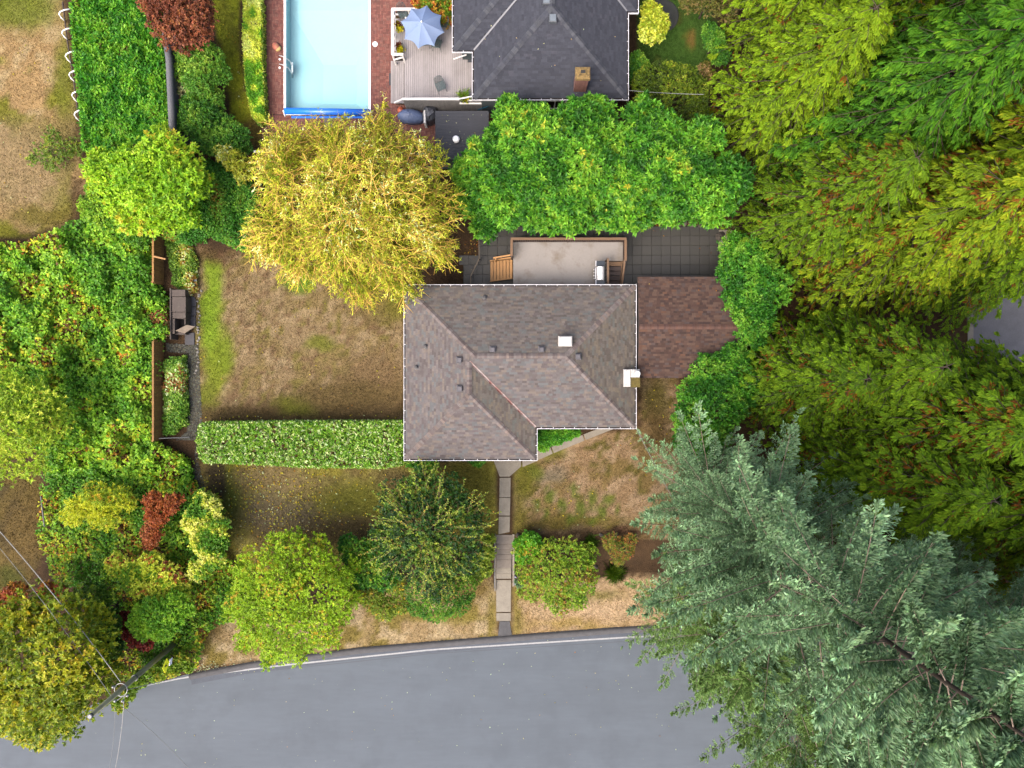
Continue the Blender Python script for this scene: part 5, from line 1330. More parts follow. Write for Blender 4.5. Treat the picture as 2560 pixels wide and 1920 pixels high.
cbox(431, 797, 437, 834, 0, ZB, 'side_panel'); cbox(437.3, 826, 463, 836, 0, ZB - .3, 'side_panel'); cbox(460.5, 797, 464, 825, 0, ZB - .1, 'side_panel')
cbox(437.3, 797, 460, 825.5, 0, .08, 'floor', M['gutter_dark']); cbox(424, 720, 427.6, 848, 0, ZB + .05, 'side_panel')
b = MB(); b.prism([tuple(P(*q, z)[:2]) for q, z in (((438, 827), .8), ((470, 813), 1.15), ((491, 817), 1.15), ((462, 833), .8))], [.78, 1.3, 1.3, .78], [.81, 1.33, 1.33, .81]); b.build('open_lid', mat('pale worn plank', A(168,150,130), .85, .15, 4), comp)
M['slab_dark'] = mat('dark slab', A(92,90,98), .8, .12, 2, .004, 40, rnd=.10)
sl = thing('stepping_stone', 'round topped dark slab at the upper end of the row beside the compost boxes', 'paving slab', P(476, 752), 0, 'dark slabs beside the compost boxes')
b = MB(); b.prism([P(*q)[:2] for q in ((466,766),(465,752),(469,743),(478,741),(488,744),(492,753),(491,766))], 0, .07); b.build('slab', M['slab_dark'], sl)
for lb, (u0, v0, u1, v1) in (('dark square slab just below the round topped one', (466,767.5,491,789.5)), ('dark square slab under the open compost lid', (466,791,490,816)), ('dark square slab lowest of the row beside the compost boxes', (463,832,487,862))):
    t = thing('stepping_stone', lb, 'paving slab', P((u0 + u1) / 2, (v0 + v1) / 2), 0, 'dark slabs beside the compost boxes'); a = rect(u0, v0, u1, v1); b = MB(); b.bevbox((a[0], a[1], 0), (a[2], a[3], .07), .01); b.build('slab', M['slab_dark'], t)
# gravel strip and little white stones
def gravel(name, label, areas, cols, seed, size, z=.02):
    r = np.random.default_rng(seed); uu = []; vv = []
    for poly, n in areas: a, c = poly_points(poly, n, r); uu.append(a); vv.append(c)
    u = np.concatenate(uu); v = np.concatenate(vv); n = len(u); h = z * np.ones(n)
    base = np.array([[1,0,0],[-.5,.87,0],[-.5,-.87,0],[0,0,.8]], float)
    s = size * r.uniform(.5, 1.3, n); ang = r.random(n) * 6.28
    R_ = np.zeros((n, 3, 3)); R_[:, 0, 0] = np.cos(ang); R_[:, 0, 1] = -np.sin(ang); R_[:, 1, 0] = np.sin(ang); R_[:, 1, 1] = np.cos(ang); R_[:, 2, 2] = 1
    vert = np.einsum('nij,kj->nki', R_, base) * s[:, None, None] * (1 + r.normal(0, .2, (n, 4, 1)))
    vert += np.stack([(u - 1280) / F * H, (960 - v) / F * H, h], 1)[:, None, :]
    me = bpy.data.meshes.new(name); fi = (np.arange(n)[:, None] * 4 + np.array([0,1,3,1,2,3,2,0,3])).astype(np.int32)
    me.vertices.add(n * 4); me.vertices.foreach_set('co', vert.astype(np.float32).ravel()); me.loops.add(n * 9); me.loops.foreach_set('vertex_index', fi.ravel())
    me.polygons.add(n * 3); me.polygons.foreach_set('loop_start', np.arange(0, n * 9, 3, dtype=np.int32)); me.polygons.foreach_set('loop_total', np.full(n * 3, 3, np.int32))
    at = me.color_attributes.new('Col', 'FLOAT_COLOR', 'POINT'); c = np.ones((n, 4, 4), np.float32); c[:, :, :3] = (pal_pick(cols, r.random(n), r, .15, 1.0))[:, None, :]; at.data.foreach_set('color', c.ravel())
    me.materials.append(M['stone_attr']); me.update(); me.validate()
    return tag(link(name, me), label, 'gravel', kind='stuff')
M['stone_attr'] = mat('gravel', rough=.9, var=0, attr=True)
gravel('gravel', 'grey gravel strip beside the leafy bed', [([(468,864),(496,862),(500,960),(506,1060),(490,1100),(440,1100),(468,1080),(474,960)], 5000), ([(415,858),(470,862),(468,885),(418,878)], 700), ([(490,1095),(500,1175),(520,1240),(500,1270),(482,1190)], 600)],
       [((120,112,118), 4), ((92,84,86), 4), ((165,158,160), 2), ((70,62,60), 3), ((140,120,80), 1)], 50, .05)
r7 = np.random.default_rng(77); wm = rock_mesh(9, .075, .06, .05); wm.materials.clear(); M['white_stone'] = mat('white stone', A(212,206,194), .9, .1, 6); wm.materials.append(M['white_stone'])
for k in range(24):
    v = 726 + 9 * k + r7.normal(0, 2); s = r7.uniform(.7, 1.4); o = put('edging_stone', wm, P(498 - k * .25 + r7.normal(0, 2), v, .04), None, r7.random() * 6, (s, s, s))
    tag(o, 'small pale stone in the line edging the mossy lawn strip', 'stone', 'pale stones edging the lawn')
b = MB(); b.tube([P(398, 1096, 1.0), P(475, 1093, 1.0)], .035, 6); g_t = thing('gate', 'dark metal gate bar at the lower end of the gravel strip', 'gate', P(430, 1094)); M['dark_metal'] = mat('dark metal', A(70,78,86), .5, .1, 5, metal=.3); b.build('top_bar', M['dark_metal'], g_t)
for k in range(9):
    q = P(402 + 9 * k, 1095, 1.0); b = MB(); b.tube([q, (q.x, q.y, .05)], .012, 5); b.build('bar', M['dark_metal'], g_t)
q0, q1 = P(102, 1240, 1.1), P(111, 1316, 1.1)
t = thing('fence', 'dark metal fence panel at the left edge among the bushes', 'fence', ((q0 + q1) / 2))
for z in (1.1, .2): b = MB(); b.beam((q0.x, q0.y, z), (q1.x, q1.y, z), .06, .06); b.build('rail', M['dark_metal'], t)
for k in range(10): p = q0 + (q1 - q0) * k / 9; b = MB(); b.tube([p, (p.x, p.y, .05)], .015, 5); b.build('bar', M['dark_metal'], t)
# grey wall cap beside the tall hedge, white hoops on its other side
t = thing('garden_wall', 'long grey wall with rounded top between the tall hedge and the shrubs', 'wall', P(428, 220))
b = MB(); m_ = [P(414, 85, 2.2), P(423, 150, 2.2), P(427, 240, 2.2), P(432, 345, 2.2)]
M['grey_wall'] = mat('grey render', A(140,142,150), .8, .08, 1.5)
b.tube(m_, .2, 14); b.build('coping', M['grey_wall'], t, True)
b = MB()
for a, e in zip(m_[:-1], m_[1:]): b.beam((a.x, a.y, 1.0), (e.x, e.y, 1.0), .28, 2.0)
b.build('panel', M['grey_wall'], t)
hps = [(148, 23, 34, 31, 55), (155, 70, 30, 28, 48), (164, 128, 30, 27, 28), (173, 175, 24, 25, 18), (180, 226, 22, 24, 14), (186, 274, 18, 16, 20)]
nm = ['topmost', 'second from the top', 'third from the top', 'fourth from the top', 'fifth from the top', 'lowest']
for i, (u, v, w_, h_, r_) in enumerate(hps):
    c = P(u + 14, v + 14); t = thing('hoop', 'white curved pipe hoop at the left foot of the tall hedge, ' + nm[i], 'hoop', c, 0, 'white hoops beside the tall hedge')
    pts = [P(u + 34, v + 4, .0), P(u + 32, v + 2, .45), P(u + 24, v, .75), P(u + 12, v + 2, .85), P(u + 2, v + 7, .85), P(u, v + 13, .8), P(u + 5, v + 21, .65), P(u + 12, v + 27, .35), P(u + 17, v + 30, 0)]
    b = MB(); b.tube(pts, .042, 7); b.build('pipe', M['white_paint'], t, True)
b = MB(); b.tube([P(157, 5, .3), P(168, 100, .3), P(183, 190, .3), P(196, 290, .3)], .05, 6); tag(b.build('hedge_rail', M['dark_wood']), 'dark timber edging along the left foot of the tall hedge', 'edging')

# utility pole, sign, wires
pole = thing('utility_pole', 'leaning-looking wooden utility pole with wires at the road corner', 'utility pole', PG(447, 1600))
b0 = PG(447, 1600); tp = P(226, 1790, 9.7); b = MB(); M['pole'] = mat('weathered pole', A(176,174,134, 1.9), .85, .2, 2, stretch=(6, 6, .4), tint=(A(110,110,84, 1.5), .8, .5, .7, .6))
b.tube([b0 - Vector((0, 0, .3)), b0 + (tp - b0) * .5, tp], [.17, .15, .12], 14); b.build('pole', M['pole'], pole, True)
ax = (tp - b0).normalized()
def on_pole(z): return b0 + (tp - b0) * ((z - b0.z) / (tp.z - b0.z))
k1 = on_pole(6.6); M['insul'] = mat('pale insulator', A(205,212,222), .3, .1, 6)
b = MB(); b.tube([k1 + Vector((.35 * math.cos(t), .35 * math.sin(t), 0)) for t in np.linspace(0, 6.28, 17)], .02, 6); b.build('cable_ring', M['insul'], pole)
b = MB(); c1 = k1 + Vector((.1, -.35, 0)); b.tube([c1 + Vector((-.35, -.25, -.1)), c1, c1 + Vector((.35, .1, .1))], .03, 6); b.build('bracket', M['grey_metal'], pole)
for j, o in enumerate(((-.35, .2, .1), (.1, -.6, 0), (-.25, -.55, .1), (.3, -.35, -.1), (-.1, -.25, 0))):
    b = MB(); b.lathe([(.03, -.08), (.07, -.05), (.05, 0), (.07, .05), (.03, .1)], k1 + Vector(o), 8); b.build('insulator', M['insul'], pole)
k2 = on_pole(5.0); b = MB(); b.tube([k2 + Vector((.17 * math.cos(t), .17 * math.sin(t), 0)) for t in np.linspace(0, 6.28, 13)], .03, 6); b.build('collar', M['grey_metal'], pole)
b = MB(); b.lathe([(.13, -.05), (.14, .05), (.1, .08)], tp, 12); b.build('pole_top', M['grey_metal'], pole)
M['wire'] = mat('pale wire', A(205,206,204), .5, .05, 3); M['thin_wire'] = mat('grey wire', A(165,170,172), .5, .05, 3)
def wire(label, a, e, r, m_, sag=.25, n=16):
    a = Vector(a); e = Vector(e); b = MB()
    b.tube([a + (e - a) * i / n - Vector((0, 0, sag * 4 * (i / n) * (1 - i / n))) for i in range(n + 1)], r, 5); return tag(b.build('wire', m_), label, 'wire', 'overhead wires')
wire('thick pale cable from the utility pole to the upper left over the yellow tree', P(302, 1705, 6.8), P(-60, 1262, 6.8), .022, M['wire'])
wire('thin grey wire from the utility pole to the upper left, below the thick cable', P(286, 1752, 6.9), P(-60, 1300, 8.2), .012, M['thin_wire'])
wire('pale cable from the utility pole straight down over the road, right of the thin one', P(310, 1740, 6.6), P(280, 1960, 6.2), .02, M['wire'])
wire('thin grey wire from the utility pole down over the road, nearest the left edge', P(287, 1765, 6.6), P(266, 1960, 6.4), .012, M['thin_wire'])
wire('thin grey wire slanting from the utility pole to the lower right over the road', P(300, 1762, 6.6), P(505, 1960, 6.4), .014, M['thin_wire'])
wire('thin pale wire between the corner of the brown roof and the blue spruce', (hx1, hyB, ZE), P(1690, 1262, 4.2), .016, M['wire'], .1)
wire('thin wire running right from the corner of the dark slate roof', P(1572, 226, 3.1), P(1760, 236, 5.0), .014, M['wire'], .1)
wire('short pale cable from the pole to the edge of the road', P(316, 1725, 6.4), P(470, 1690, 3.6), .02, M['wire'], .1)
sg = thing('road_sign', 'yellow diamond pedestrian sign with a small white plate on a post', 'road sign', PG(430, 1650))
b0 = PG(432, 1648); b = MB(); b.tube([b0, b0 + Vector((0, 0, 3.05))], .03, 8); b.build('post', M['grey_metal'], sg)
M['sign_yellow'] = mat('sign yellow', (.85, .85, .015), .4, .02, 3); M['black'] = mat('black print', A(20,20,20), .5, 0, 3); M['sign_back'] = mat('sign white', (.7, .7, .75), .4, .05, 3)
# the plates stand upright, tilted back a little by the lean of the post
def plate(cu, cv, cz, hw, hh, name, m_, diamond, tilt=(.0, 0)):
    c = P(cu, cv, cz); rx = Vector((.10, .995, 0)).normalized(); upv = Vector((0, 0, 1.0)); n = rx.cross(upv).normalized()
    pts = [(-hw, 0), (0, -hh), (hw, 0), (0, hh)] if diamond else [(-hw, -hh), (hw, -hh), (hw, hh), (-hw, hh)]
    b = MB(); f = [c + rx * x + upv * y + n * .008 for x, y in pts]; k = [c + rx * x + upv * y - n * .008 for x, y in pts]
    b.add(f + k, [(0, 1, 2, 3), (7, 6, 5, 4), (0, 4, 5, 1), (1, 5, 6, 2), (2, 6, 7, 3), (3, 7, 4, 0)]); o = b.build(name, m_, sg); return o, c, rx, upv, n
o, c, rx, uv_, nn = plate(415, 1664, 2.75, .43, .45, 'diamond_plate', M['sign_yellow'], True)
if nn.z < 0: nn = -nn
b = MB()
def stroke(x0, y0, x1, y1, w=.05):
    p = c + rx * x0 + uv_ * y0 + nn * .011; q = c + rx * x1 + uv_ * y1 + nn * .011; b.beam(p, q, w, .004, up=tuple(nn))
for s_ in ((0, .02, .02, .14, .07), (.01, .03, -.07, -.14), (.01, .03, .09, -.14), (.02, .12, .10, .04, .035), (.02, .12, -.07, .05, .035)): stroke(*s_)
b.lathe([(.04, 0), (.04, .004)], c + rx * .03 + uv_ * .19 + nn * .011, 10); b.build('pedestrian_symbol', M['black'], o)
plate(427, 1654, 2.0, .20, .17, 'white_plate', M['sign_back'], False)

# ------------------------------------------------------------------ hedges and ground cover
BR = [((62,132,40), 4), ((90,160,50), 6), ((118,180,58), 5), ((152,192,62), 3), ((205,196,60), 1), ((200,130,50), .3), ((96,60,38), 1)]
bram = [(-80,600),(60,592),(150,560),(215,525),(300,520),(380,570),(392,700),(422,730),(430,830),(404,860),(396,930),(390,1000),(394,1100),(420,1110),(480,1150),(488,1230),(400,1240),(330,1210),(200,1200),(110,1210),(90,1140),(20,1080),(-80,1050)]
tag(cover('brambles', bram, 23000, 3, .175, .16, BR, 60, .9, 2.2, 46, .4, .7, rag=16), 'bright green bramble thicket covering the left boundary', 'brambles', kind='stuff')
tag(cover('brambles', [(100,1180),(330,1180),(490,1200),(560,1250),(565,1400),(600,1560),(500,1600),(480,1690),(330,1730),(200,1700),(200,1500),(90,1470),(80,1330)], 16000, 3, .145, .125,
    [((60,130,40), 5), ((96,158,50), 5), ((140,175,55), 4), ((205,195,70), 1.5), ((200,130,55), .7), ((92,56,36), 1)], 61, .8, 1.2, 50, .5, .55, rag=14), 'mixed green and yellow undergrowth along the left of the front lawn', 'undergrowth', kind='stuff')
tag(cover('ivy', [(440,380),(560,400),(660,470),(650,560),(620,640),(560,615),(520,600),(470,620),(390,600),(380,520)], 9000, 3, .12, .10, [((45,115,40), 5), ((70,140,52), 5), ((100,160,60), 2), ((130,140,60), 1), ((150,100,50), .4)], 62, 1.2, .8, 50, .4), 'dark green ivy mound under the yellow willow', 'ivy', kind='stuff')
tag(cover('ivy', [(410,600),(470,600),(500,640),(496,730),(470,745),(425,715),(412,650)], 3000, 3, .11, .09, [((70,120,45), 4), ((120,150,60), 3), ((190,180,90), 2), ((235,230,200), .7), ((160,110,60), 1.2)], 63, .5, .5, 30, .3), 'mottled ivy bed above the compost boxes', 'ivy', kind='stuff')
tag(cover('ivy', [(400,890),(466,882),(472,960),(474,1060),(440,1092),(400,1094)], 4200, 3, .12, .10, [((70,130,48), 4), ((110,160,65), 4), ((175,190,120), 1.5), ((236,232,215), .6), ((160,100,62), 1.2)], 64, .7, .5, 30, .3), 'leafy planted bed with brown stems between fence and gravel strip', 'bed plants', kind='stuff')
tag(cover('creeper', [(385,860),(440,838),(436,800),(424,770),(425,730),(385,760),(330,830),(300,870)], 1500, 3, .12, .08, [((150,80,60), 4), ((175,110,80), 3), ((120,60,46), 3), ((190,170,120), 1)], 65, 1.1, .5, 30, .5), 'reddish brown dying creeper spilling over the fence', 'creeper', kind='stuff')
def hedge(name, label, poly, n, k, Ln, W, pal, seed, z, amp=.12, shoot=None, side_n=0, **kw):
    q = [P(a, b, z * .5) for a, b in poly]; c = sum(q, Vector()) / len(q); c.z = 0
    t = thing(name, label, 'hedge', c)
    cover('foliage', poly, n, k, Ln, W, pal, seed, z, amp, parent=t, shoot=shoot, edge=kw.pop('edge', 8), **kw)
    rng = np.random.default_rng(seed + 1)                      # the sides
    m = side_n or n // 3; top = [P(a, b, z) for a, b in poly]; pts = []; out = []
    seg = [(top[i], top[(i + 1) % len(top)]) for i in range(len(top))]; ln = np.array([(e - a).length for a, e in seg]); pr = ln / ln.sum()
    si = rng.choice(len(seg), m, p=pr); f = rng.random(m); cc = sum(top, Vector()) / len(top)
    for i in range(m):
        a, e = seg[si[i]]; p = a + (e - a) * f[i]; d = (e - a).normalized(); nn = Vector((d.y, -d.x, 0))
        if nn.dot(p - cc) < 0: nn = -nn
        pts.append((p.x - nn.x * .1, p.y - nn.y * .1, z * rng.random())); out.append((nn.x, nn.y, .4))
    p = np.array(pts); d = norm(np.array(out) + rng.normal(0, .4, (m, 3)))
    b, ld, up = rosettes(p, d, k, Ln, rng, 1.0, .2, .08)
    leaf_mesh('side_foliage', b, ld, up, Ln * rng.uniform(.7, 1.2, len(b)), W * rng.uniform(.7, 1.2, len(b)), pal_pick(pal, rng.random(len(b)), rng), .1, .05, M['leaf'], t)
    tr = MB()                                                  # stems inside
    for i in range(12):
        a, e = seg[i % len(seg)]; p = cc + (a + (e - a) * .5 - cc) * .6; tr.tube([(p.x, p.y, 0), (p.x + .05, p.y, z * .7)], .03, 5)
    tr.build('stems', M['bark'], t)
    return t
hedge('hedge', 'clipped variegated hedge running from the left end of the house across the lawn',
      [(492,1062),(510,1054),(700,1051),(1008,1050),(1035,1053),(1035,1160),(960,1174),(880,1173),(740,1170),(640,1164),(510,1160),(492,1145),(487,1100)], 9500, 4, .13, .08,
      [((96,165,52), 5), ((70,140,42), 3), ((128,185,66), 3), ((204,216,150), 2.8), ((232,234,204), 1.5), ((92,56,40), 1.0)], 70, 1.5, .22, shoot=(0, 0, 1), tilt=.5, nscale_px=14, depth=.45, mixn=.25, palscale=14, rag=5, edge=9, jit=.2, bright=1.0)
HG = [((40,120,36), 4), ((62,150,44), 6), ((88,175,52), 5), ((112,190,62), 2.5), ((100,80,45), .25)]
hedge('hedge', 'tall dense bright green hedge at the top left between lawn and grey wall',
      [(172,-140),(362,-140),(372,30),(402,90),(412,180),(420,280),(430,340),(400,380),(330,400),(250,385),(205,370),(198,290),(186,180),(176,60)], 11000, 9, .24, .098, HG, 71, 2.1, .7, shoot=(.30, .38, .75), tilt=.22, nscale_px=30, depth=1.0, mixn=.45, palscale=24, rag=14, edge=14, stem=.42, bright=1.0)
hedge('hedge', 'low yellow and green variegated hedge along the left edge of the bricks',
      [(602,-60),(655,-60),(658,60),(658,150),(664,260),(666,300),(645,312),(625,290),(608,200),(602,100),(604,20)], 5200, 4, .12, .07, [((66,140,40), 3), ((88,165,46), 3), ((190,200,70), 3), ((226,220,100), 4), ((238,232,150), 2)], 72, .8, .35, nscale_px=26, depth=.3, mixn=.85, palscale=55, rag=8)

# ------------------------------------------------------------------ broad-leaved trees and shrubs
LAU = [((36,104,34), 4), ((58,138,44), 6), ((82,166,52), 6), ((108,186,64), 3.5), ((142,198,72), 1.2), ((205,195,70), .3)]
lau = dict(k=10, Ln=.27, W=.088, pal=LAU, spread=.85, up_bias=.55, depth=.28, rough=.25, nscale=1.6, mixn=.5, inner=.5, droop=.14)
plant('laurel_tree', 'bright green laurel tree nearest the yellow willow, left end of the laurel row', 'tree', [(1175,430,50,3.2),(1215,395,52,3.6),(1185,495,50,3),(1215,560,38,2.6),(1235,470,62,4),(1270,520,50,3.4),(1250,345,40,3.4)], 2600, seed=80, group='laurel trees behind the patio', **lau)
plant('laurel_tree', 'bright green laurel tree in front of the dark roof, below its lower left gutter', 'tree', [(1285,300,50,4.2),(1310,365,66,4.6),(1345,300,42,4.2),(1340,440,72,4.6),(1380,360,66,4.8),(1265,265,24,3.6),(1330,520,52,3.8)], 3000, seed=81, group='laurel trees behind the patio', **lau)
plant('laurel_tree', 'bright green laurel tree directly below the brick chimney of the dark roof', 'tree', [(1440,300,56,4.6),(1490,285,42,4.4),(1445,385,70,5),(1420,470,72,4.8),(1500,440,72,4.8),(1430,540,48,3.6),(1500,345,56,4.6),(1370,545,40,3.4)], 3300, seed=82, group='laurel trees behind the patio', **lau)
plant('laurel_tree', 'bright green laurel tree beside the lower right corner of the dark roof', 'tree', [(1610,300,54,4.4),(1600,370,64,4.8),(1660,330,54,4.6),(1570,455,74,4.8),(1650,430,74,5),(1590,520,58,4),(1530,525,52,3.8),(1545,370,50,4.4)], 3300, seed=83, group='laurel trees behind the patio', **lau)
plant('laurel_tree', 'darker laurel tree at the right end of the laurel row by the cypresses', 'tree', [(1710,390,60,4.6),(1740,460,66,4.6),(1690,500,60,4.2),(1780,510,60,4),(1820,450,60,4.4),(1660,520,40,3.6),(1760,340,50,4.6)], 2700, seed=84, group='laurel trees behind the patio', **{**lau, 'pal': LAU[:4]})
LAD = [((36,108,34), 4), ((58,140,44), 6), ((84,166,56), 5), ((112,184,72), 2)]
lad = dict(k=9, Ln=.17, W=.065, pal=LAD, depth=.25, rough=.2, inner=.45, up_bias=.4)
plant('laurel_shrub', 'dense laurel bush right of the patio and above the brown garage roof', 'shrub', [(1835,620,40,2.6),(1830,680,42,2.8),(1848,745,44,3),(1880,650,60,3.4),(1885,790,55,3.2),(1905,720,66,3.6)], 3000, seed=85, **lad)
plant('laurel_shrub', 'dense laurel bush at the lower right corner of the brown garage roof', 'shrub', [(1740,985,50,2.8),(1720,1050,44,2.6),(1775,930,50,3),(1830,900,44,3),(1730,1110,46,2.4),(1800,1010,66,3.4),(1775,1090,56,3),(1850,960,60,3.4),(1880,840,40,3.2)], 4200, seed=86, **lad)
WIL = [((138,146,36), 3), ((168,164,46), 4), ((190,182,62), 5), ((206,196,90), 4), ((216,208,128), 2), ((232,230,204), 1.0)]
def willow():
    lumps = [(690,412,42,3.6),(660,612,56,3.8),(720,372,70,4.4),(800,350,56,4.2),(860,372,74,5),(935,345,56,4.8),(985,385,74,5.2),(1060,410,66,5),(1085,520,74,5),(1090,620,58,4.2),(1040,560,80,5.4),(1010,700,62,3.8),(900,705,66,3.6),(850,660,74,4.2),(760,640,84,4.2),(712,572,88,4.6),(720,450,100,5.4),(870,450,120,6.6),(970,500,110,6.6),(860,570,120,6.2),(970,620,90,5.2),(963,292,22,4.6),(960,262,12,4.6)]
    lumps = [(a, b_, r * .9, z) for a, b_, r, z in lumps]
    t = plant('willow_tree', 'large yellow willow with golden twigs between pool and lawn', 'tree', lumps, 5200, 9, .22, .040, WIL[:3], 90, base=(880,540), rt=.2, spread=.9, depth=.45, rough=.45, nscale=2.2, mixn=.45, droop=.5, bark=M['willow_bark'], inner=.5, up_bias=.1, stem=.3, jit=.2, low=-.2, bright=1.35)
    rng = np.random.default_rng(91); b = MB(); lp, ld_ = [], []; p, d, li = crown_points(lumps, 1150, rng, .25, .0, .3)
    c = np.array(P(880, 530, 4.0)); base = Vector(c); lcen = lumps3(lumps)[0]
    for i in range(len(p)):
        e = Vector(p[i]); lc = Vector(lcen[li[i]]); out = (e - lc).normalized() * .75 + (e - base).normalized() * .35 + Vector(rng.normal(0, .35, 3)); out.z = out.z * .35 - .12; out = out.normalized()
        L_ = rng.uniform(.9, 2.4); s = e - out * L_ * .75 + Vector((0, 0, -.15)); q = e + out * L_ * .25 + Vector((0, 0, -.05))
        w = Vector((-out.y, out.x, 0)) * rng.normal(0, .16); r = rng.choice([.014, .02, .032], p=[.5, .35, .15])
        b.tube([s, s + (q - s) * .35 + w + Vector((0, 0, .2)), s + (q - s) * .7 - w * .6 + Vector((0, 0, .24)), q], [r * 1.4, r, r * .8, r * .4], 4)
        for j in range(26):
            f = .15 + .85 * j / 25; pt = s + (q - s) * f + w * math.sin(f * 6) * .5 + Vector((0, 0, .22 * math.sin(f * 3.1)))
            lp.append(pt); ld_.append(out * .5 + Vector(rng.normal(0, .55, 3)) + Vector((0, 0, -.15)))
        for sgn in (-1, 1):
            st = s + (q - s) * rng.uniform(.3, .7) + Vector((0, 0, .2)); o2 = (out + Vector((-out.y, out.x, 0)) * sgn * rng.uniform(.5, 1)).normalized()
            b.tube([st, st + o2 * .4 + Vector((0, 0, .05)), st + o2 * .8 - Vector((0, 0, .1))], [r * .7, r * .6, r * .3], 3)
    b.build('golden_twigs', M['willow_bark'], t, True)
    lp = np.array(lp); n = len(lp)
    leaf_mesh('hanging_leaves', lp, np.array(ld_), np.array([0, 0, 1.0]) + rng.normal(0, .4, (n, 3)), .21 * rng.uniform(.7, 1.3, n), .042, pal_pick(WIL[1:], rank_noise(lp[:, 0], lp[:, 1], 1.2, 9, rng, .45), rng, .15) * 1.75, .1, .3, M['leaf'], t)
willow()
sp = [(610,425,34,3),(580,400,30,2.8),(560,385,24,2.6)]
plant('willow_shoot', 'straggly yellow willow shoots left of the main willow crown', 'shrub', sp, 420, 8, .18, .036, WIL, 92, rt=.04, depth=.5, rough=.5, bark=M['willow_bark'], inner=.1, droop=.4)
YG = [((96,170,40), 3), ((128,196,48), 5), ((160,212,56), 5), ((188,214,62), 2.5), ((222,200,70), .8)]
plant('young_tree', 'bright lime green tree below the tall hedge at the left', 'tree', [(330,420,56,4),(270,440,56,3.4),(400,400,60,4.2),(450,390,48,3.8),(360,470,66,4.4),(440,470,66,4.4),(300,500,48,3.6),(390,540,52,3.8),(460,540,42,3.4),(250,405,34,3.2),(490,450,40,3.4),(415,345,32,3.4),(330,560,34,3)], 3600, 8, .21, .09, YG, 93, base=(385,470), rt=.1, nscale=1.8, depth=.35, rough=.35, inner=.5)
plant('ivy_bush', 'mid green bush under the lime green tree beside the bare lawn edge', 'shrub', [(250,480,36,1.4),(230,520,34,1.2),(310,545,40,1.4),(350,590,36,1.2),(265,540,40,1.4)], 1500, 8, .14, .1, BR[:4], 94)
plant('sparse_bush', 'thin leafy bush with bare grey twigs at the edge of the left lawn', 'shrub', [(130,345,28,1.3),(100,385,24,1.1),(150,385,34,1.5),(185,370,28,1.3),(125,410,22,.9),(80,400,16,.9)], 700, 6, .13, .06, [((96,130,50), 4), ((125,150,60), 3), ((180,180,70), 1), ((110,95,70), 1)], 95, depth=.5, rough=.4, inner=.15, bark=M['twig'])
RED = [((128,66,56), 4), ((152,82,68), 5), ((172,96,78), 3), ((186,112,82), 1.5), ((110,58,54), 2)]
plant('red_maple', 'rust red tree at the upper end of the grey wall', 'tree', [(410,30,56,4),(470,20,56,4.2),(440,75,50,3.8),(490,75,42,3.6),(510,40,30,3.6),(400,-30,60,4),(480,-40,56,4),(455,110,26,3)], 3400, 8, .14, .07, RED, 96, rt=.09, nscale=1.2, depth=.3, rough=.35)
SG = [((44,110,40), 4), ((66,138,48), 5), ((96,162,60), 4), ((130,176,70), 1)]
plant('rhododendron', 'rounded green shrub right of the grey wall, just below the red tree', 'shrub', [(470,140,34,1.8),(520,150,40,2),(545,185,34,1.8),(500,200,44,2),(450,180,26,1.6)], 1700, 8, .14, .06, SG[1:] + [((150,185,80), 2)], 97)
plant('pale_shrub', 'small shrub with whitish faded leaves against the grey wall', 'shrub', [(455,205,22,1.2),(468,235,28,1.3),(450,250,18,1.1)], 500, 7, .12, .05, [((196,190,160), 4), ((170,160,130), 3), ((130,150,90), 2), ((180,150,130), 1)], 98, depth=.5)
plant('rhododendron', 'middle green shrub of the row along the narrow lawn strip', 'shrub', [(480,270,36,1.6),(530,260,30,1.6),(510,300,44,1.8),(470,310,34,1.6),(540,240,20,1.4)], 1500, 8, .14, .06, SG, 99)
plant('rhododendron', 'darker round shrub at the lower end of the narrow lawn strip', 'shrub', [(560,320,36,1.6),(590,345,36,1.7),(560,360,40,1.7),(520,350,36,1.6),(610,370,22,1.4)], 1700, 8, .13, .055, SG[:3], 100)
plant('photinia', 'shrub with orange and green leaves between deck and dark roof, by the parasol', 'shrub', [(1060,8,32,1.6),(1095,18,36,1.7),(1125,10,32,1.7),(1118,42,24,1.4),(1080,-20,40,1.7)], 1300, 8, .16, .06, [((70,120,30), 3), ((120,150,40), 3), ((205,150,60), 3), ((220,120,60), 2), ((190,80,50), 1)], 101, nscale=.8)
plant('golden_shrub', 'round golden yellow shrub beside the right gutter of the dark roof', 'shrub', [(1630,40,30,2.2),(1628,75,34,2.3),(1645,60,30,2.3),(1622,20,20,2)], 1300, 7, .15, .11, [((190,190,60), 4), ((215,208,84), 4), ((160,170,50), 2), ((230,222,120), 1)], 102, inner=.6)
plant('dark_shrub', 'green bush below the golden shrub beside the dark roof', 'shrub', [(1592,150,22,1.3),(1590,185,26,1.4),(1608,165,18,1.1)], 700, 8, .13, .06, SG, 103)
plant('yew_shrub', 'broad olive green bush right of the lower corner of the dark roof', 'shrub', [(1610,205,36,2),(1660,195,42,2.2),(1710,200,40,2.2),(1745,225,34,2),(1620,250,36,2.1),(1690,250,46,2.3),(1740,270,36,2.2)], 2600, 9, .11, .045, [((60,90,24), 4), ((92,118,30), 5), ((130,145,40), 3), ((170,170,60), 1)], 104)
plant('brown_shrub', 'brownish shrub at the top edge of the dark lawn', 'shrub', [(1730,0,36,2),(1780,5,40,2.2),(1820,30,30,2),(1755,-30,50,2.2)], 1300, 8, .12, .05, [((110,105,50), 4), ((140,115,80), 3), ((90,90,40), 3)], 105)
plant('fern_shrub', 'small green shrub left of the cypresses at the edge of the dark lawn', 'shrub', [(1785,100,30,1.6),(1800,140,26,1.6),(1775,75,20,1.4)], 900, 8, .13, .05, SG[:3], 106)
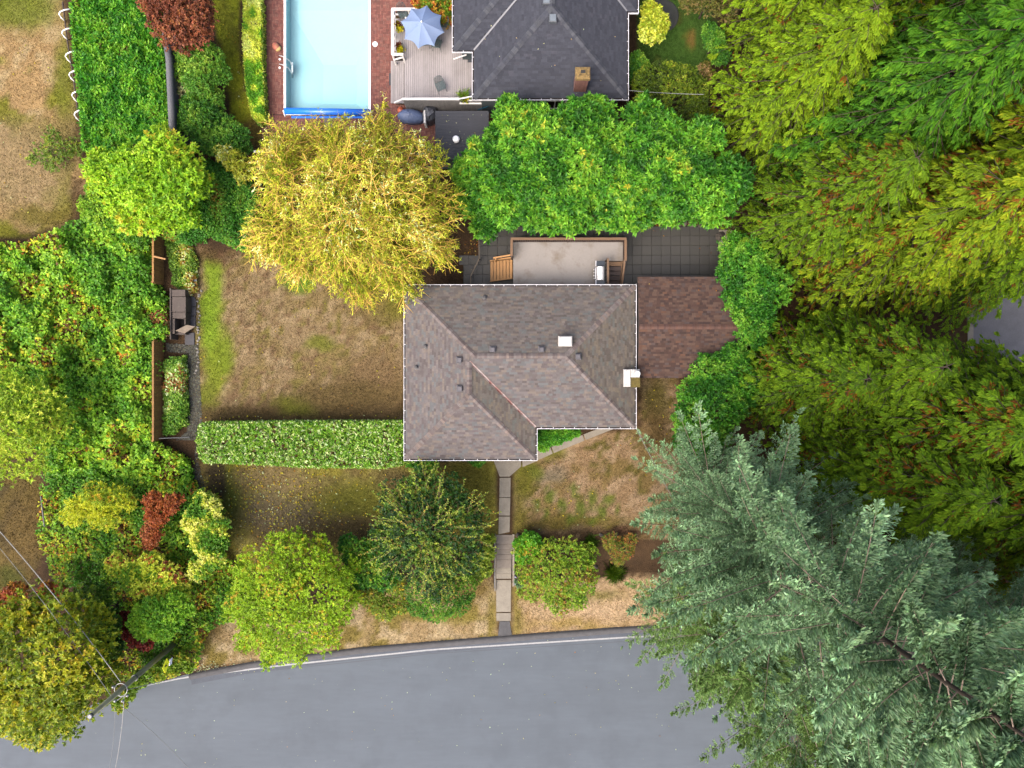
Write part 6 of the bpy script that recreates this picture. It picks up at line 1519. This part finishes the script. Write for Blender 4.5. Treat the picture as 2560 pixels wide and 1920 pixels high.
plant('pink_shrub', 'low pinkish shrub below the small lawn by the cypresses', 'shrub', [(1762,172,18,.8),(1775,190,16,.8)], 260, 7, .11, .06, [((190,150,120), 3), ((130,120,60), 3)], 107)
b = MB(); b.lathe([(1.05, 0), (1.05, .05), (1.0, .07), (.03, .07)], P(1655, 40, .0), 28); tag(b.build('round_slab', mat('dark round slab', A(70,74,68), .9, .15, 3)), 'dark round stone disc under the golden shrub', 'stone disc')
LIM = [((110,158,30), 3), ((138,180,36), 5), ((162,196,46), 5), ((186,206,58), 3), ((206,196,60), 1.6), ((215,170,60), .4)]
plant('lime_tree', 'round lime yellow tree between front lawn and road', 'tree', [(720,1400,66,3.4),(660,1430,62,3.2),(790,1410,60,3.4),(620,1490,60,3),(700,1490,84,3.8),(790,1490,80,3.8),(850,1450,44,3),(640,1560,62,3),(720,1570,72,3.2),(800,1570,58,3),(690,1620,42,2.6),(850,1520,44,2.8),(740,1350,30,3),(575,1530,24,2.4),(600,1420,28,2.6),(690,1350,22,2.8),(800,1350,20,2.8),(885,1410,22,2.6),(890,1490,20,2.4),(610,1610,24,2.2),(670,1655,20,2.2),(745,1640,24,2.4),(830,1600,22,2.4),(720,1490,60,4.0)], 7800, 9, .125, .055, LIM, 110, base=(720,1490), rt=.12, nscale=1.4, depth=.35, rough=.45, inner=.45, spread=.8, up_bias=.5)
HOL = [((26,68,34), 4), ((40,92,42), 5), ((64,114,44), 3), ((104,136,50), 2.4), ((160,168,70), 1.2)]
def hawthorn():
    lm = [(1050,1230,62,3.2),(1000,1270,62,3.2),(1110,1240,66,3.4),(1160,1290,60,3.2),(1050,1310,80,3.8),(1130,1350,76,3.6),(1000,1370,64,3.2),(1070,1400,70,3.4),(1160,1390,50,3),(960,1330,40,2.8),(1060,1190,30,2.8),(1100,1450,48,2.8)]
    t = plant('hawthorn_tree', 'dark green tree with long pale spiky shoots left of the front path', 'tree', lm, 4200, 8, .14, .07, HOL, 111, base=(1085,1320), rt=.12, depth=.4, rough=.35, nscale=1.0, inner=.5)
    rng = np.random.default_rng(112); p, d, li = crown_points(lm, 260, rng, .1, -.1, .2); b = MB(); bb = []; dd = []
    cen = Vector(P(1080, 1320, 2.6))
    for i in range(len(p)):
        e = Vector(p[i]); o = (e - cen); o.z = abs(o.z) * .3; o = (o.normalized() + Vector(rng.normal(0, .25, 3))).normalized(); L_ = rng.uniform(.5, 1.5)
        s = e - o * .5; q = e + o * L_ * .6; b.tube([s, (s + q) / 2 + Vector((0, 0, .12)), q], [.02, .014, .006], 4)
        for j in range(16):
            f = .3 + .7 * j / 16; bb.append(s + (q - s) * f + Vector((0, 0, .1 * (1 - abs(2 * f - 1))))); v_ = (o * .5 + Vector(rng.normal(0, .7, 3)) + Vector((0, 0, .3))).normalized(); dd.append(v_)
    b.build('shoots', M['green_twig'], t)
    n = len(bb); leaf_mesh('shoot_leaves', np.array(bb), np.array(dd), np.tile([0, 0, 1.0], (n, 1)), .12 * rng.uniform(.7, 1.3, n), .06, pal_pick([((120,150,55), 4), ((160,170,70), 4), ((190,180,80), 2), ((205,150,60), .5)], rng.random(n), rng), .1, .05, M['leaf'], t)
hawthorn()
plant('round_shrub', 'clipped dark green round bush below the spiky tree near the verge', 'shrub', [(1060,1480,48,1.6),(1110,1490,52,1.7),(1150,1470,44,1.5),(1090,1510,48,1.6),(1050,1510,34,1.3),(1140,1505,38,1.4)], 3000, 9, .10, .035, [((44,110,26), 5), ((66,138,36), 4), ((92,160,46), 2)], 113, base=(1100,1490), rough=.08, depth=.15)
plant('laurel_shrub', 'green shrub between the lime yellow tree and the spiky tree', 'shrub', [(890,1380,42,1.6),(940,1390,40,1.6),(905,1430,46,1.8),(960,1440,40,1.6),(870,1360,26,1.4)], 1800, 8, .14, .065, [((40,112,36), 5), ((70,145,46), 4), ((110,170,56), 2), ((200,190,70), .3)], 114)
plant('spirea', 'olive and orange tinted shrub below the lime yellow tree on its right', 'shrub', [(930,1490,34,1.3),(960,1520,34,1.2),(900,1480,30,1.3),(990,1460,30,1.3),(1000,1510,28,1.1)], 1500, 8, .12, .045, [((120,140,46), 4), ((150,160,56), 4), ((215,170,60), 1.2), ((90,115,40), 3)], 115)
plant('spirea', 'yellowish shrub at the left foot of the concrete steps', 'shrub', [(1215,1385,24,1.0),(1205,1420,26,1.0),(1222,1350,18,.9),(1190,1440,22,.9)], 900, 8, .12, .05, [((130,150,46), 4), ((165,175,66), 3), ((90,125,44), 3)], 116)
AZ = [((84,140,40), 3), ((120,165,46), 4), ((155,175,58), 4), ((180,180,80), 2), ((190,140,70), .8), ((110,75,50), 1.2)]
plant('azalea', 'wide mottled yellow green azalea right of the concrete steps', 'shrub', [(1370,1390,44,1.3,.5),(1420,1385,42,1.4,.5),(1455,1410,36,1.3,.5),(1350,1430,40,1.3,.5),(1400,1440,50,1.5,.5),(1450,1455,40,1.3,.5),(1380,1480,42,1.2,.5),(1430,1490,36,1.1,.5),(1400,1512,28,.9,.5),(1330,1455,24,1,.5),(1300,1372,22,.9,.5),(1330,1385,26,1,.5),(1470,1380,26,1,.5),(1478,1440,24,1,.5),(1330,1490,18,.7,.5),(1308,1415,24,.9,.5),(1312,1445,20,.8,.5),(1300,1480,12,.5,.5),(1450,1505,20,.7,.5)], 3600, 8, .12, .05, AZ, 117, base=(1400,1440), rough=.3, nscale=.9, mixn=.4, depth=.4)
plant('hydrangea', 'fresh green leafy plant at the upper right of the concrete steps', 'shrub', [(1305,1362,22,.9),(1325,1352,24,.9),(1310,1390,22,.9),(1340,1370,22,1)], 800, 8, .15, .09, [((66,150,40), 5), ((96,175,48), 4), ((200,170,60), .8)], 118)
plant('blue_spurge', 'small blue green plant by the glass ball lights', 'shrub', [(1300,1458,14,.5),(1316,1440,12,.5)], 200, 8, .12, .03, [((70,120,96), 4), ((96,140,110), 2)], 119)
plant('heather', 'low reddish yellow heather in the bed near the blue spruce', 'shrub', [(1530,1355,26,.5),(1560,1375,26,.5),(1545,1395,22,.45),(1575,1350,20,.5)], 900, 7, .10, .03, [((150,140,60), 4), ((180,110,80), 2), ((110,125,50), 3), ((190,120,70), 1)], 120)
spiky('grass_tuft', 'deep green grass tuft with dark heart beside the azalea', 'grass tuft', PG(1537, 1432, .1), 420, .75, .035, [((60,105,30), 4), ((84,135,40), 4), ((120,155,56), 2)], 121, .45, r=.14)
spiky('grass_tuft', 'smaller green grass tuft at the upper right corner of the azalea', 'grass tuft', PG(1477, 1358, .1), 320, .55, .035, [((66,120,36), 4), ((92,150,46), 4), ((130,165,60), 2)], 122, .45, r=.12)
plant('house_shrub', 'fresh green shrub in the corner between the two front roof edges', 'shrub', [(1362,1090,24,1.0),(1390,1092,22,1.0),(1420,1085,18,.9),(1358,1112,18,.8),(1440,1080,12,.7)], 1500, 8, .13, .05, [((52,140,40), 4), ((80,170,50), 5), ((110,190,66), 2)], 123, rough=.1)
plant('house_shrub', 'low green shrub under the front gutter left of the path', 'shrub', [(1195,1150,18,.8),(1180,1146,14,.7)], 300, 8, .13, .05, LAD, 124)
plant('house_shrub', 'low green shrub at the front left corner of the house', 'shrub', [(1050,1158,16,.8),(1080,1158,18,.8),(1028,1156,14,.8)], 500, 8, .13, .05, LAD, 125)
# left side shrubs in autumn colours
plant('ash_tree', 'yellow green feathery tree at the left edge over the bramble thicket', 'tree', [(20,980,70,4.6),(80,1000,60,4.2),(50,1070,72,4.6),(110,1070,50,3.8),(0,1150,60,4),(70,1150,50,3.6),(-50,1050,90,4.6),(140,1020,34,3.4)], 3400, 9, .16, .05, [((116,145,36), 4), ((150,172,46), 5), ((178,188,62), 4), ((205,202,84), 2)], 130, base=(10,1080), rt=.1, depth=.5, rough=.45, inner=.4, bright=1.3)
plant('yellow_shrub', 'yellow shrub above the small rust red tree at the left', 'shrub', [(200,1270,36,2.3),(250,1250,40,2.5),(300,1245,32,2.3),(260,1290,36,2.3),(180,1290,24,2.0),(325,1260,18,2.0)], 1700, 8, .15, .04, [((196,190,44), 4), ((214,206,60), 4), ((150,165,48), 3), ((215,160,60), .4)], 131, spread=.8, rough=.4, bright=1.2)
plant('red_shrub', 'rust red shrub among the yellow bushes left of the front lawn', 'shrub', [(385,1255,28,2.5),(420,1262,26,2.5),(395,1290,30,2.6),(440,1250,20,2.4),(380,1330,26,2.4),(375,1355,18,2.2)], 1700, 7, .11, .06, [((176,84,50), 4), ((196,104,62), 4), ((150,70,50), 3), ((205,120,90), 2)], 132, rough=.35)
plant('variegated_shrub', 'pale yellow variegated shrub bordering the front lawn on the left', 'shrub', [(520,1270,34,2.1),(540,1320,34,2.2),(515,1350,40,2.2),(490,1300,36,2.2),(530,1390,34,2.1),(550,1360,22,2.0),(500,1420,32,2.0),(505,1245,22,1.9)], 2700, 8, .14, .08, [((66,130,40), 4), ((110,160,46), 3), ((206,200,84), 3.5), ((226,214,130), 3)], 133, nscale=.9, mixn=.7, bright=1.3)
plant('variegated_shrub', 'bright yellow variegated shrub below the rust red shrub', 'shrub', [(330,1430,36,2.0),(380,1415,34,2.1),(350,1460,36,2.0),(420,1440,36,2.1),(400,1480,36,2.0),(290,1410,28,1.9),(450,1470,28,1.9)], 2400, 8, .14, .08, [((90,145,40), 3), ((200,196,66), 4), ((224,214,92), 3.5), ((205,120,70), .7), ((120,50,46), .4)], 134, nscale=.9, mixn=.6, bright=1.5)
plant('green_maple', 'fresh green young maple above the utility pole', 'tree', [(380,1530,42,2.9),(430,1530,40,2.9),(350,1555,32,2.7),(410,1565,42,2.9),(460,1520,28,2.7),(360,1580,24,2.5),(440,1500,26,2.7)], 2000, 8, .13, .06, [((70,140,40), 4), ((100,170,50), 5), ((135,190,60), 3)], 135, bright=1.25)
plant('crimson_shrub', 'crimson shrub below the green young maple', 'shrub', [(335,1598,20,1.9),(360,1605,22,1.9),(320,1590,14,1.8)], 600, 7, .12, .07, [((140,44,46), 4), ((170,60,56), 3), ((110,40,40), 2)], 136)
plant('crimson_shrub', 'small dark red shrub left of the green young maple', 'shrub', [(310,1545,20,1.4),(318,1565,14,1.3)], 400, 7, .12, .07, [((120,44,40), 4), ((150,60,50), 3)], 137)
plant('orange_sumac', 'pinkish red and orange bush at the left edge above the large golden tree', 'shrub', [(20,1500,30,1.6),(45,1480,26,1.5),(10,1530,26,1.6),(120,1478,24,1.4),(150,1475,18,1.4)], 1200, 8, .16, .06, [((196,90,76), 4), ((210,120,70), 3), ((150,70,60), 2), ((200,140,60), 1.5)], 138)
GOL = [((96,112,26), 4), ((132,144,34), 5), ((162,162,40), 5), ((190,176,46), 3), ((206,172,48), .6)]
plant('golden_tree', 'large olive gold tree at the bottom left overhanging the road', 'tree', [(60,1560,80,5.4),(150,1540,80,5.4),(220,1600,72,5),(250,1680,60,4.4),(150,1640,110,6.4),(50,1660,110,6.4),(190,1720,84,5.4),(100,1750,96,5.8),(20,1740,80,5.4),(150,1800,60,4.4),(90,1830,46,4),(-60,1650,120,6),(230,1540,44,4.4),(40,1800,46,4.2),(115,1850,22,3.6)], 6400, 9, .20, .085, GOL, 140, base=(120,1660), rt=.18, nscale=2.0, depth=.35, rough=.4, inner=.5, bright=1.15)
plant('dark_bush', 'dark green bush under the spiky edge of the large golden tree near the pole', 'shrub', [(240,1500,36,2),(260,1560,40,2),(280,1620,32,1.8),(225,1480,24,1.8)], 1500, 8, .14, .08, [((40,90,30), 4), ((66,120,40), 4), ((100,145,46), 2)], 141)
plant('road_bush', 'low yellow green bush at the road edge under the utility pole', 'shrub', [(345,1700,26,1.0),(390,1680,26,1.0),(430,1670,24,.9),(320,1735,20,.8),(455,1650,18,.8),(300,1760,20,.8),(470,1668,14,.7)], 1800, 8, .13, .07, [((100,150,46), 4), ((150,170,56), 3), ((200,180,70), 1)], 142)

# ------------------------------------------------------------------ conifers
def conifer(name, label, base_px, h, R0, nb, kind, pal, seed, z0=1.2, dead=None, group=None, lean=(0, 0), q=9, J=14, shape=.8, trunk_r=.24):
    rng = np.random.default_rng(seed); base = PG(*base_px); t = thing(name, label, 'tree', base, 0, group)
    b = MB(); top = Vector((base.x + lean[0], base.y + lean[1], base.z + h)); b.tube([base - Vector((0, 0, .2)), base + (top - base) * .4, base + (top - base) * .8, top], [trunk_r, trunk_r * .75, trunk_r * .35, .03], 9); b.build('trunk', M['bark'], t, True)
    f = rng.random(nb) ** (.85); f = np.sort(f); z = z0 + (h - z0) * f
    az = np.arange(nb) * 2.39996 + rng.normal(0, .35, nb)
    Lb = (R0 * (1 - f) ** shape + .35) * rng.uniform(.72, 1.12, nb)
    org = np.array(base)[None] + np.array([lean[0] / h, lean[1] / h, 0])[None] * z[:, None] + np.array([0, 0, 1])[None] * z[:, None]
    hd = np.stack([np.cos(az), np.sin(az), np.zeros(nb)], 1)
    if kind == 'spruce': c1, c2 = rng.uniform(-.05, .65, nb), rng.uniform(-.1, .3, nb)
    else: c1, c2 = rng.uniform(.25, .5, nb), rng.uniform(-.75, -.35, nb)
    def pos(s):                                            # s: (nb, k)
        return org[:, None] + hd[:, None] * (Lb[:, None] * s)[..., None] + np.array([0, 0, 1.0]) * (Lb[:, None] * (c1[:, None] * s + c2[:, None] * s * s))[..., None]
    # limbs
    lb = MB(); ss = np.linspace(0, .97, 5)[None].repeat(nb, 0); pp = pos(ss); br = rng.random(nb)
    for i in range(nb):
        r = (.022 + .008 * Lb[i] / 3) * (.62 if kind == 'spruce' else .8); pp[i][:, 2] += (.02 if kind == 'spruce' else 0)
        lb.tube([tuple(x) for x in pp[i]], [r * 1.3, r * 1.1, r * .9, r * .7, r * .35], 4, cap=False)
    s = np.linspace(.16 if kind == 'spruce' else .2, 1.0, J)[None].repeat(nb, 0) + rng.normal(0, .02, (nb, J)); s = np.clip(s, .1, 1.0)
    p0 = pos(s); p1 = pos(np.clip(s + .03, 0, 1.05)); tg = norm(p1 - p0 + 1e-6)
    P0 = np.repeat(p0[:, :, None], 2, 2); TG = np.repeat(tg[:, :, None], 2, 2)      # two sides
    sg = np.array([-1, 1])[None, None, :, None]
    sd = norm(np.cross(TG, np.array([0, 0, 1.0])))
    ang = np.radians(np.where(s > .93, 14, 52 if kind == 'spruce' else 44))[:, :, None, None] + rng.normal(0, .18, (nb, J, 2, 1))
    D = norm(TG * np.cos(ang) + sd * sg * np.sin(ang) + np.array([0, 0, 1.0]) * (rng.normal(.12 if kind == 'spruce' else -.22, .16, (nb, J, 2, 1))))
    prof = np.sin(np.pi * np.clip(s * .86 + .1, 0, 1)) ** .7
    l = ((.72 if kind == 'spruce' else .95) * np.minimum(Lb, 4.5) / 4.5)[:, None, None] * (prof[:, :, None] * .85 + .2) * rng.uniform(.6, 1.15, (nb, J, 2))
    alive = rng.random((nb, J, 2)) > (.12 if kind == 'spruce' else .42)
    fq = np.linspace(.12, 1, q)
    B = P0[:, :, :, None] + D[:, :, :, None] * (l[..., None] * fq)[..., None]           # (nb,J,2,q,3)
    if kind != 'spruce': B[..., 2] -= .22 * l[..., None] * fq ** 2
    sh = B.shape[:-1]
    nl = 2 if kind == 'spruce' else 2
    B = np.repeat(B[..., None, :], nl, -2); DD = np.broadcast_to(D[:, :, :, None, None], B.shape)
    side2 = norm(np.cross(DD, np.array([0, 0, 1.0]))); sg2 = np.array([-1, 1])[None, None, None, None, :, None]
    if kind == 'spruce': d2 = norm(DD * .75 + side2 * sg2 * rng.uniform(.2, 1.0, B.shape[:-1] + (1,)) + np.array([0, 0, 1.0]) * rng.normal(.3, .4, B.shape[:-1] + (1,)))
    else: d2 = norm(DD * 1.0 + side2 * sg2 * rng.uniform(.25, .8, B.shape[:-1] + (1,)) + np.array([0, 0, 1.0]) * rng.normal(-.12, .16, B.shape[:-1] + (1,)))
    al = np.broadcast_to(alive[..., None, None], B.shape[:-1])
    fr = np.broadcast_to(fq[None, None, None, :, None], B.shape[:-1]); sx = np.broadcast_to(s[:, :, None, None, None], B.shape[:-1]); bi = np.broadcast_to(np.arange(nb)[:, None, None, None, None], B.shape[:-1])
    m = al.ravel()
    B = B.reshape(-1, 3)[m]; d2 = d2.reshape(-1, 3)[m]; fr = fr.ravel()[m]; sx = sx.ravel()[m]; bi = bi.ravel()[m]
    n = len(B)
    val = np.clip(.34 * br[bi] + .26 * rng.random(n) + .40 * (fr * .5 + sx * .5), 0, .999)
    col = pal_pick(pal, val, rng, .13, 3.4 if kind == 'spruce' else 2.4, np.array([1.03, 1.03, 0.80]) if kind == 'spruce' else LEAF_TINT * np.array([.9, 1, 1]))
    if dead:
        dn = (fbm(B[:, 0] + B[:, 2], B[:, 1] - B[:, 2] * .3, 1.0, seed) > dead[0]) & (sx < .9) & (rng.random(n) < dead[1])
        col[dn] = pal_pick([((196,120,46), 3), ((170,100,40), 3), ((210,150,60), 1)], rng.random(dn.sum()), rng, .15, 1.2)
    if kind == 'spruce': Ll, Wl, fo = .175 * rng.uniform(.7, 1.25, n), .058, .12
    else: Ll, Wl, fo = .26 * rng.uniform(.7, 1.3, n) * (1.1 - .35 * fr), .085, .1
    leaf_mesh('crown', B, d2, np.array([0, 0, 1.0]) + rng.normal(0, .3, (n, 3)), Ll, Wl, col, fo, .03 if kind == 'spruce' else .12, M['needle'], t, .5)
    lb.build('branches', M['twig'] if kind == 'spruce' else M['bark'], t, True)
    return t
CG = [((58,92,14), 3), ((90,124,18), 5), ((124,154,26), 5), ((154,176,36), 3), ((182,192,50), 1)]
CD = [((24,66,14), 3), ((42,96,20), 5), ((62,124,28), 5), ((88,150,38), 3), ((120,170,46), 1)]
CO = [((72,98,14), 3), ((108,132,20), 5), ((142,154,28), 4), ((170,166,36), 3), ((196,162,44), 1)]
CM = [((44,84,14), 3), ((70,112,20), 5), ((98,142,28), 5), ((128,168,38), 3), ((158,180,46), 1)]
cg = 'cypresses along the right boundary'
def grove(protos, rows, group):
    """every tree is a copy of one of a few built trees, turned and scaled"""
    used = set()
    for k, (nm, lb, bp, h, w, pk) in enumerate(rows):
        p = protos[pk]; t = p if pk not in used else copy_tree(p); used.add(pk)
        t.name = nm; t.location = PG(*bp); t.rotation_euler = (0, 0, k * 2.17); t.scale = (w, w, h / 20.0)
        tag(t, lb, 'tree', group)
kw = dict(q=6, J=11, shape=.6, z0=.8)
CP = {'g': conifer('cypress_tree', 'x', (1280,960), 20, 4.6, 360, 'cedar', CG, 200, dead=(.72, .45), **kw),
      'd': conifer('cedar_tree', 'x', (1280,960), 20, 4.8, 360, 'cedar', CD, 202, **kw),
      'o': conifer('cypress_tree', 'x', (1280,960), 20, 4.8, 360, 'cedar', CO, 204, dead=(.56, .5), **kw),
      'm': conifer('cypress_tree', 'x', (1280,960), 20, 4.4, 380, 'cedar', CM, 207, dead=(.66, .45), **kw)}
grove(CP, [
    ('cypress_tree', 'golden green cypress nearest the small dark lawn, left edge of the upper group', (1890,330), 15, .9, 'g'),
    ('cypress_tree', 'golden green cypress at the top edge, leftmost of those along it', (1930,110), 17, .95, 'g'),
    ('cypress_tree', 'golden green cypress standing above the top edge of the photo', (2090,-70), 19, 1.1, 'g'),
    ('cedar_tree', 'deep green feathery cedar in the middle of the upper group', (2030,440), 21, .95, 'd'),
    ('cedar_tree', 'deep green feathery cedar filling the upper right corner', (2190,250), 24, 1.15, 'd'),
    ('cypress_tree', 'golden cypress between the two feathery cedars and the top edge', (2150,110), 20, 1.0, 'g'),
    ('cypress_tree', 'orange tinged cypress above the dark gap between the two groups', (2090,650), 18, .95, 'o'),
    ('cypress_tree', 'orange tinged cypress with bare grey twigs at the right edge above the driveway', (2230,560), 21, 1.1, 'o'),
    ('cypress_tree', 'yellow green cypress just right of the laurel bush above the garage', (1960,580), 15, .9, 'm'),
    ('cypress_tree', 'orange green cypress at the right edge halfway up the upper group', (2370,430), 21, 1.1, 'o'),
    ('cypress_tree', 'low green cypress overhanging the left edge of the pale driveway', (2330,690), 11, .8, 'm'),
    ('cypress_tree', 'low yellowish cypress at the right edge over the pale driveway', (2480,590), 13, .8, 'g'),
    ('cypress_tree', 'bright green cypress nearest the lower garage corner', (1935,950), 12, .85, 'm'),
    ('cypress_tree', 'mottled green cypress second from the garage in the lower group', (2030,930), 14, .9, 'm'),
    ('cypress_tree', 'mottled green cypress in the middle of the lower group', (2110,1030), 17, 1.0, 'm'),
    ('cypress_tree', 'green cypress of the lower group just below the pale driveway', (2240,1000), 16, 1.0, 'm'),
    ('cypress_tree', 'olive cypress directly above the blue spruces', (2060,1150), 16, .95, 'm'),
    ('cypress_tree', 'green cypress at the right edge below the pale driveway', (2390,1070), 16, 1.05, 'm'),
    ('cypress_tree', 'olive cypress at the right edge of the lower group', (2290,1180), 18, 1.1, 'm'),
    ('cypress_tree', 'orange flecked cypress at the right edge just above the spruces', (2470,1300), 15, 1.0, 'o')], cg)
SPR = [((50,86,66), 3), ((80,118,96), 5), ((108,148,122), 6), ((142,176,148), 4), ((178,202,174), 2)]
SPG = [((46,82,46), 3), ((74,112,64), 5), ((102,142,86), 5), ((134,166,112), 3), ((166,190,138), 1.5)]
SP = {'b': conifer('blue_spruce', 'x', (1280,960), 20, 7.0, 145, 'spruce', SPR, 220, z0=.8, q=7, J=34, trunk_r=.2, shape=.7),
      'n': conifer('blue_spruce', 'x', (1280,960), 20, 6.6, 120, 'spruce', SPG, 222, z0=.8, q=7, J=32, trunk_r=.2, shape=.7)}
grove(SP, [
    ('blue_spruce', 'blue green spruce reaching over the front lawn toward the path', (1775,1300), 30, 1.08, 'b'),
    ('blue_spruce', 'big blue green spruce in the middle of the lower right corner', (1945,1470), 31, 1.15, 'b'),
    ('blue_spruce', 'greener spruce overhanging the road at the bottom edge', (1860,1670), 20, .85, 'n'),
    ('blue_spruce', 'bluish spruce right of the middle, next to the olive cypress', (2170,1420), 24, .95, 'b'),
    ('blue_spruce', 'greener spruce in the far lower right corner', (2180,1680), 24, 1.05, 'n'),
    ('blue_spruce', 'greenish spruce at the right edge below the cypresses', (2380,1560), 22, 1.05, 'n'),
    ('blue_spruce', 'shorter green spruce at the front left of the group, over the verge', (1695,1470), 16, .72, 'n'),
    ('blue_spruce', 'shorter blue green spruce nearest the laurel bush and the front lawn', (1735,1235), 15, .74, 'b'),
    ('blue_spruce', 'greenish spruce at the bottom edge right of the road', (2010,1850), 20, .9, 'n')], 'blue spruces in the lower right corner')
tot = {}
for o in bpy.data.meshes: tot[o.name.split('.')[0]] = tot.get(o.name.split('.')[0], 0) + sum(1 for _ in ()) + len(o.loops) - 2 * len(o.polygons)
